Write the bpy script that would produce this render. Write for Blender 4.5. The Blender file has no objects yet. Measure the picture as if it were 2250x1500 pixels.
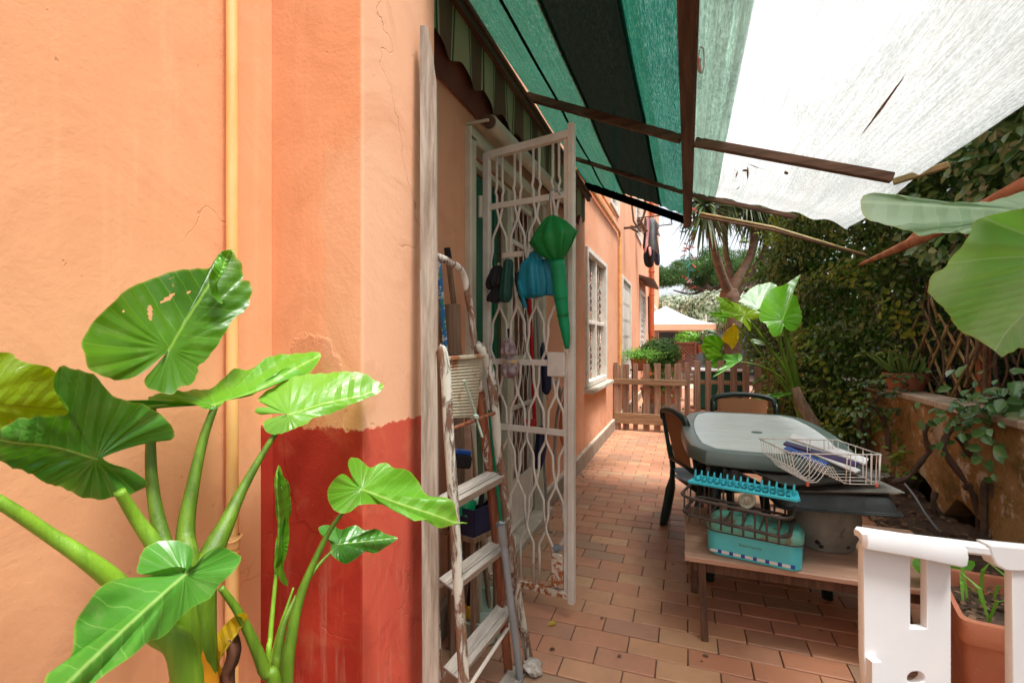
import bpy, bmesh, math, random
import numpy as np
from mathutils import Vector, Matrix, noise
random.seed(7)
rng = np.random.default_rng(7)
SC = bpy.context.scene
COL = SC.collection
R = math.radians

# ------------------------------------------------------------------ camera, world, sun, exposure
F, CX, CY, HC, YAW = 1061.0, 1125.0, 750.0, 1.2, R(19.95)
SY, CYW = math.sin(YAW), math.cos(YAW)
cam_d = bpy.data.cameras.new('camera'); cam = bpy.data.objects.new('camera', cam_d); COL.objects.link(cam)
cam.location = (0, 0, HC); cam.rotation_euler = (R(90), 0, YAW)
cam_d.sensor_width = 36; cam_d.lens = 36*F/2250.0
cam_d.clip_start = .05; cam_d.clip_end = 500
cam_d.dof.use_dof = True; cam_d.dof.focus_distance = 2.4; cam_d.dof.aperture_fstop = 9.0
SC.camera = cam
W = bpy.data.worlds.new('World'); SC.world = W; W.use_nodes = True
nt = W.node_tree; nt.nodes.clear()
sky = nt.nodes.new('ShaderNodeTexSky'); sky.sky_type = 'NISHITA'; sky.sun_disc = False
sky.sun_elevation = R(69); sky.sun_rotation = R(115); sky.air_density = 1.0; sky.dust_density = 4.0; sky.ozone_density = .6
hs = nt.nodes.new('ShaderNodeHueSaturation'); hs.inputs['Saturation'].default_value = .30
bg = nt.nodes.new('ShaderNodeBackground'); bg.inputs['Strength'].default_value = .145
ow = nt.nodes.new('ShaderNodeOutputWorld')
nt.links.new(sky.outputs[0], hs.inputs['Color']); nt.links.new(hs.outputs[0], bg.inputs['Color']); nt.links.new(bg.outputs[0], ow.inputs[0])
sun_d = bpy.data.lights.new('sun', 'SUN'); sun = bpy.data.objects.new('sun', sun_d); COL.objects.link(sun)
sun_d.energy = 2.3; sun_d.angle = R(12); sun_d.color = (1, .985, .96)
sun.rotation_euler = Vector((.34, -.16, 1.0)).to_track_quat('Z', 'Y').to_euler()
SC.view_settings.view_transform = 'Standard'; SC.view_settings.look = 'None'; SC.view_settings.gamma = 1
SC.view_settings.use_curve_mapping = False
SC.view_settings.exposure = 1.22
SC.render.engine = 'CYCLES'
SC.cycles.max_bounces = 10; SC.cycles.diffuse_bounces = 5; SC.cycles.transparent_max_bounces = 12

# ------------------------------------------------------------------ measuring helpers (survey of the place)
def ray(px, py):
    u = (px-CX)/F; v = (CY-py)/F
    return Vector((-SY+u*CYW, CYW+u*SY, v))
O = Vector((0, 0, HC))
def P(px, py, t): return O + ray(px, py)*t
def PX(px, py, x): r = ray(px, py); return O + r*(x/r.x)
def PY(px, py, y): r = ray(px, py); return O + r*(y/r.y)
def PZ(px, py, z): r = ray(px, py); return O + r*((z-HC)/r.z)

# ------------------------------------------------------------------ materials
MATS = {}
def newmat(name):
    m = bpy.data.materials.new(name); m.use_nodes = True
    n = m.node_tree; n.nodes.clear()
    return m, n
class G:
    """small node-graph helper"""
    def __init__(s, n): s.n = n
    def add(s, t, **k):
        o = s.n.nodes.new(t)
        for a, b in k.items():
            if a.startswith('i_'):
                key = a[2:]
                key = int(key) if key.isdigit() else key.replace('_', ' ')
                if hasattr(b, 'links') or isinstance(b, bpy.types.NodeSocket): s.n.links.new(b, o.inputs[key])
                else: o.inputs[key].default_value = b
            else: setattr(o, a, b)
        return o
    def m(s, op, a, b=0.0, c=None, clamp=False):
        o = s.n.nodes.new('ShaderNodeMath'); o.operation = op; o.use_clamp = clamp
        for i, v in enumerate((a, b, c)):
            if v is None: continue
            if isinstance(v, bpy.types.NodeSocket): s.n.links.new(v, o.inputs[i])
            else: o.inputs[i].default_value = v
        return o.outputs[0]
    def mix(s, f, a, b):
        o = s.n.nodes.new('ShaderNodeMix'); o.data_type = 'RGBA'
        for i, v in ((0, f), (6, a), (7, b)):
            if isinstance(v, bpy.types.NodeSocket): s.n.links.new(v, o.inputs[i])
            else: o.inputs[i].default_value = (tuple(v)+(1,) if i > 0 else v)
        return o.outputs[2]
    def ramp(s, v, lo, hi):
        o = s.n.nodes.new('ShaderNodeMapRange'); o.interpolation_type = 'SMOOTHSTEP'
        s.n.links.new(v, o.inputs[0]); o.inputs[1].default_value = lo; o.inputs[2].default_value = hi
        return o.outputs[0]
    def coords(s, kind='Object', scale=(1, 1, 1)):
        t = s.n.nodes.new('ShaderNodeTexCoord'); mp = s.n.nodes.new('ShaderNodeMapping')
        mp.inputs['Scale'].default_value = scale
        s.n.links.new(t.outputs[kind], mp.inputs[0]); return mp.outputs[0]
    def noise(s, vec, scale, detail=5, rough=.6, dist=0):
        o = s.n.nodes.new('ShaderNodeTexNoise'); s.n.links.new(vec, o.inputs['Vector'])
        o.inputs['Scale'].default_value = scale; o.inputs['Detail'].default_value = detail
        o.inputs['Roughness'].default_value = rough; o.inputs['Distortion'].default_value = dist
        return o.outputs[0]
    def bump(s, h, strength, dist=.01):
        o = s.n.nodes.new('ShaderNodeBump'); s.n.links.new(h, o.inputs['Height'])
        o.inputs['Strength'].default_value = strength; o.inputs['Distance'].default_value = dist
        return o.outputs[0]
    def out(s, sh):
        o = s.n.nodes.new('ShaderNodeOutputMaterial'); s.n.links.new(sh, o.inputs[0])
    def bsdf(s, col, rough=.6, normal=None, metallic=0, spec=.5):
        o = s.n.nodes.new('ShaderNodeBsdfPrincipled')
        for k, v in (('Base Color', col), ('Roughness', rough), ('Metallic', metallic), ('Specular IOR Level', spec)):
            if isinstance(v, bpy.types.NodeSocket): s.n.links.new(v, o.inputs[k])
            else: o.inputs[k].default_value = tuple(v)+(1,) if k == 'Base Color' else v
        if normal is not None: s.n.links.new(normal, o.inputs['Normal'])
        return o.outputs[0]

def mk(name, c1, c2=None, scale=6, rough=.6, bump=.2, bscale=60, stretch=(1, 1, 1), metallic=0, spec=.4, lo=.35, hi=.65, c3=None, c3t=(.6, .7), perobj=0):
    if name in MATS: return MATS[name]
    m, n = newmat(name); g = G(n)
    co = g.coords('Object', stretch)
    if c2 is None: c2 = tuple(x*.75 for x in c1)
    col = g.mix(g.ramp(g.noise(co, scale), lo, hi), c1, c2)
    if c3 is not None:
        col = g.mix(g.ramp(g.noise(co, scale*1.7, 6, .65, .4), *c3t), col, c3)
    if perobj:
        oi = g.add('ShaderNodeObjectInfo'); gi = g.add('ShaderNodeNewGeometry')
        rr = g.m('FRACT', g.m('ADD', oi.outputs['Random'], gi.outputs['Random Per Island']))
        hv = g.add('ShaderNodeHueSaturation', i_Color=col)
        n.links.new(g.m('ADD', g.m('MULTIPLY', rr, perobj), 1-perobj/2), hv.inputs['Value'])
        col = hv.outputs[0]
    nm = g.bump(g.noise(co, bscale, 4), bump, .004) if bump else None
    g.out(g.bsdf(col, rough, nm, metallic, spec)); MATS[name] = m
    return m

def stucco(name, base, light, rough_patch=False, dado=False, weather=True):
    m, n = newmat(name); g = G(n)
    geo = g.add('ShaderNodeNewGeometry'); pos = geo.outputs['Position']
    sp = g.add('ShaderNodeSeparateXYZ'); n.links.new(pos, sp.inputs[0])
    x, y, z = sp.outputs
    big = g.noise(pos, 1.3, 4, .55); mid = g.noise(pos, 7, 5, .6, .5); fine = g.noise(pos, 90, 4, .65)
    col = g.mix(g.ramp(big, .3, .7), base, light)
    col = g.mix(g.m('MULTIPLY', g.ramp(mid, .52, .75), .35), col, tuple(c*.82 for c in base))
    # vertical streaks
    mp = g.add('ShaderNodeMapping', i_Vector=pos); mp.inputs['Scale'].default_value = (9, 9, .6)
    st = g.noise(mp.outputs[0], 2.2, 4, .6)
    col = g.mix(g.m('MULTIPLY', g.ramp(st, .5, .72), .22), col, tuple(min(1, c*1.18) for c in light))
    bh = g.m('ADD', g.m('MULTIPLY', fine, .30), g.m('MULTIPLY', g.noise(pos, 4, 3, .5), .7))
    if dado:
        wob = g.m('MULTIPLY', g.m('SUBTRACT', g.noise(pos, 24, 4, .7), .5), .05)
        zz = g.m('ADD', z, wob)
        # rough unsmoothed plaster patch (arched) on the front face
        cx, cz = -.88, 1.07; rc = g.noise(pos, 110, 6, .8, 1.2)
        ex = g.m('DIVIDE', g.m('SUBTRACT', g.m('ADD', x, g.m('MULTIPLY', g.m('SUBTRACT', g.noise(pos, 7), .5), .09)), -.90), .095); ez = g.m('DIVIDE', g.m('SUBTRACT', zz, .97), .25)
        r2 = g.m('ADD', g.m('POWER', g.m('ABSOLUTE', ex), 2.6), g.m('POWER', g.m('ABSOLUTE', ez), 2.6))
        patch = g.m('MULTIPLY', g.ramp(g.m('SUBTRACT', 1.06, g.m('ADD', r2, g.m('MULTIPLY', g.m('SUBTRACT', g.noise(pos, 30), .5), .5))), 0, .16),
                    g.m('LESS_THAN', y, 1.0))
        col = g.mix(g.m('MULTIPLY', patch, g.m('MULTIPLY', g.ramp(rc, .35, .62), .55)), col, (.44, .17, .075))
        # paler repainted panel
        pal = g.m('MULTIPLY', g.ramp(g.m('ADD', x, g.m('MULTIPLY', g.m('SUBTRACT', g.noise(pos, 5), .5), .12)), -.875, -.855),
                  g.ramp(g.m('ADD', g.m('MULTIPLY', g.m('SUBTRACT', g.noise(pos, 6), .5), .25), z), 1.74, 1.66))
        col = g.mix(g.m('MULTIPLY', pal, .45), col, (.70, .40, .23))
        side_lit = g.ramp(x, -.765, -.75)  # side face mixed paler, its brighter light put into the colour
        col = g.mix(g.m('MULTIPLY', side_lit, .5), col, (.74, .44, .29))
        # red dado paint with a hand painted upper edge, chips and wash marks
        red = g.ramp(zz, .985, .978)
        redx = g.ramp(g.m('ADD', x, g.m('MULTIPLY', g.m('SUBTRACT', g.noise(pos, 18), .5), .03)), -1.062, -1.055)
        red = g.m('MULTIPLY', red, redx)
        chip = g.ramp(g.noise(pos, 26, 6, .75), .70, .76)
        rcol = g.mix(g.ramp(g.noise(pos, 4, 4), .35, .7), (.34, .024, .012), (.46, .046, .022))
        rcol = g.mix(g.m('MULTIPLY', g.m('GREATER_THAN', x, -.752), .6), rcol, (.62, .12, .07))  # side face tinted coral for the light falling on it
        rcol = g.mix(g.m('MULTIPLY', g.ramp(g.noise(pos, 11, 6, .7, .6), .52, .7), .4), rcol, (.26, .020, .010))
        wash = g.m('MULTIPLY', g.ramp(g.noise(mp.outputs[0], 3.4, 5, .7), .5, .74), g.ramp(z, .78, .5))
        rcol = g.mix(g.m('MULTIPLY', wash, .55), rcol, (.55, .24, .17))
        col = g.mix(g.m('MULTIPLY', red, g.m('SUBTRACT', 1, g.m('MULTIPLY', chip, .5))), col, rcol)
        bh = g.m('ADD', bh, g.m('MULTIPLY', g.m('MULTIPLY', rc, patch), 3.5))
        bh = g.m('ADD', bh, g.m('MULTIPLY', red, .15))
    if True:
        cv = g.add('ShaderNodeTexVoronoi', feature='DISTANCE_TO_EDGE'); wv = g.add('ShaderNodeVectorMath', operation='ADD')
        nn_ = g.add('ShaderNodeTexNoise', i_Vector=pos, i_Scale=3.0, i_Detail=6.0)
        n.links.new(pos, wv.inputs[0]); n.links.new(nn_.outputs[1], wv.inputs[1]); n.links.new(wv.outputs[0], cv.inputs['Vector']); cv.inputs['Scale'].default_value = 1.1
        crk = g.m('MULTIPLY', g.ramp(cv.outputs[0], .007, .001), g.ramp(g.noise(pos, 1.1, 3), .50, .60))
        col = g.mix(g.m('MULTIPLY', crk, .45), col, (.30, .13, .07)); bh = g.m('SUBTRACT', bh, g.m('MULTIPLY', crk, 1.2))
        pit = g.ramp(g.noise(pos, 38, 3, .6), .72, .76); col = g.mix(g.m('MULTIPLY', pit, .5), col, (.36, .17, .09)); bh = g.m('SUBTRACT', bh, g.m('MULTIPLY', pit, .8))
        tr_ = g.add('ShaderNodeTexNoise', i_Vector=pos, i_Scale=2.6, i_Detail=7.0, i_Roughness=.55, i_Distortion=2.5).outputs[0]
        bh = g.m('ADD', bh, g.m('MULTIPLY', tr_, 1.1)); col = g.mix(g.m('MULTIPLY', g.ramp(tr_, .52, .66), .22), col, tuple(c_*.80 for c_ in base))
        splash = g.m('MULTIPLY', g.ramp(g.noise(pos, 9, 6, .7), .45, .65), g.ramp(z, .55, .0)); col = g.mix(g.m('MULTIPLY', splash, .5), col, (.20, .12, .08))
        ch = g.ramp(g.noise(pos, 16, 6, .75), .73, .76)
        col = g.mix(g.m('MULTIPLY', ch, .4), col, (.62, .38, .25))
    g.out(g.bsdf(col, .82, g.bump(bh, .30, .008), 0, .25)); MATS[name] = m
    return m
M_WALL = stucco('orange_stucco', (.68, .30, .165), (.74, .37, .22))
M_WALLA = stucco('pale_orange_stucco', (.68, .315, .15), (.74, .385, .205))
M_PIL = stucco('pilaster_stucco', (.68, .28, .125), (.78, .38, .20), dado=True)

def woodmat(name, c1, c2, ax=2, scale=1.0, bump=.5, rough=.8, paint=None, pt=(.5, .56), perobj=0):
    m, n = newmat(name); g = G(n)
    s = [26, 26, 26]; s[ax] = 1.6
    co = g.coords('Object', tuple(v*scale for v in s))
    co2 = g.coords('Object')
    gr = g.noise(co, 1.6, 8, .7, .25)
    col = g.mix(g.ramp(gr, .33, .68), c1, c2)
    if perobj:
        oi = g.add('ShaderNodeObjectInfo')
        hv = g.add('ShaderNodeHueSaturation', i_Color=col)
        n.links.new(g.m('ADD', g.m('MULTIPLY', oi.outputs['Random'], perobj), 1-perobj/2), hv.inputs['Value']); col = hv.outputs[0]
    h = gr
    if paint is not None:
        s2 = [14, 14, 14]; s2[ax] = 4
        pm = g.ramp(g.noise(g.coords('Object', tuple(s2)), 1.5, 8, .72, .6), *pt)
        col = g.mix(pm, col, paint); h = g.m('ADD', g.m('MULTIPLY', gr, .4), pm)
    g.out(g.bsdf(col, rough, g.bump(h, bump, .004), 0, .3)); MATS[name] = m
    return m
M_GREYWOOD = woodmat('weathered_grey_wood', (.20, .15, .11), (.44, .38, .31))
M_BEAM = woodmat('brown_beam_wood_y', (.075, .035, .022), (.17, .085, .05), 1, .7)
M_BEAMX = woodmat('brown_beam_wood_x', (.085, .045, .03), (.21, .12, .075), 0, .7)
M_FENCE = woodmat('fence_wood', (.17, .095, .06), (.34, .21, .14), 2, .8, perobj=.35)
M_FENCEX = woodmat('fence_rail_wood', (.18, .10, .05), (.33, .21, .12), 0, .8, perobj=.2)
M_LADDER = woodmat('flaking_painted_rail', (.13, .065, .04), (.25, .14, .085), 2, 1, .8, .6, (.52, .50, .42), (.45, .53))
M_LADDERB = woodmat('brown_varnished_rail', (.13, .035, .016), (.30, .11, .05), 2, 1, .6, .5, (.62, .58, .50), (.58, .63))
M_LADDERW = woodmat('mostly_white_painted_rail', (.17, .07, .04), (.32, .17, .10), 2, 1, .8, .6, (.64, .59, .52), (.43, .49))
M_TREAD = woodmat('grey_tread', (.30, .265, .22), (.46, .42, .36), 1, 1, .5, .7)
M_OLDBOARD = woodmat('old_brown_board', (.15, .095, .06), (.33, .22, .14), 2, 1)
M_BENCH = woodmat('bench_wood', (.36, .21, .14), (.52, .33, .235), 0, .35, .2, .55)
M_BENCHD = woodmat('bench_leg_wood', (.065, .032, .02), (.15, .08, .045), 2, .8, .4, .7)
M_BAMBOO = mk('bamboo_cane', (.42, .30, .13), (.24, .20, .08), 9, .6, .3, 30)
M_LOG = woodmat('bare_branch_bark', (.28, .10, .045), (.46, .20, .10), 0, .5, .5, .8)
M_CREAM = mk('cream_gate_paint', (.72, .66, .57), (.63, .56, .47), 9, .5, .25, 50, c3=(.34, .12, .035), c3t=(.70, .76))
M_RUST = mk('rusty_paint', (.70, .60, .48), (.60, .50, .38), 22, .7, .5, 60, c3=(.36, .10, .02), c3t=(.44, .55))
M_WHITEFR = mk('white_window_paint', (.74, .68, .60), (.64, .57, .49), 12, .5, .2, 60)
M_CREAMFR = mk('cream_door_frame', (.58, .55, .42), (.48, .44, .33), 5, .5, .15, 50)
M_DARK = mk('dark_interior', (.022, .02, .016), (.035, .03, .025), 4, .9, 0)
M_GREEND = mk('green_door_panel', (.0, .13, .065), (.0, .085, .045), 3, .4, .1, 20, stretch=(1, 1, .1))
M_BASEB = mk('grey_skirting', (.33, .25, .18), (.24, .185, .135), 9, .8, .3, 60)
M_STONE = mk('pale_stone', (.55, .48, .38), (.40, .34, .26), 9, .7, .3, 60)
M_PIPEY = mk('yellow_pipe_paint', (.83, .50, .20), (.75, .38, .12), 14, .4, .15, 40, stretch=(1, 1, .2), c3=(.30, .14, .05), c3t=(.74, .77))
M_PIPEG = mk('ochre_gas_pipe', (.80, .42, .12), (.65, .30, .08), 10, .45, .1)
M_PIPER = mk('red_downpipe', (.50, .12, .04), (.40, .09, .03), 5, .4, .1)
M_GREYPVC = mk('grey_pvc', (.25, .28, .29), (.20, .23, .24), 8, .35, .05)
M_PLGREEN = mk('dark_green_plastic', (.012, .030, .024), (.018, .038, .03), 10, .38, .08, 80)
M_TABLE = mk('grey_green_plastic', (.13, .18, .165), (.105, .15, .135), 7, .34, .08, 60, c3=(.12, .12, .09), c3t=(.66, .74))
M_TABLEI = mk('pale_grey_tabletop', (.74, .80, .80), (.66, .72, .72), 5, .30, .05, 90, stretch=(1, 3, 1), c3=(.48, .44, .38), c3t=(.60, .70))  # pale grey raised further to carry the white cloth's reflection
M_WHITEPL = mk('white_plastic', (.72, .73, .73), (.66, .68, .69), 4, .32, .06, 40)
M_TEAL = mk('teal_enamel', (.09, .60, .66), (.08, .54, .60), 6, .32, .1, 30, c3=(.16, .30, .2), c3t=(.68, .74))
M_TEALD = mk('worn_green_enamel', (.10, .42, .34), (.13, .28, .19), 10, .5, .3, 50, c3=(.16, .10, .055), c3t=(.5, .62))
M_TURQ = mk('turquoise_plastic', (.04, .52, .66), (.05, .58, .70), 7, .4, .05)
M_RACKBR = mk('brown_plastic', (.040, .030, .026), (.075, .058, .048), 12, .5, .2)
M_TRAYD = mk('dark_tin', (.03, .04, .04), (.055, .065, .065), 9, .42, .3, 60, metallic=.3, c3=(.14, .13, .12), c3t=(.6, .75))
M_TRAYG = mk('dull_tin', (.16, .155, .145), (.11, .10, .09), 9, .35, .2, 60, metallic=.6, c3=(.10, .06, .03), c3t=(.62, .72))
M_TRAYS = mk('bright_tin', (.55, .52, .48), (.42, .39, .35), 9, .25, .1, 60, metallic=.7)
M_WIRE = mk('white_coated_wire', (.80, .79, .75), (.74, .71, .66), 30, .4, .1, c3=(.34, .16, .08), c3t=(.72, .76))
M_CONC = mk('grey_concrete_pot', (.26, .245, .20), (.16, .15, .12), 6, .9, .6, 40, c3=(.09, .08, .055), c3t=(.6, .7))
M_PURPLE = mk('dark_purple_plastic', (.035, .02, .09), (.045, .03, .11), 7, .35, .05)
M_BLUE = mk('blue_plastic', (.01, .07, .32), (.015, .09, .38), 7, .35, .05)
M_NAVY = mk('navy_plastic', (.012, .016, .05), (.018, .024, .07), 7, .4, .05)
M_BLACK = mk('black_cloth', (.008, .007, .009), (.016, .013, .015), 7, .75, .2)
M_TERRA = mk('terracotta', (.42, .16, .085), (.35, .12, .065), 7, .75, .3, 60, c3=(.40, .26, .18), c3t=(.6, .72))
M_SOIL = mk('dark_soil', (.045, .028, .018), (.085, .055, .035), 12, 1, 1, 40, c3=(.16, .10, .06), c3t=(.6, .68))
M_BIN = mk('dark_green_box', (.008, .075, .045), (.01, .06, .04), 4, .45, .1)
M_LATT = mk('brown_lattice', (.24, .09, .05), (.18, .07, .04), 6, .7, .2)
M_TURQB = mk('green_broom_plastic', (.0, .25, .11), (.0, .20, .09), 5, .35, .05)
M_RED = mk('red_plastic', (.50, .01, .015), (.42, .01, .012), 5, .4, .05)
M_PEGR = mk('coral_peg', (.62, .13, .09), (.55, .1, .07), 5, .45, .05)
M_PEGT = mk('teal_peg', (.10, .40, .34), (.08, .33, .28), 5, .45, .05)
M_YEL = mk('yellow_plastic', (.75, .42, .02), (.7, .38, .02), 5, .4, .05)
M_BASIN = mk('pale_green_basin', (.42, .52, .42), (.36, .45, .36), 4, .4, .1)
M_ALU = mk('dull_aluminium', (.34, .35, .33), (.27, .27, .25), 8, .4, .2, metallic=.5)
M_DUSTP = mk('rusty_ribbed_metal', (.50, .45, .33), (.40, .35, .25), 8, .6, .3, 50, c3=(.30, .12, .05), c3t=(.58, .68))
M_GREYW = mk('shaded_garden_wall', (.016, .017, .016), (.01, .011, .01), 3, .9, .4)  # near black base carries the shade behind the hedge
M_BWALL = mk('blue_grey_render', (.20, .22, .24), (.16, .18, .2), 3, .9, .3)
M_BARK = mk('yucca_bark', (.25, .15, .10), (.15, .09, .06), 8, .9, .6, 20, stretch=(1, 1, 2))
M_VINE = mk('dark_vine_bark', (.07, .045, .032), (.12, .08, .055), 14, .9, .6, 30)
M_TWIG = mk('brown_twig', (.13, .075, .045), (.20, .12, .07), 14, .9, .4, 30)
M_PINEB = mk('pine_bark', (.16, .10, .07), (.09, .055, .04), 3, .9, .5)
M_PAPER = mk('cream_label', (.72, .62, .50), (.66, .55, .44), 9, .6, .05)
M_ROCK = mk('mortar_rubble', (.50, .46, .40), (.30, .25, .20), 20, .9, .8, 50)
M_FLOORJ = mk('dark_mortar_joint', (.20, .12, .08), (.13, .085, .055), 20, .95, .4)
M_FARFLOOR = mk('far_patio_paving', (.52, .36, .29), (.46, .31, .25), 2, .8, .2)

def brickmat():
    m, n = newmat('clay_paver'); g = G(n)
    oi = g.add('ShaderNodeObjectInfo'); ge = g.add('ShaderNodeNewGeometry')
    r = g.m('FRACT', g.m('ADD', oi.outputs['Random'], ge.outputs['Random Per Island']))
    pos = ge.outputs['Position']
    cr = g.add('ShaderNodeValToRGB', i_Fac=r); e = cr.color_ramp; e.interpolation = 'LINEAR'
    cols = [(0, (.43, .19, .105)), (.22, (.48, .225, .125)), (.42, (.45, .21, .13)), (.6, (.51, .27, .145)), (.75, (.40, .20, .125)), (.88, (.34, .215, .135)), (1, (.55, .31, .165))]
    e.elements[0].color = cols[0][1]+(1,); e.elements[1].color = cols[-1][1]+(1,)
    for p, c in cols[1:-1]:
        k = e.elements.new(p); k.color = c+(1,)
    n1 = g.noise(pos, 9, 6, .65); n2 = g.noise(pos, 60, 5, .7); n3 = g.noise(pos, 2.2, 4, .6)
    col = g.mix(g.m('MULTIPLY', g.ramp(n1, .45, .75), .35), cr.outputs[0], (.30, .17, .11))
    col = g.mix(g.m('MULTIPLY', g.ramp(n3, .5, .7), .25), col, (.60, .36, .22))
    col = g.mix(g.m('MULTIPLY', g.ramp(n2, .66, .74), .4), col, (.16, .10, .07))
    dst = g.m('MULTIPLY', g.ramp(g.noise(pos, 1.1, 7, .68, .5), .50, .66), .32); col = g.mix(dst, col, (.20, .13, .09))
    spk = g.ramp(g.noise(pos, 34, 3, .7), .73, .77); col = g.mix(g.m('MULTIPLY', spk, .5), col, (.62, .50, .40))
    ro = g.m('ADD', g.m('MULTIPLY', n1, .35), .33)
    g.out(g.bsdf(col, ro, g.bump(g.m('ADD', n1, g.m('MULTIPLY', n2, .5)), .25, .004), 0, .4)); return m
M_BRICK = brickmat()

def retaining():
    m, n = newmat('mossy_ochre_render'); g = G(n)
    pos = g.add('ShaderNodeNewGeometry').outputs['Position']
    a = g.noise(pos, 2.3, 6, .65, .4); b = g.noise(pos, 5.5, 7, .7, .3); c = g.noise(pos, 22, 5, .7)
    col = g.mix(g.ramp(a, .35, .62), (.28, .16, .055), (.44, .29, .13))
    col = g.mix(g.m('MULTIPLY', g.ramp(b, .52, .62), .8), col, (.15, .11, .04))
    col = g.mix(g.ramp(g.noise(pos, 3.1, 8, .75, .2), .53, .59), col, (.56, .47, .35))
    col = g.mix(g.m('MULTIPLY', g.ramp(c, .55, .7), .4), col, (.06, .045, .02))
    g.out(g.bsdf(col, .9, g.bump(g.m('ADD', b, g.m('MULTIPLY', c, .6)), .9, .02), 0, .2)); return m
M_RETAIN = retaining()

def leafmat(name, c1, c2, vein, trans=.35, rough=.33, freq=7.0, back=None):
    m, n = newmat(name); g = G(n)
    uv = g.add('ShaderNodeTexCoord').outputs['UV']
    sp = g.add('ShaderNodeSeparateXYZ', i_Vector=uv)
    a, b = sp.outputs[0], g.m('ABSOLUTE', sp.outputs[1])
    ang = g.m('ARCTAN2', b, a)
    wb = g.m('MULTIPLY', g.m('SUBTRACT', g.noise(uv, 4.5, 3), .5), .09)
    ph = g.m('MULTIPLY', g.m('ADD', wb, g.m('SUBTRACT', a, g.m('MULTIPLY', b, .62))), freq)
    tri = g.m('ABSOLUTE', g.m('SUBTRACT', g.m('FRACT', ph), .5))            # .5 at vein centre
    ph2 = g.m('MULTIPLY', ang, 3.2); tri2 = g.m('ABSOLUTE', g.m('SUBTRACT', g.m('FRACT', ph2), .5))
    sel = g.ramp(ang, .95, 1.15)
    t = g.m('ADD', g.m('MULTIPLY', tri, g.m('SUBTRACT', 1, sel)), g.m('MULTIPLY', tri2, sel))
    v1 = g.ramp(t, .455, .495)
    mid = g.m('MULTIPLY', g.ramp(b, .014, .002), g.m('GREATER_THAN', a, -.02))
    v = g.m('MAXIMUM', g.m('MULTIPLY', v1, .30), g.m('MULTIPLY', mid, .8))
    co = g.coords('Object'); nz = g.noise(co, 12, 5, .6); nb = g.noise(co, 3.0, 3, .5)
    col = g.mix(g.ramp(nb, .38, .64), c1, c2)
    col = g.mix(g.m('MULTIPLY', g.ramp(nz, .45, .75), .25), col, tuple(x*.7 for x in c1))
    edge = g.add('ShaderNodeAttribute', attribute_name='rim').outputs['Fac']
    col = g.mix(g.m('MULTIPLY', g.ramp(edge, .965, 1.0), .35), col, (.38, .42, .06))
    spot = g.m('MAXIMUM', g.m('MULTIPLY', g.ramp(g.noise(co, 10, 5, .7, 1), .66, .70), g.ramp(edge, .45, .95)), g.m('MULTIPLY', g.ramp(g.noise(co, 55, 3, .6), .74, .78), .7))
    col = g.mix(g.m('MULTIPLY', spot, .8), col, (.42, .27, .07))
    col = g.mix(g.m('MULTIPLY', g.ramp(g.noise(co, 26, 6, .7), .5, .75), .22), col, (.30, .34, .16))
    col = g.mix(v, col, vein)
    hgt = g.m('SUBTRACT', g.m('MULTIPLY', nz, .25), g.m('MULTIPLY', t, 1.6))
    nm = g.bump(hgt, .35, .006)
    fr = g.bsdf(col, rough, nm, 0, .5)
    tr = g.add('ShaderNodeBsdfTranslucent'); hv = g.add('ShaderNodeHueSaturation', i_Color=col)
    hv.inputs['Saturation'].default_value = 1.15; hv.inputs['Value'].default_value = 1.35
    n.links.new(hv.outputs[0], tr.inputs[0])
    mx = g.add('ShaderNodeMixShader'); mx.inputs[0].default_value = trans
    n.links.new(fr, mx.inputs[1]); n.links.new(tr.outputs[0], mx.inputs[2])
    g.out(mx.outputs[0]); MATS[name] = m; return m
LF = dict(
 mid=leafmat('leaf_mid_green', (.075, .27, .010), (.12, .36, .018), (.28, .50, .08)),
 dark=leafmat('leaf_dark_green', (.032, .125, .004), (.07, .21, .008), (.20, .38, .05)),
 deep=leafmat('leaf_deep_green', (.05, .20, .018), (.09, .29, .035), (.30, .50, .13), .25),
 bright=leafmat('leaf_fresh_green', (.11, .34, .018), (.18, .43, .04), (.38, .60, .14), .4),
 yel=leafmat('leaf_yellow_green', (.12, .27, .010), (.19, .33, .014), (.12, .19, .01), .5),
 lush=leafmat('leaf_lush_green', (.20, .48, .10), (.40, .64, .32), (.52, .72, .42), .30, .5, 9),
 pale=leafmat('leaf_silvery_underside', (.27, .43, .25), (.32, .48, .31), (.42, .58, .38), .25, .45, 9),
 gold=leafmat('leaf_golden', (.62, .38, .01), (.42, .42, .03), (.60, .50, .1), .5),
)
M_STALK = mk('green_stalk', (.10, .19, .010), (.055, .115, .006), 9, .45, .35, 90, stretch=(4, 4, .35), c3=(.16, .12, .03), c3t=(.62, .72))
M_STALKB = mk('bright_green_stalk', (.17, .32, .018), (.10, .21, .012), 9, .45, .35, 90, stretch=(4, 4, .35), c3=(.22, .20, .05), c3t=(.64, .74))
M_ORLEAF = mk('withered_orange_leaf', (.62, .27, .01), (.50, .18, .01), 6, .5, .2)
M_DRY = mk('dry_brown_leaf', (.16, .06, .03), (.10, .04, .02), 9, .8, .4)

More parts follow.
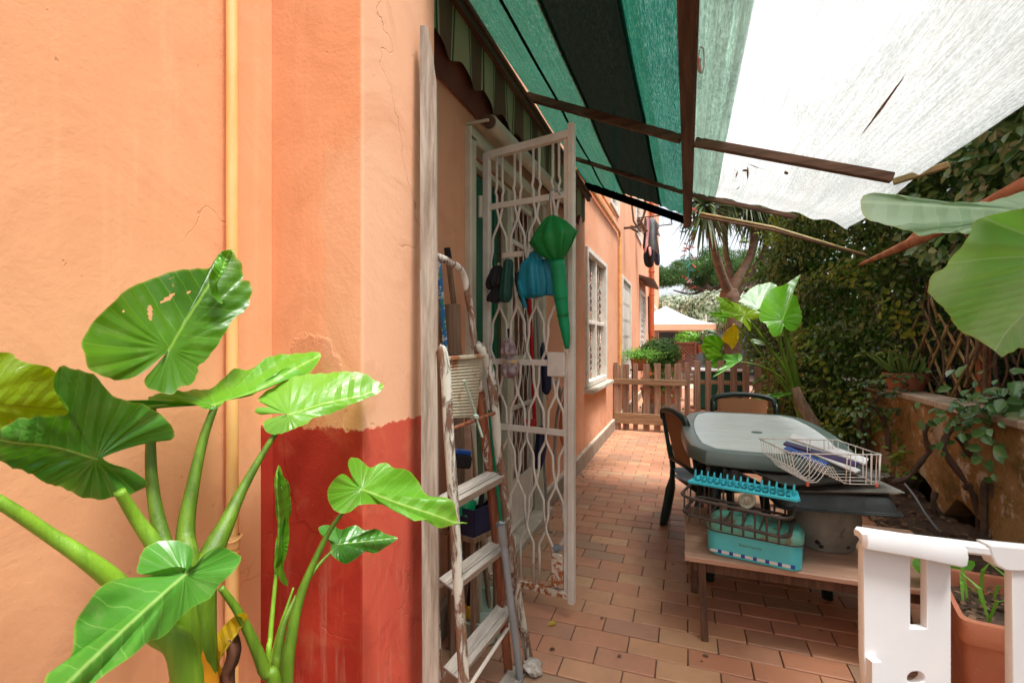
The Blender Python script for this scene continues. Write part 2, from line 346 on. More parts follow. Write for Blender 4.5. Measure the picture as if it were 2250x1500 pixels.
def foliage(name, cols, rough=.4, trans=.3, clump=2.5, spec=.5):
    m, n = newmat(name); g = G(n)
    ge = g.add('ShaderNodeNewGeometry')
    cl = g.noise(ge.outputs['Position'], clump, 3, .6)
    f = g.m('ADD', g.m('MULTIPLY', ge.outputs['Random Per Island'], .62), g.m('MULTIPLY', g.ramp(cl, .3, .7), .38))
    cr = g.add('ShaderNodeValToRGB', i_Fac=f); e = cr.color_ramp
    e.elements[0].color = cols[0]+(1,); e.elements[1].color = cols[-1]+(1,)
    for i, c in enumerate(cols[1:-1]):
        k = e.elements.new((i+1)/(len(cols)-1)); k.color = c+(1,)
    fr = g.bsdf(cr.outputs[0], rough, None, 0, spec)
    tr = g.add('ShaderNodeBsdfTranslucent'); n.links.new(cr.outputs[0], tr.inputs[0])
    mx = g.add('ShaderNodeMixShader'); mx.inputs[0].default_value = trans
    n.links.new(fr, mx.inputs[1]); n.links.new(tr.outputs[0], mx.inputs[2]); g.out(mx.outputs[0]); return m
M_IVY = foliage('ivy_leaves', [(.012, .040, .006), (.026, .085, .010), (.048, .14, .018), (.075, .18, .022), (.11, .20, .022), (.18, .23, .02)], .30, .3, spec=.7)
M_IVYY = foliage('yellowing_ivy_leaves', [(.05, .14, .014), (.10, .21, .02), (.20, .28, .025), (.34, .31, .025)], .42, .35)
M_GLOSSY = foliage('glossy_creeper_leaves', [(.03, .11, .02), (.07, .21, .05), (.15, .32, .11), (.32, .46, .30)], .25, .2, spec=.8)  # palest leaf tones paint in the whitish sheen of reflected light
M_YUCCA = foliage('yucca_blades', [(.03, .065, .02), (.06, .11, .03), (.12, .17, .06), (.22, .26, .12)], .4, .25)
M_PINE = foliage('pine_needles', [(.045, .105, .02), (.075, .16, .03), (.11, .21, .045)], .7, .2, 1.2)
M_VARIEG = foliage('variegated_leaves', [(.08, .14, .06), (.18, .25, .13), (.40, .45, .32), (.62, .62, .52)], .5, .25)
M_SHRUB = foliage('white_flecked_shrub', [(.04, .13, .02), (.07, .20, .03), (.12, .28, .05), (.45, .48, .35)], .5, .25)
M_PARS = foliage('bright_parsley', [(.10, .32, .02), (.18, .44, .04), (.25, .50, .06)], .5, .4)
M_LITTER = foliage('dry_litter', [(.07, .04, .02), (.16, .09, .045), (.26, .16, .09)], .8, .1)
M_SUCC = mk('succulent_green', (.16, .26, .05), (.10, .19, .04), 9, .5, .1)

def clothmat(name, col, trans, transp, stripe=0, tears=False, stain=None, fleck=None, weave=0):
    m, n = newmat(name); g = G(n)
    pos = g.add('ShaderNodeNewGeometry').outputs['Position']
    mp = g.add('ShaderNodeMapping', i_Vector=pos); mp.inputs['Scale'].default_value = (60, .8, 1)
    st = g.noise(mp.outputs[0], 2.4, 5, .75)
    mp2 = g.add('ShaderNodeMapping', i_Vector=pos); mp2.inputs['Scale'].default_value = (260, 22, 1)
    wv = g.noise(mp2.outputs[0], 1.5, 3, .7)
    c = g.mix(g.m('MULTIPLY', g.ramp(st, .35, .7), stripe), col, tuple(min(1, x*(1.9 if x < .5 else 1.35)+.02) for x in col))
    if fleck:
        c = g.mix(g.m('MULTIPLY', g.ramp(wv, .5, .68), .65), c, fleck)
    if stain:
        c = g.mix(g.m('MULTIPLY', g.ramp(g.noise(mp.outputs[0], .9, 5, .7), .5, .72), .35), c, stain)
    if weave:
        c = g.mix(g.m('MULTIPLY', g.ramp(g.noise(mp2.outputs[0], 1.1, 4, .8), .35, .7), weave), c, tuple(x*.72 for x in col))
        c = g.mix(g.m('MULTIPLY', g.ramp(g.noise(pos, 1.4, 5, .6, .8), .42, .68), weave*.8), c, tuple(x*.74 for x in col))
        c = g.mix(g.m('MULTIPLY', g.ramp(g.noise(pos, 42, 3, .6), .72, .76), .5), c, (.22, .17, .10))
    d = g.add('ShaderNodeBsdfDiffuse'); t = g.add('ShaderNodeBsdfTranslucent'); tp = g.add('ShaderNodeBsdfTransparent')
    n.links.new(c, d.inputs[0]); n.links.new(c, t.inputs[0])
    m1 = g.add('ShaderNodeMixShader'); m1.inputs[0].default_value = trans
    n.links.new(d.outputs[0], m1.inputs[1]); n.links.new(t.outputs[0], m1.inputs[2])
    m2 = g.add('ShaderNodeMixShader')
    n.links.new(g.m('MULTIPLY', g.ramp(wv, .40, .64), transp), m2.inputs[0])
    n.links.new(m1.outputs[0], m2.inputs[1]); n.links.new(tp.outputs[0], m2.inputs[2])
    g.out(m2.outputs[0]); MATS[name] = m; return m
M_NETG = clothmat('green_shade_net', (.004, .058, .036), .72, .10, .5, fleck=(.06, .20, .13), weave=.5)
M_NETB = clothmat('black_shade_net', (.004, .007, .005), .4, .01, .0, fleck=(.008, .022, .012))
M_NETP = clothmat('pale_green_net_overlap', (.20, .32, .245), .85, .15, .45, stain=(.20, .17, .08))
M_CLOTHW = clothmat('white_shade_cloth', (.34, .355, .345), .93, .30, .7, stain=(.22, .215, .17), weave=.6)
M_TEAR = mk('brown_tear_stain', (.35, .22, .14), (.22, .13, .08), 30, .9, 0)

def awnmat():
    m, n = newmat('striped_awning_cloth'); g = G(n)
    pos = g.add('ShaderNodeNewGeometry').outputs['Position']
    sp = g.add('ShaderNodeSeparateXYZ', i_Vector=pos)
    f = g.m('FRACT', g.m('MULTIPLY', sp.outputs[1], 3.4))
    c = g.mix(g.m('GREATER_THAN', f, .56), (.34, .31, .17), (.15, .085, .05))
    ln = g.m('MAXIMUM', g.m('LESS_THAN', g.m('ABSOLUTE', g.m('SUBTRACT', f, .06)), .022), g.m('LESS_THAN', g.m('ABSOLUTE', g.m('SUBTRACT', f, .5)), .022))
    c = g.mix(ln, c, (.03, .09, .03))
    g.out(g.bsdf(c, .9, g.bump(g.noise(pos, 12), .4, .02), 0, .1)); return m
M_AWN = awnmat()
M_AWNB = mk('red_brown_awning_cloth_and_shade', (.17, .055, .03), (.13, .04, .022), 5, .9, .2)
M_UMBG = mk('green_umbrella_cloth', (.0, .20, .035), (.0, .14, .025), 6, .5, .3, 20)
M_UMBG2 = mk('jade_umbrella_cloth', (.0, .27, .10), (.0, .22, .08), 6, .5, .3, 20)
M_UMBD = mk('bottle_green_umbrella_cloth', (.005, .07, .045), (.004, .05, .035), 6, .5, .3, 20)
M_UMBT = mk('teal_umbrella_cloth', (.0, .22, .30), (.0, .16, .23), 8, .45, .4, 20)
M_UMBP = mk('plaid_umbrella_cloth', (.42, .38, .36), (.22, .12, .14), 40, .7, .3, 30)
M_UMBPO = mk('plaid_umbrella_band', (.65, .40, .12), (.40, .36, .34), 40, .7, .3, 30)
M_FLOWER = mk('flower_print_pole', (.70, .74, .72), (.03, .20, .55), 42, .4, 0, c3=(.06, .38, .05), c3t=(.55, .58), lo=.46, hi=.5)
M_PINK = mk('pink_garment', (.62, .28, .25), (.50, .2, .2), 6, .9, .3)
M_GREYC = mk('grey_garment', (.20, .22, .23), (.14, .155, .165), 6, .9, .3)
M_RATTAN = None
def rattan():
    m, n = newmat('rattan_weave'); g = G(n)
    co = g.coords('Object', (1, 1, 1))
    ck = g.add('ShaderNodeTexChecker', i_Vector=co); ck.inputs['Scale'].default_value = 110
    col = g.mix(g.m('MULTIPLY', ck.outputs['Fac'], .5), (.46, .19, .075), (.30, .12, .05))
    g.out(g.bsdf(col, .6, g.bump(ck.outputs['Fac'], .5, .003))); return m
M_RATTAN = rattan()
def panemat():
    m, n = newmat('curtained_pane'); g = G(n)
    co = g.coords('Object', (1, 8, .4))
    c = g.mix(g.noise(co, 3), (.46, .45, .40), (.60, .58, .53))
    g.out(g.bsdf(c, .25, None, 0, .6)); return m
M_PANE = panemat()

# ------------------------------------------------------------------ mesh helpers
class MB:
    def __init__(s): s.v = []; s.f = []; s.uv = None; s.smooth = False; s.rim = None
    def add(s, vs, fs):
        o = len(s.v); s.v += [tuple(v) for v in vs]; s.f += [tuple(i+o for i in f) for f in fs]; return s
    def box(s, c, d, M=None):
        x, y, z = d[0]/2, d[1]/2, d[2]/2
        vs = [Vector((a*x, b*y, e*z)) for a in (-1, 1) for b in (-1, 1) for e in (-1, 1)]
        if M is not None: vs = [M @ v for v in vs]
        c = Vector(c); vs = [v+c for v in vs]
        return s.add(vs, [(0, 1, 3, 2), (4, 6, 7, 5), (0, 4, 5, 1), (2, 3, 7, 6), (0, 2, 6, 4), (1, 5, 7, 3)])
    def box2(s, a, b):
        a = Vector(a); b = Vector(b)
        return s.box((a+b)/2, [abs(q) for q in (b-a)])
    def cbox(s, c, d, e=.003, M=None):
        """box with chamfered edges along its longest axis and slightly narrower caps"""
        ax = max(range(3), key=lambda i: d[i]); o = [i for i in range(3) if i != ax]
        h = [q/2 for q in d]; e = min(e, h[o[0]]*.5, h[o[1]]*.5)
        prof = [(h[o[0]]-e, h[o[1]]), (h[o[0]], h[o[1]]-e), (h[o[0]], -h[o[1]]+e), (h[o[0]]-e, -h[o[1]]), (-h[o[0]]+e, -h[o[1]]), (-h[o[0]], -h[o[1]]+e), (-h[o[0]], h[o[1]]-e), (-h[o[0]]+e, h[o[1]])]
        vs = []
        for t, k in ((-h[ax], 1-e/max(h[o[0]], 1e-6)), (-h[ax]+e, 1), (h[ax]-e, 1), (h[ax], 1-e/max(h[o[0]], 1e-6))):
            for p in prof:
                v = [0, 0, 0]; v[ax] = t; v[o[0]] = p[0]*k; v[o[1]] = p[1]*k; vs.append(Vector(v))
        if M is not None: vs = [M @ v for v in vs]
        c = Vector(c); vs = [v+c for v in vs]
        fs = [tuple(range(8)), tuple(24+i for i in reversed(range(8)))]
        for r in range(3):
            for i in range(8): fs.append((r*8+i, r*8+(i+1) % 8, r*8+8+(i+1) % 8, r*8+8+i)[::-1])
        return s.add(vs, fs)
    def bar(s, a, b, w, h, up=(0, 0, 1), e=.002):
        a = Vector(a); b = Vector(b); d = b-a; L = d.length; d.normalize()
        u = Vector(up); sd = d.cross(u)
        if sd.length < 1e-4: sd = d.cross(Vector((1, 0, 0)))
        sd.normalize(); u = sd.cross(d).normalized()
        M = Matrix((sd, d, u)).transposed()
        return s.cbox((a+b)/2, (w, L, h), e, M) if L > max(w, h) else s.box((a+b)/2, (w, L, h), M)
    def tube(s, pts, r, seg=8, cap=True, flat=1.0, flatn=None, pleat=0, npl=8, twist=0):
        pts = [Vector(p) for p in pts]; n = len(pts)
        rr = r if isinstance(r, (list, tuple)) else [r]*n
        vs = []; prev = None
        for i, p in enumerate(pts):
            d = (pts[min(i+1, n-1)]-pts[max(i-1, 0)]).normalized()
            if flatn is not None: a = Vector(flatn) - d*d.dot(Vector(flatn))
            elif prev is None: a = d.orthogonal()
            else: a = prev - d*d.dot(prev)
            if a.length < 1e-6: a = d.orthogonal()
            a.normalize(); prev = a; b = d.cross(a)
            for k in range(seg):
                th = 2*math.pi*k/seg
                q = rr[i]*(1+pleat*math.sin(npl*th+twist*i))
                vs.append(p + a*math.cos(th)*q*flat + b*math.sin(th)*q)
        fs = [(i*seg+k, i*seg+(k+1) % seg, (i+1)*seg+(k+1) % seg, (i+1)*seg+k) for i in range(n-1) for k in range(seg)]
        if cap: fs += [tuple(reversed(range(seg))), tuple((n-1)*seg+k for k in range(seg))]
        return s.add(vs, fs)
    def lathe(s, c, prof, seg=24, flatx=1, flaty=1, wob=0):
        c = Vector(c); vs = []
        for (r, z) in prof:
            for k in range(seg):
                th = 2*math.pi*k/seg; q = r*(1+wob*noise.noise(Vector((math.cos(th)*2, math.sin(th)*2, z*9))))
                vs.append(c+Vector((q*math.cos(th)*flatx, q*math.sin(th)*flaty, z)))
        n = len(prof)
        fs = [(i*seg+k, i*seg+(k+1) % seg, (i+1)*seg+(k+1) % seg, (i+1)*seg+k) for i in range(n-1) for k in range(seg)]
        return s.add(vs, fs)
    def sheet(s, nu, nv, fn):
        vs = [fn(i/nu, j/nv) for j in range(nv+1) for i in range(nu+1)]
        fs = [(j*(nu+1)+i, j*(nu+1)+i+1, (j+1)*(nu+1)+i+1, (j+1)*(nu+1)+i) for j in range(nv) for i in range(nu)]
        return s.add(vs, fs)

ROOT = {}
def setp(o, label=None, cat=None, group=None, kind=None):
    if label: o['label'] = label
    if cat: o['category'] = cat
    if group: o['group'] = group
    if kind: o['kind'] = kind
    return o
def thing(name, loc, label, cat, group=None):
    o = bpy.data.objects.new(name, None); o.empty_display_size = .1; COL.objects.link(o)
    o.location = loc; ROOT[o.name] = Vector(loc)
    return setp(o, label, cat, group)
def rootloc(o):
    while o.parent is not None: o = o.parent
    return ROOT.get(o.name, Vector((0, 0, 0)))
def obj(name, mb, mat, parent=None, smooth=False, **k):
    me = bpy.data.meshes.new(name)
    L = rootloc(parent) if parent is not None else Vector((0, 0, 0))
    me.from_pydata([(v[0]-L.x, v[1]-L.y, v[2]-L.z) for v in mb.v], [], mb.f)
    if mat: me.materials.append(mat)
    if smooth:
        me.polygons.foreach_set('use_smooth', [True]*len(me.polygons))
        if smooth == 'auto':
            try: me.set_sharp_from_angle(angle=R(35))
            except Exception: pass
    if mb.uv is not None:
        ul = me.uv_layers.new(name='UVMap'); li = np.zeros(len(me.loops), dtype=np.int32)
        me.loops.foreach_get('vertex_index', li); ul.data.foreach_set('uv', np.array(mb.uv, dtype=np.float32)[li].ravel())
    if mb.rim is not None:
        at = me.attributes.new('rim', 'FLOAT', 'POINT'); at.data.foreach_set('value', np.array(mb.rim, dtype=np.float32))
    me.update()
    o = bpy.data.objects.new(name, me); COL.objects.link(o)
    if parent is not None: o.parent = parent
    return setp(o, **k)
def single(name, mb, mat, label, cat, group=None, smooth=False, loc=None):
    """a thing that is one mesh, origin at its base"""
    vs = mb.v; lo = Vector((sum(v[0] for v in vs)/len(vs), sum(v[1] for v in vs)/len(vs), min(v[2] for v in vs)))
    me = bpy.data.meshes.new(name); me.from_pydata([tuple(Vector(v)-lo) for v in vs], [], mb.f)
    me.materials.append(mat)
    if smooth:
        me.polygons.foreach_set('use_smooth', [True]*len(me.polygons))
        if smooth == 'auto': me.set_sharp_from_angle(angle=R(35))
    o = bpy.data.objects.new(name, me); o.location = lo; COL.objects.link(o); return setp(o, label, cat, group)
def copyat(src, parent, M):
    c = src.copy(); COL.objects.link(c); c.parent = parent; c.matrix_local = M; return c
def cr(pts, n, closed=False):
    """Catmull-Rom resample"""
    pts = [Vector(p) for p in pts]; N = len(pts); out = []
    segs = N if closed else N-1
    for i in range(segs):
        g_ = lambda k: pts[k % N] if closed else pts[max(0, min(N-1, k))]
        p0, p1, p2, p3 = g_(i-1), g_(i), g_(i+1), g_(i+2)
        for k in range(n):
            t = k/n
            out.append(.5*((2*p1)+(p2-p0)*t+(2*p0-5*p1+4*p2-p3)*t*t+(-p0+3*p1-3*p2+p3)*t**3))
    if not closed: out.append(pts[-1])
    return out
def leafcloud(pos, nrm, size, seed=1, spread=1.0, fold=.12, aspect=.62, droop=.3):
    """many small folded leaves, numpy"""
    r = np.random.default_rng(seed); n = len(pos)
    pos = np.asarray(pos, dtype=float); nrm = np.asarray(nrm, dtype=float)
    nn = nrm + r.normal(0, .55*spread, (n, 3)); nn /= np.linalg.norm(nn, axis=1)[:, None]
    d = r.normal(0, 1, (n, 3)); d[:, 2] -= droop*2; d -= nn*(d*nn).sum(1)[:, None]; d /= np.linalg.norm(d, axis=1)[:, None]
    b = np.cross(nn, d); s = np.asarray(size)*np.ones(n)*r.uniform(.6, 1.25, n)
    T = [(0, 0, 0), (.28, .5*aspect, fold), (.68, .42*aspect, fold), (1, 0, -.05), (.68, -.42*aspect, fold), (.28, -.5*aspect, fold)]
    V = np.stack([pos + s[:, None]*(a*d + c*b + e*nn) for a, c, e in T], 1).reshape(-1, 3)
    base = np.arange(n)*6
    Fq = np.concatenate([np.stack([base, base+1, base+2, base+3], 1), np.stack([base, base+3, base+4, base+5], 1)])
    return V, Fq
def npobj(name, V, Fq, mat, parent=None, **k):
    me = bpy.data.meshes.new(name); L = rootloc(parent) if parent is not None else Vector((0, 0, 0))
    V = np.asarray(V, dtype=np.float32) - np.array(L, dtype=np.float32)
    nf, w = Fq.shape
    me.vertices.add(len(V)); me.vertices.foreach_set('co', V.ravel())
    me.loops.add(nf*w); me.loops.foreach_set('vertex_index', Fq.astype(np.int32).ravel())
    me.polygons.add(nf); me.polygons.foreach_set('loop_start', (np.arange(nf)*w).astype(np.int32))
    me.update(calc_edges=True); me.validate()
    me.materials.append(mat)
    o = bpy.data.objects.new(name, me); COL.objects.link(o)
    if parent is not None: o.parent = parent
    return setp(o, **k)
def plate(splines, th, M, bevel=.0):
    """filled 2D outline(s) with holes, extruded, as an MB; M places it"""
    cu = bpy.data.curves.new('tmp', 'CURVE'); cu.dimensions = '2D'; cu.fill_mode = 'BOTH'; cu.extrude = th/2
    cu.bevel_depth = bevel; cu.bevel_resolution = 1
    for sp in splines:
        s = cu.splines.new('POLY'); s.points.add(len(sp)-1); s.use_cyclic_u = True
        for i, p in enumerate(sp): s.points[i].co = (p[0], p[1], 0, 1)
    o = bpy.data.objects.new('tmp', cu); me = bpy.data.meshes.new_from_object(o)
    mb = MB(); mb.v = [tuple(M @ v.co) for v in me.vertices]; mb.f = [tuple(p.vertices) for p in me.polygons]
    bpy.data.objects.remove(o); bpy.data.curves.remove(cu); bpy.data.meshes.remove(me)
    return mb
def textmb(txt, size, M, th=.0006, shear=.2):
    cu = bpy.data.curves.new('tmp', 'FONT'); cu.body = txt; cu.size = size; cu.extrude = th/2; cu.shear = shear; cu.align_x = 'CENTER'; cu.resolution_u = 3
    o = bpy.data.objects.new('tmp', cu); me = bpy.data.meshes.new_from_object(o)
    mb = MB(); mb.v = [tuple(M @ v.co) for v in me.vertices]; mb.f = [tuple(p.vertices) for p in me.polygons]
    bpy.data.objects.remove(o); bpy.data.curves.remove(cu); bpy.data.meshes.remove(me)
    return mb

# ================================================================== SETTING
WX = -.95      # corridor face of the house wall
mb = MB(); mb.box2((-60, -40, -.5), (60, 120, -.06))
obj('ground', mb, M_SOIL, kind='structure')
# patio: mortar bed with pavers
fl = MB(); fl.box2((-.95, -3, -.06), (1.62, 13.2, -.006))
floor = obj('patio_floor', fl, M_FLOORJ, kind='structure')
ROOT[floor.name] = Vector((0, 0, 0))
pitx, pity, gap = .222, .1085, .0055
tb = MB(); tb.cbox((0, 0, 0), (pitx-gap, pity-gap, .03), .003)
bv = [Vector(v) for v in tb.v]
cells = []
iy0 = int(math.floor((.9-2.337)/pity)); iy1 = int((13.1-2.337)/pity)
for iy in range(iy0, iy1):
    y = 2.2825+iy*pity
    off = -.111 if iy % 2 == 0 else 0
    for ix in range(-5, 9):
        x0 = -.22+ix*pitx+off; x1 = x0+pitx
        if x1 < -.94 or x0 > 1.60: continue
        a = max(x0, -.945); b = min(x1, 1.615)
        if b-a < .03: continue
        cells.append((a+(b-a)/2, y, b-a, iy))
def visible(c):
    d = -SY*c[0]+CYW*c[1]
    if d < 1.2: return 0
    px = CX+F*(CYW*c[0]+SY*c[1])/d; py = CY+F*HC/d
    if not (1000 < px < 2290 and py < 1530): return 0
    if c[0] > .05 and 2.0 < c[1] < 3.7: return .3/d
    return 1/d
cells.sort(key=lambda c: -visible(c))
rest = MB(); bm_ = None; shared = {}
def brick_T(c):
    r = random.Random(int(c[0]*1000)*7919+c[3])
    return (Matrix.Translation((c[0], c[1], -.012+r.uniform(-.0012, .0012))) @ Matrix.Rotation(r.uniform(-.006, .006), 4, 'X')
            @ Matrix.Rotation(r.uniform(-.006, .006), 4, 'Y') @ Matrix.Rotation(r.uniform(-.006, .006), 4, 'Z'))
for i, c in enumerate(cells):
    sx = round((c[2]-gap)/(pitx-gap), 3)
    if i < 300 and visible(c) > 0:
        if sx not in shared:
            q = MB(); q.cbox((0, 0, 0), (sx*(pitx-gap), pity-gap, .03), .003)
            me = bpy.data.meshes.new('brick'); me.from_pydata(q.v, [], q.f); me.materials.append(M_BRICK); shared[sx] = me
        o = bpy.data.objects.new('brick', shared[sx]); COL.objects.link(o); o.parent = floor; o.matrix_local = brick_T(c)
    else:
        T = brick_T(c)
        if visible(c) > 0 or c[1] > 1.3:
            q = MB(); q.cbox((0, 0, 0), (sx*(pitx-gap), pity-gap, .03), .003)
            rest.add([T @ Vector(v) for v in q.v], q.f)
        else:
            q = MB(); q.box((0, 0, 0), (sx*(pitx-gap), pity-gap, .03)); rest.add([T @ Vector(v) for v in q.v], q.f)
obj('far_brick', rest, M_BRICK, floor, kind='stuff')
mb = MB(); mb.box2((-.95, 13.2, -.06), (12, 26, -.01)); mb.box2((1.62, 7.2, -.06), (12, 13.2, -.01)); obj('far_paving', mb, M_FARFLOOR, kind='structure')

# ------------------------------------------------------------------ house
house = thing('orange_house', (WX, 1.0, 0), 'long orange stuccoed house with red painted foot along the left of the patio', 'house')
def wall_grid(x, ys, zs, holes, depth, y0, y1, z0, z1):
    """wall facing +x at x with openings and reveals"""
    mb = MB(); Y = sorted(set([y0, y1]+ys)); Z = sorted(set([z0, z1]+zs))
    inh = lambda a, b: any(h[0]-1e-6 <= a and b <= h[1]+1e-6 for h in [(0, 0)])
    for i in range(len(Y)-1):
        for j in range(len(Z)-1):
            ym, zm = (Y[i]+Y[i+1])/2, (Z[j]+Z[j+1])/2
            if any(h[0] < ym < h[1] and h[2] < zm < h[3] for h in holes): continue
            for xx, fl_ in ((x, 0), (x-.35, 1)):
                q = [(xx, Y[i], Z[j]), (xx, Y[i+1], Z[j]), (xx, Y[i+1], Z[j+1]), (xx, Y[i], Z[j+1])]
                mb.add(q, [(0, 1, 2, 3)] if not fl_ else [(3, 2, 1, 0)])
    for h in holes:
        a, b, c, d = h; X = x-depth
        mb.add([(x, a, c), (X, a, c), (X, a, d), (x, a, d)], [(3, 2, 1, 0)]); mb.add([(x, b, c), (X, b, c), (X, b, d), (x, b, d)], [(0, 1, 2, 3)])
        mb.add([(x, a, c), (X, a, c), (X, b, c), (x, b, c)], [(0, 1, 2, 3)]); mb.add([(x, a, d), (X, a, d), (X, b, d), (x, b, d)], [(3, 2, 1, 0)])
    # outer shell (roof, ends)
    mb.add([(x, y0, z0), (x-.35, y0, z0), (x-.35, y0, z1), (x, y0, z1)], [(0, 1, 2, 3)])
    mb.add([(x, y1, z0), (x-.35, y1, z0), (x-.35, y1, z1), (x, y1, z1)], [(3, 2, 1, 0)])
    mb.add([(x, y0, z1), (x-.35, y0, z1), (x-.35, y1, z1), (x, y1, z1)], [(0, 1, 2, 3)])
    return mb
DOOR = (2.02, 3.20, .0, 2.12)
WINS = [(4.74, 5.98, .74, 2.15), (7.55, 8.72, .55, 2.22), (10.5, 12.0, .75, 2.3), (14.9, 16.4, .75, 2.3), (6.35, 7.15, 3.0, 4.4), (9.6, 10.9, 3.3, 4.8), (13.6, 14.9, 3.3, 4.8)]
holes = [DOOR]+WINS
wm = wall_grid(WX, sum([[h[0], h[1]] for h in holes], []), sum([[h[2], h[3]] for h in holes], []), holes, .34, 1.3, 18.0, 0, 6.2)
obj('wall', wm, M_WALL, house)
mb = MB(); mb.box2((-7, 1.3, 0), (-1.75, 18, 6.2)); mb.box2((-7, 17.7, 0), (-1.3, 18, 6.2)); obj('wall', mb, M_WALLA, house)
mb = MB(); mb.box2((-7.3, .9, 6.2), (-.7, 18.3, 6.35)); obj('roof', mb, M_TERRA, house)
# foreground wall (parallel to the passage) and the projecting pilaster
def densebox(a, b, nx, nz):
    mb = MB()
    return mb.box2(a, b)
mb = MB(); mb.box2((-1.36, -3.5, 0), (-1.04, .99, 6.2)); obj('wall', mb, M_WALLA, house, label='paler front stretch of the orange wall behind the big leaved plant')
mb = MB()
# pilaster body with softly rounded arrises
def rr(x0, y0, x1, y1, r, n=4):
    out = []
    for cx_, cy_, a0 in ((x1-r, y0+r, -90), (x1-r, y1-r, 0)):
        for k in range(n+1):
            a = R(a0+90*k/n); out.append((cx_+r*math.cos(a), cy_+r*math.sin(a)))
    return [(x0, y0)]+out+[(x0, y1)]
pr = rr(-1.3, .99, -.75, 1.352, .008); n_ = len(pr)
vs = [(x, y, 0) for x, y in pr]+[(x, y, 6.2) for x, y in pr]
mb.add(vs, [(i, (i+1) % n_, (i+1) % n_+n_, i+n_) for i in range(n_)]+[tuple(range(n_-1, -1, -1)), tuple(range(n_, 2*n_))])
obj('pilaster', mb, M_PIL, house, smooth='auto', label='projecting orange pier with red painted foot and rough plaster patch')
# narrow overlap band of red paint on the pale wall is part of the paint (thin skim of plaster)
mb = MB(); mb.box2((-1.04, .955, 0), (-1.036, .9899, .985)); obj('paint_band', mb, M_PIL, house, label='strip of red paint lapping onto the pale wall')
# skirting
mb = MB(); mb.cbox((WX+.016, (3.26+18)/2, .07), (.032, 18-3.26, .14), .006); obj('skirting', mb, M_BASEB, house)
mb = MB(); mb.box((WX+.005, (3.26+18)/2, .142), (.05, 18-3.26, .012)); obj('skirting_cap', mb, M_STONE, house)
mb = MB(); mb.cbox((WX+.016, 1.67, .07), (.032, .60, .14), .006); obj('skirting', mb, M_BASEB, house)
# door opening: threshold, frame, green panel, middle post, inner darkness
mb = MB(); mb.cbox((WX-.02, 2.61, .02), (.17, 1.34, .055), .008); obj('threshold', mb, M_STONE, house)
mb = MB(); mb.cbox((WX-.005, 2.02, 1.06), (.075, .06, 2.16), .006); mb.cbox((WX-.005, 3.20, 1.06), (.075, .06, 2.16), .006); mb.cbox((WX-.005, 2.61, 2.15), (.075, 1.24, .065), .006)
mb.cbox((WX-.06, 2.075, 1.04), (.04, .035, 2.08), .004); mb.cbox((WX-.06, 3.145, 1.04), (.04, .035, 2.08), .004); mb.cbox((WX-.06, 2.61, 2.09), (.04, 1.1, .035), .004)
fr = obj('door_frame', mb, M_CREAMFR, house)
for z in (.35, 1.05, 1.83):
    mb = MB(); mb.tube([(WX+.04, 2.075, z-.05), (WX+.04, 2.075, z+.05)], .011, 8); obj('hinge', mb, M_CREAMFR, fr)
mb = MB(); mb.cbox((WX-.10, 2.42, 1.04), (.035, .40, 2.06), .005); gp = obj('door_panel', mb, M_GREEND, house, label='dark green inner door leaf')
for k in range(3):
    mb = MB(); mb.cbox((WX-.079, 2.30+k*.12, 1.04), (.008, .014, 2.0), .002); obj('groove_strip', mb, M_GREEND, gp)
mb = MB(); mb.cbox((WX-.05, 2.65, 1.04), (.05, .05, 2.08), .005); obj('door_post', mb, M_CREAMFR, house)
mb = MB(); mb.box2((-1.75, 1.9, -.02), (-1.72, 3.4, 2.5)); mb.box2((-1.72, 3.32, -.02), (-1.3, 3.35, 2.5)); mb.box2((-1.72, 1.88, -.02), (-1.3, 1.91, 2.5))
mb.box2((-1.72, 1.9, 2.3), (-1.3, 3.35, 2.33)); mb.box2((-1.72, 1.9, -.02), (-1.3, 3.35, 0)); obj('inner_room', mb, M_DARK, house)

# ------------------------------------------------------------------ wavy-bar grille generator
def grille(parent, A, B, zb, zt, nrods, w=.35, rodmat=M_CREAM, r=.0062, zone=.2, period=.60, crossz=(), clip=None, frame_w=.03, skipcross=(), flat=.65):
    """A,B floor corners (x,y) of the panel; rods are parts of parent"""
    A = Vector((A[0], A[1], 0)); B = Vector((B[0], B[1], 0)); d = (B-A); Wd = d.length; d.normalize(); nrm = Vector((d.y, -d.x, 0))
    u0, u1 = frame_w*1.05, Wd-frame_w*1.05
    pit = (u1-u0)/nrods
    key = [(0, .5), (.04, .44), (.14, .24), (.30, .24), (.46, -.44), (.5, -.5), (.54, -.44), (.64, -.24), (.80, -.24), (.96, .44), (1, .5)]
    def off(t):
        t %= 1
        for (a, x), (b, y) in zip(key, key[1:]):
            if a <= t <= b: return x+(y-x)*(t-a)/(b-a)
        return .5
    for i in range(nrods):
        u = u0+pit*(i+.5); sg = 1 if i % 2 == 0 else -1
        pts = []; z = zb; zz = [zb, zb+zone*.8]
        n = int((zt-zb-2*zone)/period*20)
        zs = [zb+zone+(zt-zb-2*zone)*k/n for k in range(n+1)]
        P_ = lambda q, z: A+d*(min(u1+.002, max(u0-.002, u+q*pit)))+Vector((0, 0, z))+nrm*(.003*sg)
        pts = [P_(sg*.22, zb), P_(sg*.22, zb+zone*.85)]+[P_(sg*off((z-zb-zone)/period+.25), z) for z in zs]+[P_(sg*.22, zt-zone*.85), P_(sg*.22, zt)]
        # drop colinear points
        q = [pts[0]]
        for a in range(1, len(pts)-1):
            if ((pts[a]-q[-1]).normalized() - (pts[a+1]-pts[a]).normalized()).length > .03: q.append(pts[a])
        q.append(pts[-1])
        mb = MB(); mb.tube(q, r, 6, flat=flat, flatn=nrm); obj('rod', mb, rodmat, parent, smooth=True)
    return A, d, nrm

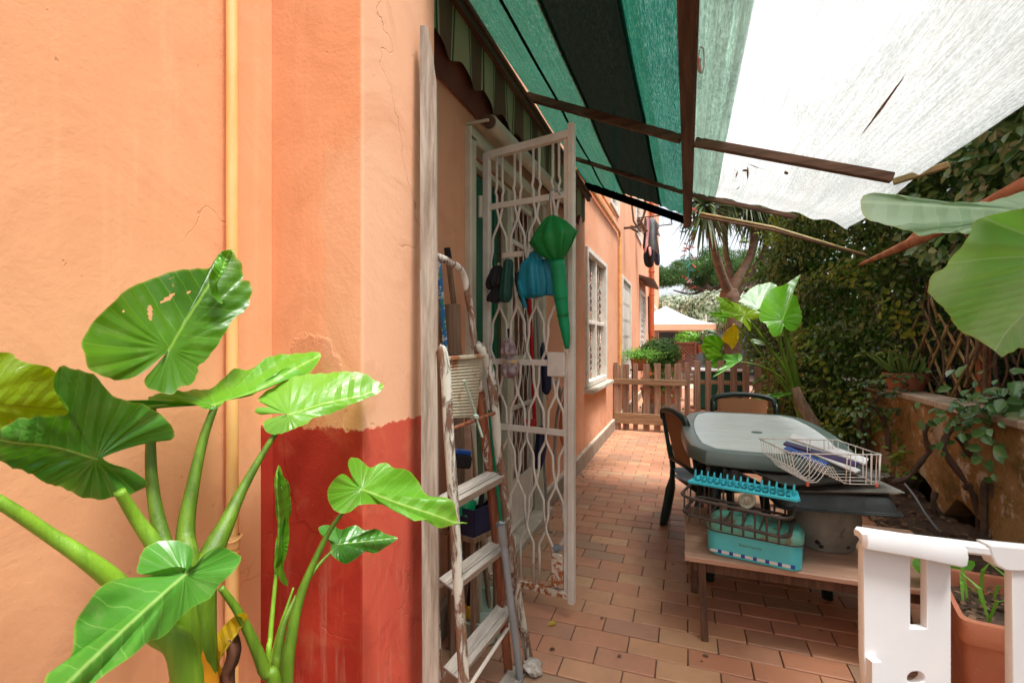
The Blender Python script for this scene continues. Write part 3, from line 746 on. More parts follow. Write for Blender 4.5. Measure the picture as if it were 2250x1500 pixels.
# open security gate, hinged on the left jamb and swung out over the patio
GA, GB = (-.915, 2.135), (-.462, 2.055)
dG = Vector((GB[0]-GA[0], GB[1]-GA[1], 0)); WG = dG.length; dG.normalize(); nG = Vector((dG.y, -dG.x, 0))
MG = Matrix((dG, -nG, Vector((0, 0, 1)))).transposed()
def gp_(u, z, o=0): return Vector((GA[0], GA[1], 0))+dG*u+Vector((0, 0, z))+nG*o
mb = MB()
mb.cbox(gp_(.014, 1.085), (.034, .03, 2.03), .003, MG); mb.cbox(gp_(WG-.010, 1.105), (.028, .032, 2.08), .003, MG); mb.cbox(gp_(WG-.036, 1.095, -.006), (.02, .02, 2.03), .002, MG)
mb.bar(gp_(.02, 2.085), gp_(WG-.02, 2.10), .03, .035)
gate = obj('security_gate', mb, M_CREAM, house, label='open cream wavy bar security gate swung out over the patio')
mb = MB(); mb.bar(gp_(.02, .085), gp_(WG-.025, .098), .03, .03); obj('bottom_rail', mb, M_RUST, gate)
grille(gate, GA, GB, .10, 2.075, 8, r=.0066, zone=.17, period=.40, frame_w=.034)
for z in (1.84, 1.105, .80): 
    mb = MB(); mb.cbox(gp_(WG/2-.01, z), (WG-.06, .012, .028), .002, MG); obj('crossbar', mb, M_CREAM, gate)
mb = MB(); mb.cbox(gp_(WG-.075, 1.10, .008), (.082, .034, .105), .003, MG); obj('lock_plate', mb, M_CREAM, gate)
mb = MB(); mb.cbox(gp_(WG-.073, .20, .006), (.05, .03, .145), .003, MG); obj('bolt_box', mb, M_RUST, gate)
mb = MB(); mb.lathe(gp_(WG-.073, .28, .006), [(.004, 0), (.018, .005), (.022, .018), (.014, .028), (.001, .03)], 9, wob=.8); obj('rag', mb, M_GREYC, gate)
mb = MB(); mb.cbox(gp_(.16, 1.60, .012), (.105, .006, .026), .002, MG); obj('label_strip', mb, M_PAPER, gate)
# closed second leaf in the doorway
mb = MB()
LA, LB = (WX-.045, 2.69), (WX-.045, 3.12)
for y in (LA[1]+.012, LB[1]-.012): mb.cbox((WX-.045, y, 1.06), (.03, .028, 2.0), .003)
mb.cbox((WX-.045, 2.905, 2.05), (.03, .43, .03), .003); mb.cbox((WX-.045, 2.905, .07), (.03, .43, .03), .003)
leaf2 = obj('closed_gate_leaf', mb, M_CREAM, house)
grille(leaf2, LA, LB, .36, 2.04, 8, r=.006, zone=.13, period=.42, frame_w=.03)
mb = MB(); mb.cbox((WX-.045, 2.905, .215), (.02, .40, .28), .003); obj('kick_panel', mb, M_CREAM, leaf2)
for z in (.80, 1.1, 1.8):
    mb = MB(); mb.cbox((WX-.035, 2.905, z), (.012, .40, .028), .002); obj('crossbar', mb, M_CREAM, leaf2)

# ------------------------------------------------------------------ windows
def window(h, style, lab):
    a, b, c, d = h; X = WX+.012; w = .055
    mb = MB()
    for y in (a+w/2, b-w/2): mb.cbox((X-.03, y, (c+d)/2), (.09, w, d-c), .006)
    for z in (c+w/2, d-w/2): mb.cbox((X-.03, (a+b)/2, z), (.088, b-a-2*w+.01, w), .006)
    f = obj('window', mb, M_WHITEFR, house, label=lab)
    ym = (a+b)/2; zm = c+(d-c)*.47
    if style == 1:
        mb = MB(); mb.cbox((X-.035, ym, (c+d)/2), (.05, .045, d-c-2*w), .004); obj('mullion', mb, M_WHITEFR, f)
        for y in ((a+w+ym-.02)/2, (b-w+ym+.02)/2):
            mb = MB(); mb.cbox((X-.035, y, zm), (.048, (b-a)/2-w-.03, .04), .004); obj('transom', mb, M_WHITEFR, f)
            for z0, z1 in ((c+w, zm-.02), (zm+.02, d-w)):
                mb = MB(); mb.box((X-.085, y, (z0+z1)/2), (.006, (b-a)/2-w-.02, z1-z0)); obj('pane', mb, M_PANE, f)
                for k in range(4):
                    yy = y-.19+k*.125; sg = 1 if k % 2 else -1; L = z1-z0
                    pts = [(X-.05, yy, z0)]
                    zz = z0+L*.12
                    for q in range(9):
                        pts.append((X-.05, yy+(.042*sg if q % 2 else -.042*sg), zz)); zz += L*.06
                    pts += [(X-.05, yy, zz), (X-.05, yy, z1)]
                    mb = MB(); mb.tube(pts, .0085, 5); obj('rod', mb, M_RUST if k % 2 else M_CREAM, f, smooth=True)
    elif style == 2:
        for y0, y1 in ((a+w, ym-.008), (ym+.008, b-w)):
            mb = MB(); mb.box((X-.03, (y0+y1)/2, (c+d)/2), (.03, y1-y0, d-c-2*w)); sh = obj('shutter', mb, M_WHITEFR, f)
            q = MB()
            for r_ in range(6):
                for s_ in range(3): q.box((X-.0135, y0+(y1-y0)*(s_+.5)/3, c+.2+(d-c-.35)*r_/5), (.004, .03, .045))
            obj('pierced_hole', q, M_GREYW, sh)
    else:
        n = 12
        for y0, y1 in ((a+w, ym-.01), (ym+.01, b-w)):
            mb = MB(); mb.box((X-.07, (y0+y1)/2, (c+d)/2), (.02, y1-y0, d-c-2*w)); sh = obj('shutter', mb, M_WHITEFR, f)
            for k in range(n):
                mb = MB(); mb.box((X-.045, (y0+y1)/2, c+w+(d-c-2*w)*(k+.5)/n), (.022, y1-y0-.02, .02), Matrix.Rotation(.5, 3, 'Y')); obj('slat', mb, M_WHITEFR, sh)
    return f
f1 = window(WINS[0], 1, 'nearest white window with wavy bars beyond the gate')
mb = MB(); mb.cbox((WX+.035, 5.36, .71), (.13, 1.34, .045), .008); obj('sill', mb, M_STONE, f1)
window(WINS[1], 2, 'second white window with pierced shutters')
f3 = window(WINS[2], 3, 'third window with slatted shutters under a small hood')
mb = MB(); mb.box((WX+.14, 11.25, 2.52), (.34, 1.8, .05), Matrix.Rotation(.35, 3, 'Y')); obj('hood', mb, M_BENCHD, f3)
window(WINS[3], 3, 'farthest ground floor window')
for h in WINS[4:]: window(h, 3, 'upper floor window with slatted shutters')
# ------------------------------------------------------------------ pipes
mb = MB(); p0 = PX(496, 0, -1.018); 
mb.tube([(-1.018, .853, 3.4), (-1.018, .853, .70)], .0135, 14); pipe = obj('yellow_gas_pipe', mb, M_PIPEY, house, smooth='auto')
zr = .705
mb = MB(); mb.lathe((-1.018, .853, 0), [(.0165, zr+.035), (.0175, zr+.03), (.0175, zr+.012), (.0165, zr+.006)], 14); obj('pipe_collar', mb, M_PIPEY, pipe, smooth=True)
mb = MB(); mb.tube([Vector((-1.018+.020*math.cos(a), .853+.020*math.sin(a), zr+.028+.004*math.sin(a*2))) for a in [i*math.pi/10 for i in range(21)]], .0022, 6); obj('tie_wire', mb, M_PIPEY, pipe)
mb = MB(); mb.tube([(-1.018, .853, .70), (-1.018, .853, .0)], .0155, 14); obj('lower_sleeve', mb, M_PIPEY, pipe, smooth='auto')
mb = MB(); mb.tube([(WX+.03, 4.2, 2.74), (WX+.03, 7.06, 2.78), (WX+.03, 7.12, 2.72), (WX+.03, 7.12, .12)], .02, 8); obj('yellow_gas_pipe', mb, M_PIPEG, house, smooth='auto')
mb = MB(); mb.tube([(WX+.03, 4.2, 2.86), (WX+.03, 6.6, 2.9)], .014, 8); obj('yellow_gas_pipe', mb, M_PIPEG, house, smooth='auto')
mb = MB(); mb.tube([(WX+.08, 13.1, 6.2), (WX+.08, 13.1, .02)], .065, 12)
dp = obj('red_downpipe', mb, M_PIPER, house, smooth='auto')
for z in (1.0, 2.4, 3.0, 4.2):
    mb = MB(); mb.lathe((WX+.08, 13.1, z), [(.07, 0), (.075, .01), (.075, .04), (.07, .05)], 12); obj('pipe_collar', mb, M_PIPER, dp, smooth=True)
mb = MB(); mb.tube([(WX+.06, 12.2, 2.3), (WX+.05, 12.5, 1.4), (WX+.06, 12.9, .7)], .02, 6); obj('cable', mb, M_BENCHD, house)
# bracket with cable loop under the canopy hem
c0 = PX(1385, 500, WX+.1)
mb = MB(); mb.tube([c0+Vector((-.1, 0, 0)), c0, c0+Vector((.12, 0, -.08))], .02, 6)
mb.tube([c0+Vector((-.02, 0, .8)), c0+Vector((.02, 0, .4)), c0+Vector((.05, 0, .1)), c0+Vector((.16, 0, -.08))], .016, 6)
mb.tube([c0+Vector((.0, 0, .02))]+[c0+Vector((.26*math.sin(a)*.9, 0, .35-.38*math.cos(a))) for a in (.4, .7, 1., 1.3, 1.6, 1.9)], .018, 6)
obj('wall_bracket', mb, M_BENCHD, house, label='brown wall bracket with a drooping cable loop')
# roller awning box over the door, valance and slat
mb = MB(); mb.tube([(WX+.11, 2.02, 2.19), (WX+.11, 3.42, 2.235)], .036, 16); rol = obj('rolled_blind', mb, M_CREAMFR, house, smooth='auto')
for y, z in ((2.0, 2.19), (3.44, 2.235)):
    mb = MB(); mb.tube([(WX+.11, y, z), (WX+.11, y+.02, z)], .03, 12); obj('end_cap', mb, M_BENCHD, rol)
mb = MB(); mb.bar((WX+.002, 2.0, 2.19), (WX+.12, 1.985, 2.185), .012, .012); obj('blind_bracket', mb, M_CREAMFR, rol)
def val(u, v):
    y = 1.36+u*3.1; z1 = 2.60-.02*u; sc = .045*abs(math.sin(u*13*math.pi)); z0 = 2.36-.07*u-sc+.03
    return Vector((-.895+.012*math.sin(u*26*math.pi)*v, y, z1+(z0-z1)*v))
mb = MB(); mb.sheet(160, 5, val); aw = obj('striped_awning', mb, M_AWN, house, smooth=True)
def val2(u, v):
    y = 1.36+u*3.0; z1 = 2.42-.05*u; z0 = 2.26-.0*u
    return Vector((-.915-.02*v, y, z1+(z0-z1)*v))
def val3(u, v):
    return Vector((-.945+.045*v, 1.355+u*3.1, 2.70-.09*v+.012*math.sin(u*22)))
mb = MB(); mb.sheet(60, 3, val2); obj('valance_shade', mb, M_AWNB, aw, smooth=True)  # red brown sheet stands in for the shadow below the valance
mb = MB(); mb.sheet(60, 3, val3); obj('awning_top', mb, M_AWNB, aw, smooth=True)
mb = MB(); mb.bar((-.885, 1.36, 2.595), (-.885, 4.6, 2.56), .03, .045); mb.bar((-.862, 1.36, 2.62), (-.862, 4.6, 2.585), .012, .02); obj('awning_batten', mb, M_BEAM, aw)

# ------------------------------------------------------------------ retaining wall on the right
gw = thing('retaining_wall', (1.6, 5, 0), 'low stained ochre wall with a stone ledge and hollows at its foot right of the table', 'wall')
ol = [(-1.5, 0)]+[(3.2, 0), (3.25, .05), (3.32, .10), (3.45, .07)]
def arch(y0, y1, h, n=7):
    return [(y0+(y1-y0)*k/n, h*math.sin(math.pi*min(1, max(0, (k+.3)/(n+.6))))**.6*random.uniform(.85, 1.1)) for k in range(n+1)]
ol = [(-1.5, 0), (2.75, 0)]+arch(2.8, 3.2, .10)+arch(3.45, 4.0, .22)+[(4.02, .06)]+arch(4.08, 4.75, .25)+[(4.8, 0), (5.9, 0), (9, 0), (9, .75), (-1.5, .75)]
Mw = Matrix(((0, 0, 1, 1.68), (1, 0, 0, 0), (0, 1, 0, 0), (0, 0, 0, 1)))
obj('wall_face', plate([ol], .14, Mw, .006), M_RETAIN, gw)
mb = MB(); mb.box2((1.78, -1.5, -.05), (2.6, 9, .70)); obj('earth_fill', mb, M_SOIL, gw)
y = -1.5; i = 0
while y < 9:
    L = random.uniform(.42, .6)
    mb = MB(); mb.cbox((1.685+random.uniform(-.006, .006), y+L/2, .775+random.uniform(-.003, .004)), (.22, L-.008, .045), .007); obj('coping_stone', mb, M_STONE if i % 3 else M_BASEB, gw); y += L; i += 1
def bed(u, v):
    x = 1.12+u*.52; y = 1.2+v*6.5
    return Vector((x, y, -.01+.075*min(1, u*2.2)+.05*noise.noise(Vector((x*6, y*5, 0)))+.02*noise.noise(Vector((x*25, y*25, 3)))))
mb = MB(); mb.sheet(26, 200, bed); obj('soil_bed', mb, M_SOIL, smooth=True, kind='structure')
n = 1500; ps = np.stack([rng.uniform(1.1, 1.6, n), rng.uniform(1.3, 6.8, n), rng.uniform(.03, .09, n)], 1)
V, Fq = leafcloud(ps, np.tile([0, 0, 1.], (n, 1)), .04, 5, .5, .1); npobj('dry_leaf_litter', V, Fq, M_LITTER, label='brown dry leaves littering the soil under the right wall', category='leaf litter') if False else setp(npobj('dry_leaf_litter', V, Fq, M_LITTER), 'brown dry leaves littering the soil under the right wall', 'leaf litter', kind='stuff')
gw2 = MB(); gw2.box2((2.62, -1.5, 0), (2.8, 9, 3.4)); gw2.add(*(lambda q: (q.v, q.f))(MB().box2((1.45, 9.0, 0), (2.8, 9.18, 2.5)))); single('back_garden_wall', gw2, M_GREYW, 'grey wall coloured dark for the shade behind the ivy and bamboo trellis', 'wall')

# ------------------------------------------------------------------ shade canopy
cn = thing('shade_canopy', (0, 2.8, 2.3), 'green, black and white shade cloth canopy on a brown wooden frame over the patio', 'canopy')
def zc(x): return 2.335-(.435*x if x < 0 else .335*x)
def cloth(x0, x1, y0, y1, dz=0, fold=0, sag=.03, nx=26, ny=44, ff=9, ragged=0, curl=0):
    def f(u, v):
        x = x0+(x1-x0)*u; y = y0+(y1-y0)*v
        z = zc(x)+dz
        for b0, b1 in ((.9, 2.83), (2.83, 3.87), (3.87, 4.65)):
            if b0 <= y <= b1: z -= sag*math.sin(math.pi*(y-b0)/(b1-b0))*(.4+.6*math.sin(math.pi*min(1, max(0, (x+1)/2))))
        z += fold*(math.sin(u*math.pi*ff+.6*math.sin(y*2.2))+.5*noise.noise(Vector((x*14, y*1.1, 2))))
        z += .006*noise.noise(Vector((x*9, y*2, 7)))
        if curl: z -= curl*max(0, (u-.86)/.14)**2
        if ragged and v == 1: y += ragged*noise.noise(Vector((x*30, 0, 1)))
        return Vector((x, y, z))
    return MB().sheet(nx, ny, f)
obj('green_net', cloth(-.915, -.54, 1.25, 4.62, 0, .004), M_NETG, cn, smooth=True)
obj('green_net', cloth(-.235, .028, 1.1, 4.62, .0, .008, ff=5), M_NETG, cn, smooth=True)
obj('black_net', cloth(-.565, -.215, 1.2, 4.62, .012, .003), M_NETB, cn, smooth=True)
obj('green_seam', cloth(-.745, -.725, 1.25, 4.6, -.008, .001, nx=3), M_NETB, cn, smooth=True)
obj('white_cloth', cloth(.0, 1.02, .8, 3.90, .014, .009, .055, nx=70, ff=9, curl=.03), M_CLOTHW, cn, smooth=True)
obj('pale_green_net', cloth(.02, .195, .8, 3.89, .002, .012, .035, ff=5), M_NETP, cn, smooth=True)
for (x, y, L, a, w) in ((.69, 2.2, .55, .05, .006), (.335, 3.15, .20, .1, .006), (.37, 3.05, .1, 1.2, .007), (.28, 3.2, .12, .0, .004), (.52, 3.06, .05, .3, .012), (.31, 3.45, .10, -.1, .005), (.32, 3.12, .03, .5, .02)):
    mb = MB()
    pts = []
    N = 10
    for k in range(N+1):
        t = k/N*2-1; xx = x+math.sin(a)*L*t/2; yy = y+math.cos(a)*L*t/2; ww = w*(1-abs(t))**.7*(1+.4*noise.noise(Vector((k, x, y))))
        z = zc(xx)-.045*math.sin(math.pi*min(1, max(0, (yy-.9)/1.93 if yy < 2.83 else (yy-2.83)/1.04)))*(.4+.6*math.sin(math.pi*min(1, (xx+1)/2)))+.003
        pts += [(xx-ww, yy, z), (xx+ww, yy, z)]
    mb.add(pts, [(2*k, 2*k+1, 2*k+3, 2*k+2) for k in range(N)]); obj('tear', mb, M_TEAR, cn)
mb = MB(); mb.bar((0, .75, 2.305), (0, 4.80, 2.285), .062, .055, e=.004); obj('long_beam', mb, M_BEAM, cn)
mb = MB(); mb.bar((.031, .75, 2.302), (.031, 4.7, 2.282), .012, .04, e=.002); obj('long_beam_fillet', mb, M_BENCHD, cn)
def crossbeam(y, xa, xb, w, h, dz, nm, mat=M_BEAMX):
    mb = MB(); mb.bar((xa, y, zc(xa)-dz), (-.031, y, zc(-.031)-dz), w, h, e=.003); obj(nm, mb, mat, cn)
    mb = MB(); mb.bar((.040, y, zc(.04)-dz), (xb, y, zc(xb)-dz), w, h, e=.003); obj(nm, mb, mat, cn)
crossbeam(2.83, -.93, .935, .04, .045, .03, 'cross_beam')
crossbeam(3.87, -.92, .72, .028, .03, .022, 'cross_beam')
mb = MB(); mb.bar((-.93, 4.63, zc(-.93)-.03), (0.0, 4.63, zc(0)-.05), .05, .06); obj('hem_batten', mb, M_NETB, cn)
mb = MB(); mb.bar(P(1962, 400, 2.34), P(2085, 362, 2.2), .03, .028); obj('prop_stick', mb, M_BAMBOO, cn)
for d_ in (0, .028):
    mb = MB(); mb.tube([P(1538, 476, 4.25)+Vector((0, 0, d_)), P(1700, 506, 4.0)+Vector((0, 0, d_*.8)), P(1905, 562, 3.7)], .013, 7); obj('pole', mb, M_BAMBOO if d_ else M_TWIG, cn, smooth=True)

# ================================================================== THINGS ON THE PATIO
# ---- plank leaning against the corner of the pier
pa, pb = P(948, 1660, 1.33), P(941, 62, 1.40)
pa = Vector((pa.x, pa.y, 0))
mb = MB(); n = 26
d = (pb-pa).normalized(); sd = Vector((CYW, SY, 0)); fw = d.cross(sd)
vs = []
for i in range(n+1):
    t = i/n; c = pa.lerp(pb, t)+Vector((0, 0, 0)); w0 = .0225+.0015*noise.noise(Vector((t*9, 0, 0))); w1 = .0225+.0015*noise.noise(Vector((t*7, 5, 0)))
    if i == n: w0, w1 = .016, .004; c -= sd*.006
    if i == n-1: w1 = .012
    for a, b in ((-w0, -.011), (w1, -.011), (w1, .011), (-w0, .011)): vs.append(c+sd*a+fw*b)
mb.add(vs, [(i*4+k, i*4+(k+1) % 4, i*4+4+(k+1) % 4, i*4+4+k) for i in range(n) for k in range(4)]+[(3, 2, 1, 0), (n*4, n*4+1, n*4+2, n*4+3)])
single('wooden_plank', mb, M_GREYWOOD, 'tall weathered grey plank leaning on the corner of the orange pier', 'plank')

# ---- old stepladder, folded, with flaking paint
ld = thing('stepladder', (-.6, 1.45, 0), 'old wooden and metal stepladder with flaking paint and grey treads leaning beside the plank', 'ladder')
def rail(pts, r, mat, name, **k):
    q = cr([P(*p) for p in pts], 5)
    if q[-1].z < .02: q[-1].z = 0
    q = cr([P(*p) for p in pts], 5)
    mb = MB(); mb.tube(q, r, 10, flat=.7, flatn=(SY, -CYW, 0)); o = obj(name, mb, mat, ld, smooth=True, **k); return o
# tall frame: bent hoop at the top
rail([(972, 1640, 1.50), (955, 1300, 1.49), (940, 1000, 1.47), (929, 760, 1.46), (922, 610, 1.45), (926, 575, 1.46), (940, 562, 1.48), (963, 565, 1.52), (1003, 585, 1.58), (1020, 610, 1.62), (1030, 660, 1.63), (1037, 700, 1.64), (1045, 790, 1.65), (1056, 860, 1.66)], .0125, M_LADDERW, 'hoop_rail', label='tall bent rail with flaking white paint')
rail([(1054, 850, 1.67), (1066, 960, 1.67), (1080, 1080, 1.68), (1092, 1200, 1.70), (1108, 1380, 1.72), (1118, 1475, 1.74)], .0165, M_LADDERB, 'inner_rail')
# front frame
rail([(963, 765, 1.36), (972, 775, 1.36), (980, 830, 1.36), (986, 950, 1.355), (996, 1100, 1.35), (1005, 1250, 1.34), (1014, 1400, 1.33), (1022, 1540, 1.33), (1034, 1700, 1.34)], .0155, M_LADDER, 'front_rail', label='left front rail mottled white and brown')
rail([(1046, 757, 1.62), (1060, 770, 1.62), (1074, 805, 1.63), (1084, 870, 1.64), (1096, 990, 1.66), (1110, 1100, 1.68), (1126, 1230, 1.71), (1144, 1350, 1.75), (1166, 1465, 1.79)], .0165, M_LADDER, 'front_rail', label='right front rail of brown wood with white streaks')
def tread(a, b, w=.06):
    a, b = P(*a), P(*b); mb = MB(); u = Vector((-.35, -.1, .9)).normalized()
    mb.bar(a, b, .055, .006, up=(.35, 0, 1)); mb.bar(a+Vector((.026, -.002, -.014)), b+Vector((.026, -.002, -.014)), .005, .028, up=(.35, 0, 1))
    mb.bar(a+Vector((-.022, 0, -.012)), b+Vector((-.022, 0, -.012)), .004, .022, up=(.35, 0, 1))
    for k in (-.012, 0, .012): mb.bar(a+Vector((k, 0, .004)), b+Vector((k, 0, .004)), .003, .002, up=(.35, 0, 1))
    obj('tread', mb, M_TREAD, ld)
tread((972, 1103, 1.40), (1090, 1040, 1.67)); tread((978, 1283, 1.42), (1094, 1196, 1.69)); tread((990, 1478, 1.43), (1112, 1330, 1.72)); tread((1098, 1530, 1.55), (1138, 1470, 1.76))
mb = MB(); mb.tube([P(985, 945, 1.37), P(1086, 907, 1.63)], .006, 7); obj('tie_bar', mb, M_LADDERB, ld)
mb = MB(); mb.tube([P(1030, 1510, 1.40), P(1120, 1372, 1.74)], .0065, 7); obj('tie_bar', mb, M_CREAM, ld, label='pale lower tie bar')
mb = MB(); mb.tube([P(1020, 835, 1.45), P(1042, 900, 1.5), P(1052, 935, 1.52), P(1060, 960, 1.52)], .004, 6); mb.lathe(P(1046, 915, 1.5), [(.001, -.008), (.009, -.004), (.010, .004), (.001, .009)], 8, wob=.8); obj('cord_knot', mb, M_BASIN, ld)
# ribbed metal platform folded down
A, B_, Cc, D = P(983, 790, 1.40), P(1062, 783, 1.60), P(1046, 915, 1.60), P(990, 918, 1.41)
def plat(u, v):
    p = (A.lerp(B_, u)).lerp(D.lerp(Cc, u), v); nn = Vector((CYW, SY, 0)).cross(Vector((0, 0, 1)))
    return p+nn*(.0025*math.sin(v*38*math.pi)-.012*(abs(2*u-1)**8))
mb = MB(); mb.sheet(12, 114, plat); pf = obj('ribbed_platform', mb, M_DUSTP, ld, smooth=True)
mb = MB(); mb.bar(P(978, 788, 1.39), P(1064, 781, 1.60), .012, .012); obj('platform_lip', mb, M_DUSTP, pf)

# ---- grey pipe standing in front of the ladder
mb = MB(); a, b = P(1103, 1168, 1.60), P(1146, 1520, 1.70); b = P(1154, 1580, 1.72)
gpz = b+(b-a).normalized()*0; gpz = a+(b-a)*((a.z)/(a.z-b.z)) if a.z != b.z else b
mb.tube([gpz, a], .0125, 14); gpo = thing('grey_pipe', (gpz.x, gpz.y, 0), 'grey plastic pipe with a wider socket at its top leaning on the stepladder', 'pipe')
obj('pipe_body', mb, M_GREYPVC, gpo, smooth='auto')
dn = (a-gpz).normalized()
mb = MB(); mb.tube([a-dn*.05, a-dn*.045, a+dn*.02, a+dn*.03], [.0125, .0155, .0155, .018], 14, cap=False)
mb.tube([a-dn*.03, a+dn*.032], [.012, .0155], 14, cap=False); obj('socket', mb, M_GREYPVC, gpo, smooth='auto')
mb = MB(); mb.tube([a+Vector((-.01, -.01, .03)), a+Vector((.0, -.02, .038)), a+Vector((.012, -.01, .034)), a+Vector((.008, .006, .03))], .004, 8); obj('cut_lug', mb, M_GREYPVC, gpo)

# ---- rubble at the ladder's foot
for k, (px, py, t, s) in enumerate(((1172, 1476, 1.74, .032),)):
    c = P(px, py, t); bm = bmesh.new(); bmesh.ops.create_icosphere(bm, subdivisions=3, radius=s)
    for v in bm.verts: v.co = Vector((v.co.x, v.co.y, v.co.z*.7))*(1+.55*noise.noise(v.co*38)+.3*noise.noise(v.co*90))
    mb = MB(); zmin = min(v.co.z for v in bm.verts); mb.v = [tuple(v.co+Vector((c.x, c.y, -zmin))) for v in bm.verts]; mb.f = [tuple(q.index for q in p.verts) for p in bm.faces]; bm.free()
    single('rubble_lump', mb, M_ROCK, 'lump of pale crumbled mortar on the paving at the foot of the stepladder', 'rubble')

# ---- things stored between the ladder and the door
def stick(name, a, b, r, mat, label, cat, extra=None, toground=True):
    a, b = P(*a), P(*b)
    if toground and a.z > 0: a = b+(a-b)*(b.z/(b.z-a.z))
    t = thing(name, (a.x, a.y, max(0, a.z)), label, cat); mb = MB(); mb.tube([a, b], r, 10); obj('handle', mb, mat, t, smooth='auto')
    return t, a, b
t, a, b = stick('broom_handle', (1020, 860, 2.0), (986, 575, 1.93), .012, M_OLDBOARD, 'dark wooden broom handle with a black end cap against the orange wall', 'broom')
mb = MB(); mb.tube([b, b+(b-a).normalized()*.055], [.015, .013], 10); obj('end_cap', mb, M_BLACK, t, smooth='auto')
t, a, b = stick('flowered_broom', (985, 860, 1.9), (963, 565, 1.86), .011, M_FLOWER, 'pole wrapped in blue and green flower print beside the grey plank', 'broom')
a_, b_ = P(1000, 1000, 2.02), P(990, 665, 1.95)
for j, (pa_, pb_, w) in enumerate((((1003, 1050, 1.95), (992, 668, 1.93), .07), ((1028, 1090, 2.0), (1020, 930, 2.0), .05), ((1040, 1100, 2.08), (1034, 930, 2.05), .045))):
    a, b = P(*pa_), P(*pb_); a = b+(a-b)*(b.z/(b.z-a.z)); mb = MB(); mb.bar(a, b, w, .02, up=(CYW, SY, 0) if 0 else (SY, -CYW, 0), e=.004)
    single('old_board', mb, (M_OLDBOARD, M_BENCH, M_CREAMFR)[j], ('stained brown old board standing behind the ladder hoop', 'reddish board stored upright between ladder and door', 'pale narrow board stored upright beside the door frame')[j], 'board')
# brush with blue top
t = thing('scrubbing_brush', tuple(P(1008, 1030, 1.80)), 'dark brush with a bright blue back wedged behind the ladder rails', 'brush')
a, b = P(992, 990, 1.78), P(1026, 994, 1.86)
mb = MB(); mb.bar(a, b, .05, .022, e=.006); obj('back', mb, M_BLUE, t)
mb = MB(); mb.bar(a-Vector((0, 0, .035)), b-Vector((0, 0, .035)), .055, .05, e=.008); obj('bristles', mb, M_BLACK, t)
mb = MB(); mb.bar(a+Vector((-.01, .03, -.06)), a+Vector((-.02, .05, -.85)), .018, .014); obj('handle', mb, M_OLDBOARD, t)
# navy crate with green cloths
t = thing('navy_crate', tuple(P(1040, 1190, 1.85)), 'navy plastic crate holding green cloths behind the stepladder', 'crate')
c = Vector((-.79, 1.73, .52))
mb = MB()
M2 = Matrix.Rotation(R(-18), 3, 'Z')
for dx, dy, sx, sy in ((0, -.07, .13, .006), (0, .07, .13, .006), (-.065, 0, .006, .134), (.065, 0, .006, .134)): mb.box(c+M2 @ Vector((dx, dy, 0)), (sx, sy, .10), M2)
mb.box(c+Vector((0, 0, -.047)), (.13, .134, .006), M2); obj('crate_body', mb, M_NAVY, t)
mb = MB(); mb.lathe(c+Vector((-.02, -.04, .02)), [(.001, .06), (.025, .055), (.04, .04), (.045, .0)], 14, wob=.4); obj('green_cloth', mb, M_UMBG2, t, smooth=True)
mb = MB(); mb.sheet(10, 10, lambda u, v: c+Vector((-.055+.11*u, -.01+.07*v, .065+.02*math.sin(u*7)+.015*math.sin(v*9)))); obj('pale_cloth', mb, M_BASIN, t, smooth=True)
mb = MB(); mb.box((c.x, c.y, .459), (.15, .16, .018), M2)
for dx, dy in ((-.06, -.065), (.06, -.065), (-.06, .065), (.06, .065)): 
    q = c+M2 @ Vector((dx, dy, 0)); mb.box((q.x, q.y, .225), (.016, .016, .45), M2)
single('small_stool', mb, M_OLDBOARD, 'small brown wooden stool under the navy crate behind the ladder', 'stool')
t, a, b = stick('green_mop', (1096, 1120, 2.12), (1078, 900, 2.1), .013, M_TURQB, 'green mop handle standing by the hinge side of the open gate', 'mop')
t, a, b = stick('black_mop', (1030, 1330, 1.93), (1060, 1075, 1.86), .0105, M_BLACK, 'black mop handle with a yellow foot standing in the pale basin', 'mop', toground=False)
mb = MB(); dd = (b-a).normalized(); mb.tube([a-dd*.05, a-dd*.02, a+dd*.005], [.012, .015, .016], 10); obj('yellow_socket', mb, M_YEL, t, smooth='auto')
c = PZ(1062, 1392, 0); c = Vector((c.x-.01, c.y+.02, 0))
t = thing('plastic_basin', tuple(c), 'round pale green plastic basin on the paving behind the ladder treads', 'basin')
mb = MB(); mb.lathe(c, [(.001, .004), (.105, .004), (.115, .012), (.135, .10), (.15, .105), (.15, .11), (.132, .108), (.11, .016), (.001, .012)], 32); obj('bowl', mb, M_BASIN, t, smooth='auto')
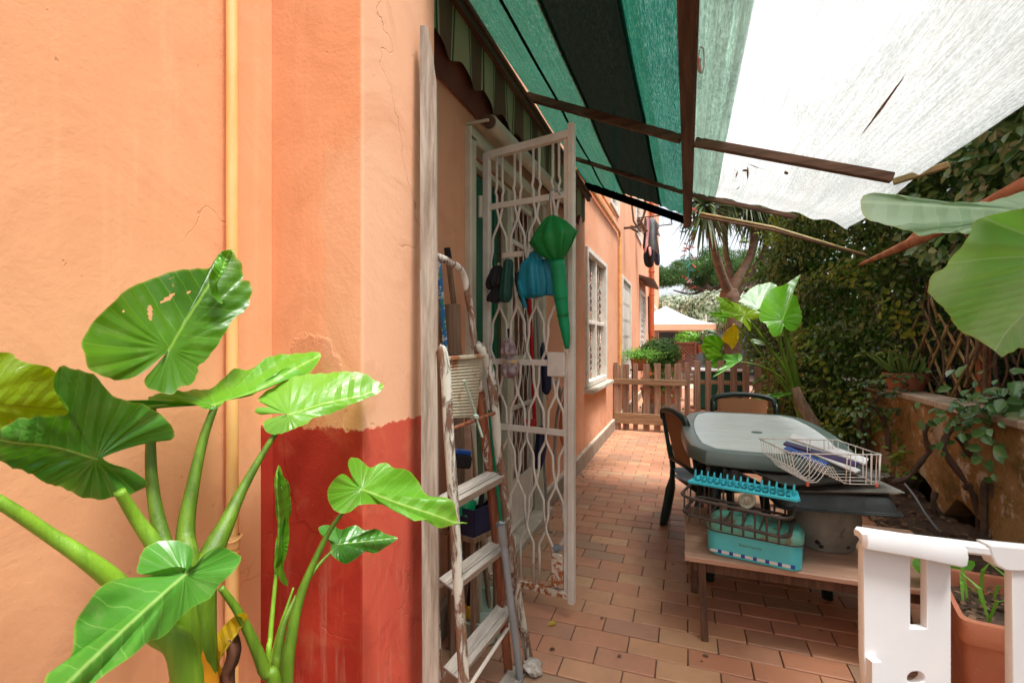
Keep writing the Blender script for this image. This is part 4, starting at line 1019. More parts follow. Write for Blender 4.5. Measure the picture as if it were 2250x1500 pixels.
# leaning items behind the gate on the closed leaf
t, a, b = stick('red_broom', (1175, 935, 2.95), (1163, 640, 2.85), .012, M_RED, 'red broom stick hanging behind the open gate with a heart shaped red end', 'broom', toground=False)
hp = []
for i in range(24):
    q = 2*math.pi*i/24; hp.append((16*math.sin(q)**3*.0024, (13*math.cos(q)-5*math.cos(2*q)-2*math.cos(3*q)-math.cos(4*q))*.0022))
c = P(1165, 930, 2.92); Mh = Matrix.Translation(c) @ Matrix(((CYW, 0, SY), (SY, 0, -CYW), (0, 1, 0))).to_4x4()
obj('heart_end', plate([hp], .012, Mh, .003), M_RED, t)
t, a, b = stick('metal_mop', (1195, 1000, 3.0), (1178, 650, 2.9), .009, M_ALU, 'thin grey metal mop pole beside the red broom stick', 'mop')
def umbrella(name, pts, rads, mat, label, pleat=.16, npl=8, flat=.75, hook=None, band=None, group=None, seg=54, twist=.25, hookmat=None, tip=None, lin=False):
    ps = [P(*p) for p in pts]; t = thing(name, tuple(ps[-1]), label, 'umbrella', group)
    q = cr(ps, 4); rr_ = []
    for i in range(len(rads)-1):
        for k in range(4): s = k/4; s = s if lin else s*s*(3-2*s); rr_.append(rads[i]*(1-s)+rads[i+1]*s)
    rr_.append(rads[-1])
    mb = MB(); mb.tube(q, rr_, seg, flat=flat, flatn=nG, pleat=pleat, npl=npl, twist=twist); cn_ = obj('canopy', mb, mat, t, smooth=True)
    if hook:
        mb = MB(); mb.tube(cr([P(*p) for p in hook], 5), .0055, 8); obj('handle', mb, hookmat or M_ALU, t, smooth=True)
    if band:
        a, b, r, bm_ = band; a, b = P(*a), P(*b)
        mb = MB(); mb.tube([a, b], r, 14, flat=flat, flatn=nG); obj('strap', mb, bm_, t, smooth='auto')
    if tip:
        mb = MB(); mb.tube([P(*tip[0]), P(*tip[1])], [.006, .003], 8); obj('tip', mb, tip[2], t)
    return t
umbrella('umbrella', [(1213, 472, 2.02), (1213, 488, 2.02), (1215, 520, 2.01), (1219, 548, 2.01), (1224, 570, 2.02), (1228, 590, 2.03)], [.005, .050, .102, .070, .030, .022], M_UMBG, 'long green umbrella hooked on the gate, its flared top above a jade sleeve', .13, 9, .34, lin=True,
         hook=[(1232, 428, 2.06), (1222, 416, 2.05), (1212, 420, 2.04), (1209, 436, 2.03), (1212, 475, 2.02)], twist=.02)
t = umbrella('umbrella_sleeve', [(1225, 572, 2.02), (1231, 640, 2.03), (1238, 700, 2.04), (1243, 735, 2.04), (1246, 765, 2.05)], [.031, .029, .024, .019, .010], M_UMBG2, 'jade green lower sleeve hanging below the flared green umbrella', .03, 6, .8, tip=((1246, 765, 2.05), (1246, 776, 2.05), M_CREAM), seg=20)
for k, (px, py, r) in enumerate(((1229, 618, .0305), (1233, 655, .0285), (1236, 690, .026))):
    mb = MB(); mb.tube([P(px, py, 2.03), P(px+.5, py+3, 2.03)], r, 20, flat=.8, flatn=nG); obj('sleeve_band', mb, M_UMBG, t, smooth='auto')
umbrella('umbrella', [(1094, 584, 2.25), (1092, 600, 2.25), (1086, 625, 2.25), (1088, 636, 2.25), (1084, 655, 2.25), (1082, 664, 2.25)], [.018, .032, .040, .020, .030, .026], M_BLACK, 'small black folding umbrella hanging at the hinge side of the gate', .2, 7, .7, tip=((1096, 578, 2.25), (1094, 588, 2.25), M_CREAMFR))
umbrella('umbrella', [(1118, 570, 2.22), (1117, 582, 2.22), (1113, 620, 2.22), (1110, 650, 2.22), (1109, 664, 2.22)], [.016, .024, .029, .032, .020], M_UMBD, 'bottle green folding umbrella hanging next to the black one', .10, 7, .75, tip=((1108, 662, 2.22), (1107, 672, 2.22), M_ALU))
umbrella('umbrella', [(1177, 552, 2.12), (1177, 565, 2.12), (1172, 590, 2.12), (1170, 625, 2.12), (1168, 648, 2.12), (1168, 655, 2.12)], [.020, .030, .060, .068, .062, .030], M_UMBT, 'puffed up teal folding umbrella hanging in the middle of the gate', .16, 6, .6, band=((1177, 556, 2.11), (1178, 574, 2.11), .026, M_UMBT))
umbrella('umbrella', [(1197, 570, 2.11), (1200, 590, 2.11), (1204, 620, 2.11), (1200, 648, 2.11)], [.022, .030, .038, .030], M_UMBT, 'second teal fold of cloth hanging against the jade umbrella sleeve', .12, 5, .5)
umbrella('umbrella', [(1135, 598, 2.14), (1142, 620, 2.14), (1150, 650, 2.14), (1152, 672, 2.14)], [.010, .022, .022, .008], M_BLACK, 'narrow black and turquoise umbrella hanging at a slant', .1, 5, .6, band=((1140, 618, 2.11), (1154, 676, 2.11), .009, M_UMBT))
umbrella('umbrella', [(1118, 742, 2.18), (1117, 752, 2.18), (1118, 775, 2.18), (1118, 785, 2.18), (1121, 800, 2.18), (1119, 818, 2.18), (1118, 830, 2.18)], [.010, .026, .036, .018, .038, .038, .020], M_UMBP, 'small plaid folding umbrella with an ochre band hanging low on the gate', .16, 7, .8, band=((1122, 790, 2.17), (1122, 797, 2.17), .034, M_UMBPO), tip=((1117, 722, 2.18), (1117, 745, 2.18), M_BLACK))
umbrella('umbrella', [(1195, 752, 2.95), (1195, 770, 2.95), (1198, 800, 2.95), (1200, 850, 2.96), (1202, 866, 2.96)], [.010, .022, .032, .032, .012], M_NAVY, 'closed navy umbrella with a wooden tip leaning behind the gate', .12, 6, .8, tip=((1201, 860, 2.96), (1203, 880, 2.96), M_BAMBOO))
umbrella('umbrella', [(1192, 935, 2.97), (1192, 950, 2.97), (1186, 1000, 2.98), (1182, 1030, 2.98)], [.015, .036, .034, .02], M_NAVY, 'navy blue folded umbrella low behind the red heart', .12, 6, .8)
t, a, b = stick('curved_hose', (1225, 900, 3.4), (1238, 850, 3.3), .004, M_ALU, 'grey curved metal handle behind the lower lattice of the gate', 'walking aid', toground=False)
mb = MB(); mb.tube(cr([P(1213, 828, 3.3), P(1228, 850, 3.3), P(1230, 880, 3.35), P(1222, 930, 3.4), P(1218, 1020, 3.4)], 5), .011, 8); obj('bent_tube', mb, M_ALU, t, smooth=True)
mb = MB(); mb.tube(cr([P(1245, 870, 3.6), P(1236, 900, 3.6), P(1232, 950, 3.6), P(1244, 985, 3.6), P(1256, 950, 3.6), P(1258, 900, 3.6)], 5), .014, 8); single('garden_hose', mb, M_PIPER, 'rusty red loop of hose hanging on the wall behind the gate', 'hose', smooth=True)
# fallen leaf on the paving
V, Fq = leafcloud([tuple(PZ(1222, 1366, .012))], [(0, 0, 1)], .045, 3, .1)
setp(npobj('fallen_leaf', V, Fq, LF['gold']), 'single curled yellow leaf lying on the paving in front of the gate', 'leaf')

# ---- plastic garden table
tt = thing('garden_table', (.35, 2.93, 0), 'grey green plastic garden table with a pale inset top and bowed sides', 'table')
def tab_outline(k=1.0, bow=.055, n=10, cx=.343, cy=2.93, hx=.375, hy=.64, cr_=.10):
    pts = []
    hx *= k; 
    hy = .64*(k if k == 1 else 1-(1-k)*.6)
    corners = [(cx-hx+bow, cy-hy), (cx+hx-bow, cy-hy), (cx+hx-bow, cy+hy), (cx-hx+bow, cy+hy)]
    for i in range(4):
        a = Vector(corners[i]+(0,)); b = Vector(corners[(i+1) % 4]+(0,)); d = b-a; nn = Vector((d.y, -d.x, 0)).normalized()
        bw = bow if i % 2 else .03
        for j in range(n):
            t = (j+.5)/n; t2 = .035+.93*t
            pts.append(a+d*t2+nn*bw*math.sin(math.pi*t)**.7)
    return pts
def loft(outs, zs, cap0=True, cap1=True):
    mb = MB(); n = len(outs[0]); vs = []
    for o_, z in zip(outs, zs): vs += [(p.x, p.y, z) for p in o_]
    fs = [(i*n+k, i*n+(k+1) % n, (i+1)*n+(k+1) % n, (i+1)*n+k) for i in range(len(outs)-1) for k in range(n)]
    if cap0: fs.append(tuple(reversed(range(n))))
    if cap1: fs.append(tuple((len(outs)-1)*n+k for k in range(n)))
    return mb.add(vs, fs)
o1 = tab_outline(); sc_ = lambda o, k: [Vector((.343+(p.x-.343)*k, 2.93+(p.y-2.93)*(1-(1-k)*.58), 0)) for p in o]
mb = loft([sc_(o1, .97), sc_(o1, .995), o1, sc_(o1, .995), sc_(o1, .975), sc_(o1, .955), sc_(o1, .83), sc_(o1, .825)], [.655, .662, .675, .705, .718, .721, .7215, .7185])
obj('tabletop', mb, M_TABLE, tt, smooth='auto')
mb = loft([sc_(o1, .822), sc_(o1, .822), sc_(o1, .818)], [.700, .7205, .7222]); ins = obj('inset_panel', mb, M_TABLEI, tt, smooth='auto')
mb = MB(); mb.lathe((.343, 2.82, .7215), [(.026, 0), (.026, .004), (.020, .005), (.001, .004)], 18); obj('parasol_cap', mb, M_TABLE, tt, smooth='auto')
for x, y in ((.14, 2.62), (.58, 2.62), (.10, 3.40), (.58, 3.40)):
    mb = MB(); sx = .012 if x < .3 else -.012
    mb.tube([(x, y, .66), (x-sx*1.5, y, .3), (x-sx*3, y, 0)], [.034, .028, .023], 8); obj('leg', mb, M_PLGREEN, tt, smooth=True)  # legs use the dark chair plastic for the shade under the top

# ---- two dark green plastic armchairs with woven look backs
def chair(x, y, rz, label, s=1.0, h=1.0):
    t = thing('garden_chair', (x, y, 0), label, 'chair', 'dark green chairs at the garden table')
    Mc = Matrix.Translation((x, y, 0)) @ Matrix.Rotation(rz, 4, 'Z') @ Matrix.Diagonal((s, s, h, 1))
    def T(mb): mb.v = [tuple(Mc @ Vector(v)) for v in mb.v]; return mb
    # local frame: sits facing -y, back at +y
    for sx in (-1, 1):
        mb = MB(); mb.tube([(sx*.22, -.2, .40), (sx*.235, -.22, .2), (sx*.245, -.235, 0)], [.045, .042, .034], 8, flat=.6); obj('leg', T(mb), M_PLGREEN, t, smooth=True)
        mb = MB(); mb.tube(cr([(sx*.215, .27, .80), (sx*.225, .235, .6), (sx*.225, .20, .42), (sx*.235, .225, .2), (sx*.245, .26, 0)], 3), [.022]*4+[.030]*4+[.054]*4+[.046], 8, flat=.5); obj('leg', T(mb), M_PLGREEN, t, smooth=True)
        mb = MB(); mb.tube(cr([(sx*.225, .22, .56), (sx*.255, .1, .61), (sx*.265, -.1, .62), (sx*.25, -.2, .57), (sx*.225, -.205, .40)], 4), .018, 8); obj('armrest', T(mb), M_PLGREEN, t, smooth=True)
    mb = MB(); mb.sheet(12, 12, lambda u, v: Vector((-.22+.44*u, -.24+.46*v, .405+.012*math.cos(math.pi*2*(u-.5))*-1-.02*math.cos((v)*3)*.3)))
    mb.sheet(12, 12, lambda u, v: Vector((.22-.44*u, -.24+.46*v, .375))); mb.tube([(-.22, -.235, .39), (.22, -.235, .39)], .02, 8); obj('seat', T(mb), M_PLGREEN, t, smooth=True)
    mb = MB(); mb.tube(cr([(-.215, .27, .78), (-.20, .283, .83), (-.12, .29, .855), (0, .292, .865), (.12, .29, .855), (.20, .283, .83), (.215, .27, .78)], 4), .021, 10); obj('top_rail', T(mb), M_PLGREEN, t, smooth=True)
    mb = MB()
    mb.sheet(14, 8, lambda u, v: Vector(((-.17+.34*u)*(1-.25*(1-v)), .285-.06*(1-v)-.025*math.cos((u-.5)*2.2)+.0, .50+.325*v+.012*math.cos((u-.5)*3)*v)))
    mb.sheet(14, 8, lambda u, v: Vector(((.17-.34*u)*(1-.25*(1-v)), .293-.06*(1-v)-.025*math.cos((u-.5)*2.2)+.0, .50+.325*v+.012*math.cos((u-.5)*3)*v)))
    obj('woven_back', T(mb), M_RATTAN, t, smooth=True)
    mb = MB(); mb.tube([(-.21, .225, .50), (0, .20, .49), (.21, .225, .50)], .016, 8); obj('lower_rail', T(mb), M_PLGREEN, t, smooth=True)
    return t
chair(.16, 3.20, R(112), 'dark green armchair pushed in at the long left side of the garden table', .92, .90)
chair(.40, 3.70, R(2), 'dark green armchair with tan woven back behind the far end of the table', .98, .93)

# ---- low brown bench with stored kitchen things
bt = thing('low_bench', (.45, 2.4, 0), 'low brown wooden bench loaded with kitchen racks and trays in front of the table', 'bench')
mb = MB(); mb.cbox((.475, 2.39, .325), (.97, .64, .022), .004); obj('bench_top', mb, M_BENCH, bt)
mb = MB(); mb.box((.475, 2.125, .288), (.90, .018, .05)); obj('apron', mb, M_BENCHD, bt)
mb = MB(); mb.box((.475, 2.66, .288), (.90, .018, .05)); obj('apron', mb, M_BENCHD, bt)
for (xa, ya, xb, yb) in ((.055, 2.12, .066, 2.085), (.88, 2.12, .87, 2.09), (.035, 2.62, .03, 2.47), (.88, 2.62, .88, 2.5)):
    mb = MB(); mb.bar((xb, yb, 0), (xa, ya, .315), .028, .028, up=(0, 1, 0)); obj('leg', mb, M_BENCHD, bt)

# teal tin bread box
bc = Vector((.255, 2.175, .336)); Rz = Matrix.Rotation(R(-13), 3, 'Z')
tb_ = thing('bread_tin', tuple(bc), 'teal enamel bread tin with a dashed white and blue band on the low bench', 'bread tin')
def rrect(hx, hy, r, n=6):
    out = []
    for sx, sy, a0 in ((1, 1, 0), (-1, 1, 90), (-1, -1, 180), (1, -1, 270)):
        for k in range(n+1): a = R(a0+90*k/n); out.append(Vector((sx*(hx-r)+r*math.cos(a), sy*(hy-r)+r*math.sin(a), 0)))
    return out
def loft2(c, Rm, layers, rad=None):
    outs = [[Vector((q.x, q.y, z)) for q in rrect(hx, hy, r)] for hx, hy, r, z in layers]
    mb = MB(); n = len(outs[0]); vs = [c+Rm @ p for o_ in outs for p in o_]
    fs = [(i*n+k, i*n+(k+1) % n, (i+1)*n+(k+1) % n, (i+1)*n+k) for i in range(len(outs)-1) for k in range(n)]
    fs += [tuple(reversed(range(n))), tuple((len(outs)-1)*n+k for k in range(n))]
    return mb.add(vs, fs)
obj('box_body', loft2(bc, Rz, [(.160, .080, .040, 0), (.168, .088, .046, .006), (.170, .09, .046, .100)]), M_TEAL, tb_, smooth='auto')
lid = obj('lid', loft2(bc, Rz, [(.174, .094, .048, .098), (.175, .095, .048, .112), (.172, .092, .046, .120), (.155, .078, .04, .138), (.12, .055, .03, .145)]), M_TEALD, tb_, smooth='auto')
mb = loft2(bc, Rz, [(.1755, .0955, .0485, .097), (.1755, .0955, .0485, .102)]); obj('rust_rim', mb, M_RACKBR, lid)
for k in range(14):
    u = -.137+(k//2)*.0425+(.0225 if k % 2 else 0); mb = MB(); w = .0285 if k % 2 == 0 else .0135
    mb.box(bc+Rz @ Vector((u, -.0899, .020)), (w, .002, .0105 if k % 2 == 0 else .0135), Rz)
    obj('band_dash', mb, M_WHITEPL if k % 2 == 0 else M_BLUE, tb_)
Mt = Matrix.Translation(bc+Rz @ Vector((-.005, -.0906, .058))) @ (Rz @ Matrix(((1, 0, 0), (0, 0, -1), (0, 1, 0)))).to_4x4()
obj('script_lettering', textmb('Boulangerie', .017, Mt), M_TEALD, tb_)

# brown dish rack above the tin
rc = Vector((.19, 2.12, 0)); Rr = Matrix.Rotation(R(-14), 3, 'Z') 
rk = thing('dish_rack', (.19, 2.12, .49), 'worn brown plastic dish rack tilted on top of the teal bread tin', 'dish rack')
def Lr(x, y, z): 
    p = Rr @ Vector((x, y, 0)); return Vector((rc.x+p.x, rc.y+p.y, z-.05*(x+.0)))
hx, hy = .195, .13
for z, r, nm in ((.575, .006, 'top_rim'), (.508, .0065, 'bottom_rim')):
    lp = [Lr(q.x, q.y, z) for q in rrect(hx-(.008 if z < .55 else 0), hy, .05, 5)]; mb = MB(); mb.tube(lp+[lp[0], lp[1]], r, 8, cap=False); obj(nm, mb, M_RACKBR, rk, smooth=True)
for x in np.linspace(-.155, .155, 9):
    for sy in (-1, 1):
        mb = MB(); mb.bar(Lr(x, sy*hy, .478 if sy < 0 else .50), Lr(x, sy*hy, .575), .0075, .006, up=(0, 1, 0)); obj('slat', mb, M_RACKBR, rk)
for x in np.linspace(-.15, .15, 6):
    mb = MB(); mb.bar(Lr(x, -hy, .508), Lr(x, hy, .508), .007, .007); obj('cross_slat', mb, M_RACKBR, rk)
for y in (-.05, .05):
    mb = MB(); mb.bar(Lr(-hx, y, .50), Lr(-hx, y, .575), .007, .007, up=(1, 0, 0)); obj('slat', mb, M_RACKBR, rk)
# round cream dial in the rack
jc = P(1640, 1097, 1.99); t = thing('round_dial', tuple(jc), 'round cream dial with a raised ring standing inside the brown dish rack', 'dial')
Mj = Matrix.Translation(jc) @ Matrix(((CYW, 0, SY), (SY, 0, -CYW), (0, 1, 0))).to_4x4()
for nm, prof, mt in (('ring', [(.024, 0), (.034, 0), (.036, .006), (.032, .011), (.025, .008), (.024, 0)], M_CREAMFR), ('disc', [(.0005, .004), (.016, .004), (.0235, .002)], M_CREAMFR), ('hub', [(.0005, .010), (.009, .009), (.013, .004)], M_CREAMFR)):
    mb = MB(); mb.lathe((0, 0, 0), prof, 28); mb.v = [tuple(Mj @ Vector(v)) for v in mb.v]; obj(nm, mb, mt, t, smooth='auto')
# turquoise plate rack with upright prongs on top
tr_ = thing('plate_rack', (.19, 2.08, .6), 'bright turquoise plastic plate rack with a row of upright prongs', 'plate rack')
qa, qb, qc, qd = Vector((0.004, 2.125, .622)), Vector((.375, 1.985, .628)), Vector((.385, 2.085, .632)), Vector((.045, 2.20, .628))
for a, b, w in ((qa, qb, .018), (qd, qc, .012), (qa.lerp(qd, .5), qb.lerp(qc, .5), .012)):
    mb = MB(); mb.bar(a, b, w, .010); obj('rail', mb, M_TURQ, tr_)
mb = MB(); mb.bar(qb.lerp(qa, .02), qc.lerp(qd, .02), .03, .009); obj('end_rail', mb, M_TURQ, tr_)
mb = MB(); mb.bar(qa.lerp(qb, .02), qd.lerp(qc, .02), .02, .009); obj('end_rail', mb, M_TURQ, tr_)
for k in range(15):
    s = .035+k*.0655 if k < 13 else .035+12*.0655+(k-12)*.075
    a = qa.lerp(qb, s); b = qd.lerp(qc, s)
    mb = MB(); mb.bar(a, b, .007, .008); obj('crosspiece', mb, M_TURQ, tr_)
    m = a.lerp(b, .35); mb = MB(); mb.tube([m+Vector((0, 0, .0)), m+Vector((0, 0, .022)), m+Vector((.002, 0, .045))], [.0085, .006, .003], 7, flat=.6); obj('prong', mb, M_TURQ, tr_, smooth=True)

# concrete pot, roasting pan, trays
pc = Vector((.55, 2.40, .336))
mb = MB(); mb.lathe(pc, [(.001, 0), (.104, 0), (.113, .008), (.112, .018), (.122, .04), (.132, .08), (.135, .12), (.128, .17), (.112, .212), (.102, .222), (.09, .20), (.09, .05)], 40, wob=.04)
cpot = single('concrete_pot', mb, M_CONC, 'round grey concrete pot with chipped holes on the right of the bench', 'pot', smooth='auto')
for k, (an, zz, s_) in enumerate(((-112, .045, .013), (-107, .028, .009), (-60, .035, .008))):
    q = pc+Vector((.121*math.cos(R(an)), .121*math.sin(R(an)), zz)); mb = MB()
    mb.lathe(q, [(.001, -s_), (s_*.8, -s_*.5), (s_, 0), (s_*.6, s_*.6), (.001, s_)], 9, wob=.7); o_ = obj('hole_shade', mb, M_DARK, None); o_.parent = cpot; o_.location = -cpot.location  # dark lumps stand in for the shade inside the chipped holes
Rp = Matrix.Rotation(R(8), 3, 'Z')
mb = MB(); pc2 = Vector((.52, 2.29, .560))
obj_pan = loft2(pc2, Rp, [(.205, .165, .03, 0), (.208, .168, .03, .004), (.200, .160, .03, .006), (.190, .150, .03, .050), (.182, .142, .03, .058)])
pn = thing('roasting_pan', tuple(pc2), 'upturned dark roasting pan resting on the concrete pot', 'pan'); obj('pan_body', obj_pan, M_TRAYD, pn, smooth='auto')
mb = loft2(pc2, Rp, [(.212, .172, .032, -.004), (.214, .174, .032, 0), (.205, .165, .03, .003)]); obj('rolled_rim', mb, M_TRAYD, pn, smooth='auto')
c = Vector((.545, 2.285, .624)); Rq = Matrix.Rotation(R(12), 3, 'Z') @ Matrix.Rotation(R(-1), 3, 'Y')
single('baking_tray', loft2(c, Rq, [(.175, .135, .02, 0), (.19, .15, .02, .010), (.193, .153, .02, .012), (.188, .148, .02, .011), (.173, .133, .02, .003)]), M_TRAYS, 'bright metal tray lying on the upturned roasting pan', 'tray', smooth='auto')
c = Vector((.495, 2.285, .648)); Rq = Matrix.Rotation(R(26), 3, 'Z') @ Matrix.Rotation(R(-3), 3, 'Y')
bk = thing('oven_tray', tuple(c), 'dull rusty oven tray lying askew under the white wire dish rack', 'tray')
obj('tray_body', loft2(c, Rq, [(.20, .105, .015, 0), (.215, .125, .02, .018), (.222, .132, .02, .019), (.216, .126, .02, .016), (.198, .103, .015, .003)]), M_TRAYG, bk, smooth='auto')
# white wire dish rack
wr = thing('wire_dish_rack', (.47, 2.2, .67), 'white coated wire dish rack with rusty joints on the oven tray', 'dish rack')
WA, WB, WC, WD = Vector((.285, 2.27, .79)), Vector((.362, 2.01, .79)), Vector((.66, 2.10, .79)), Vector((.585, 2.355, .79))
def Wp(s, q, z): p = (WA.lerp(WB, q)).lerp(WD.lerp(WC, q), s); return Vector((p.x, p.y, z))
mb = MB(); mb.tube([Wp(0, 0, .79), Wp(0, 1, .79), Wp(1, 1, .79), Wp(1, 0, .79), Wp(0, 0, .79)], .0024, 6); obj('rim_wire', mb, M_WIRE, wr, smooth=True)
prof = [(0, .79), (.035, .735), (.07, .727), (.17, .690), (.21, .684), (.29, .684), (.34, .700), (.42, .738), (.47, .74), (.55, .70), (.60, .682), (.70, .680), (1, .680), (1.0, .79)]
for k in range(12):
    q = .04+k*.084; pr_ = prof if k % 2 == 0 else prof[:12]
    mb = MB(); mb.tube([Wp(s, q, z) for s, z in (prof if k in (0, 3, 5, 7, 9, 11) else prof[:11])], .0016, 5); obj('wire', mb, M_WIRE, wr, smooth=True)
for s in (.2, .62, .995):
    mb = MB(); mb.tube([Wp(s, 0, .79 if s < .9 else .682), Wp(s, .03, .682), Wp(s, .97, .682), Wp(s, 1, .79)], .002, 5); obj('long_wire', mb, M_WIRE, wr, smooth=True)
for s in (.66, .84, .90, .95):
    for q in (0, 1):
        mb = MB(); mb.tube([Wp(s, q, .79), Wp(s, q*.96+.02, .68)], .0018, 5); obj('wire', mb, M_WIRE, wr)
for (s, q) in ((.18, .98), (.96, .98), (.96, .02)):
    mb = MB(); mb.lathe(Wp(s, q, .670), [(.004, 0), (.006, .004), (.004, .014), (.002, .018)], 8); obj('rubber_foot', mb, M_PEGR, wr)
def slab(name, a, b, w, h, mat, label, cat, tilt=(0, 0, 1)):
    a, b = P(*a), P(*b); mb = MB(); mb.bar(a, b, w, h, up=tilt, e=h*.35)
    return single(name, mb, mat, label, cat)
slab('serving_tray', (1738, 958, 2.13), (1905, 1015, 1.93), .05, .012, M_WHITEPL, 'long white tray standing in the wire rack, rearmost', 'tray', (.2, -.5, 1))
slab('cutting_board', (1724, 973, 2.10), (1885, 1022, 1.90), .035, .010, M_PURPLE, 'dark purple board in the wire dish rack', 'board', (.2, -.4, 1))
slab('cutting_board', (1726, 984, 2.06), (1816, 1022, 1.93), .040, .010, M_BLUE, 'bright blue board in the wire dish rack', 'board', (.2, -.4, 1))
slab('serving_tray', (1768, 985, 2.05), (1886, 1036, 1.87), .035, .008, M_WHITEPL, 'white flat board lying in front in the wire rack', 'tray', (.2, -.4, 1))

random.seed(41)
# ---- clothes pegs on the long beam's end
pg = thing('peg_cluster', (0, 4.78, 1.85), 'string of coral and teal clothes pegs hanging from the end of the long beam', 'clothes pegs')
mb = MB(); mb.tube([(0.015, 4.76, 2.32), (0.02, 4.78, 2.1), (.01, 4.78, 1.75)], .004, 5); obj('string', mb, M_PEGT, pg)
for k in range(40):
    z = 2.42-.02*k if k > 9 else 2.42+.02*random.random(); 
    if 10 <= k < 15: z = 2.36-.01*k
    if k > 25: z = 2.10-.03*(k-25)
    c = Vector((.01+random.uniform(-.03, .03), 4.76+random.uniform(-.03, .03), z)); an = random.uniform(0, 6.28); L = .062
    dd = Vector((math.cos(an), math.sin(an)*.6, random.uniform(-.9, .5))).normalized()
    mb = MB(); s_ = dd.cross(Vector((0, 1, .2))).normalized()*.007
    mb.bar(c, c+dd*L+s_, .007, .005); mb.bar(c+s_*.4, c+dd*L*.98+s_*2.4, .007, .005)
    grp = (k//5) % 2
    obj('peg', mb, (M_PEGT if grp == 0 else M_PEGR), pg)
pg2 = thing('peg_hook', tuple(P(1538, 135, 1.62)), 'small bunch of wire and pegs hooked on the long beam', 'hook')
c = P(1537, 130, 1.62)
mb = MB(); mb.tube(cr([c+Vector((0, 0, .04)), c+Vector((.012, 0, .03)), c+Vector((.014, 0, -.03)), c+Vector((.004, 0, -.05)), c+Vector((-.006, 0, -.02)), c+Vector((.0, 0, .03))], 4), .0018, 6); obj('wire_loop', mb, M_ALU, pg2)
for k in range(4):
    mb = MB(); a = c+Vector((random.uniform(-.008, .008), random.uniform(-.01, .01), .0)); mb.bar(a, a+Vector((random.uniform(-.01, .01), 0, -.045)), .007, .006); obj('peg', mb, M_BASIN if k else M_PINK, pg2)

# ---- white plastic panel in the near right corner
tW = .74; mw = tW/F
wp = thing('white_plastic_rack', tuple(P(1985, 1500, tW)), 'white plastic rack end with tall slot and round hole, near right corner', 'plastic rack')
def wpt(px, py): return ((px-1985)*mw, (CY-py)*mw)
ex = Vector((CYW, SY, 0)); en = Vector((SY, -CYW, 0))
org = P(1985, 750, tW); Mp = Matrix.Translation(org) @ Matrix((ex, Vector((0, 0, 1)), en)).transposed().to_4x4()
hole = [wpt(2005+21*math.cos(a), 1483+17*math.sin(a)) for a in [2*math.pi*i/24 for i in range(24)]]
slot = [wpt(*p) for p in ((1991, 1218), (2031, 1218), (2031, 1377), (1991, 1377))]
outl = [wpt(*p) for p in ((1893, 1195), (2079, 1195), (2080, 1560), (1900, 1560), (1899, 1500), (1894, 1440), (1893, 1300))]
obj('panel', plate([outl, slot, hole], .010, Mp, .0015), M_WHITEPL, wp, smooth='auto')
mb = MB(); mb.box(org+Vector((0, 0, 0))+ex*((1906-1985)*mw)+Vector((0, 0, (CY-1500)*mw))+en*.010, (.014, .018, .09), Matrix((ex, en, Vector((0, 0, 1)))).transposed())
mb.v = mb.v
obj('side_rib', mb, M_WHITEPL, wp)
mb = MB(); lipa, lipb = P(1884, 1178, tW-.008), P(2104, 1213, tW-.008)
Ld = (lipb-lipa).normalized(); up = Vector((0, 0, 1)); vs = []
pf_ = [(-.012, .008), (-.008, .013), (.004, .014), (.014, .010), (.016, .0), (.014, -.012), (.011, -.014), (.010, -.004), (0, .0), (-.010, 0)]
for s, k in ((0, .7), (.03, 1), (.5, 1.05), (.94, 1.25), (1, 1.1)):
    for a, b in pf_: vs.append(lipa.lerp(lipb, s)+en*a*k+up*b*k)
n = len(pf_); mb.add(vs, [(i*n+j, i*n+(j+1) % n, (i+1)*n+(j+1) % n, (i+1)*n+j) for i in range(4) for j in range(n)]+[tuple(reversed(range(n))), tuple(4*n+j for j in range(n))])
obj('top_lip', mb, M_WHITEPL, wp, smooth='auto')
mb = MB(); mb.bar(P(2080, 1196, tW+.02), P(2420, 1238, tW+.02), .02, .017, e=.005); obj('back_rail', mb, M_WHITEPL, wp, smooth='auto')
lug = [wpt(*p) for p in ((2190, 1205), (2195, 1225), (2205, 1245), (2225, 1256), (2245, 1258), (2300, 1258), (2400, 1290), (2400, 1225))]
Ml = Matrix.Translation(org-en*.02) @ Matrix((ex, Vector((0, 0, 1)), en)).transposed().to_4x4()
obj('rail_lug', plate([lug], .016, Ml, .003), M_WHITEPL, wp, smooth='auto')
mb = MB(); mb.box2(org-en*.02+ex*.30+Vector((-.005, -.005, -.9)), org-en*.02+ex*.31+Vector((.005, .005, -.35))); 
outl2 = [wpt(*p) for p in ((2246, 1250), (2330, 1250), (2330, 1560), (2248, 1560))]
obj('panel', plate([outl2], .010, Ml, .0015), M_WHITEPL, wp, smooth='auto', label='second panel of the white rack')
for dx in (-.055, .055):
    q = P(1985, 1560, tW)+ex*dx; mb = MB(); mb.box2((q.x-.008, q.y-.008, 0), (q.x+.008, q.y+.008, q.z+.01)); obj('leg', mb, M_WHITEPL, wp)

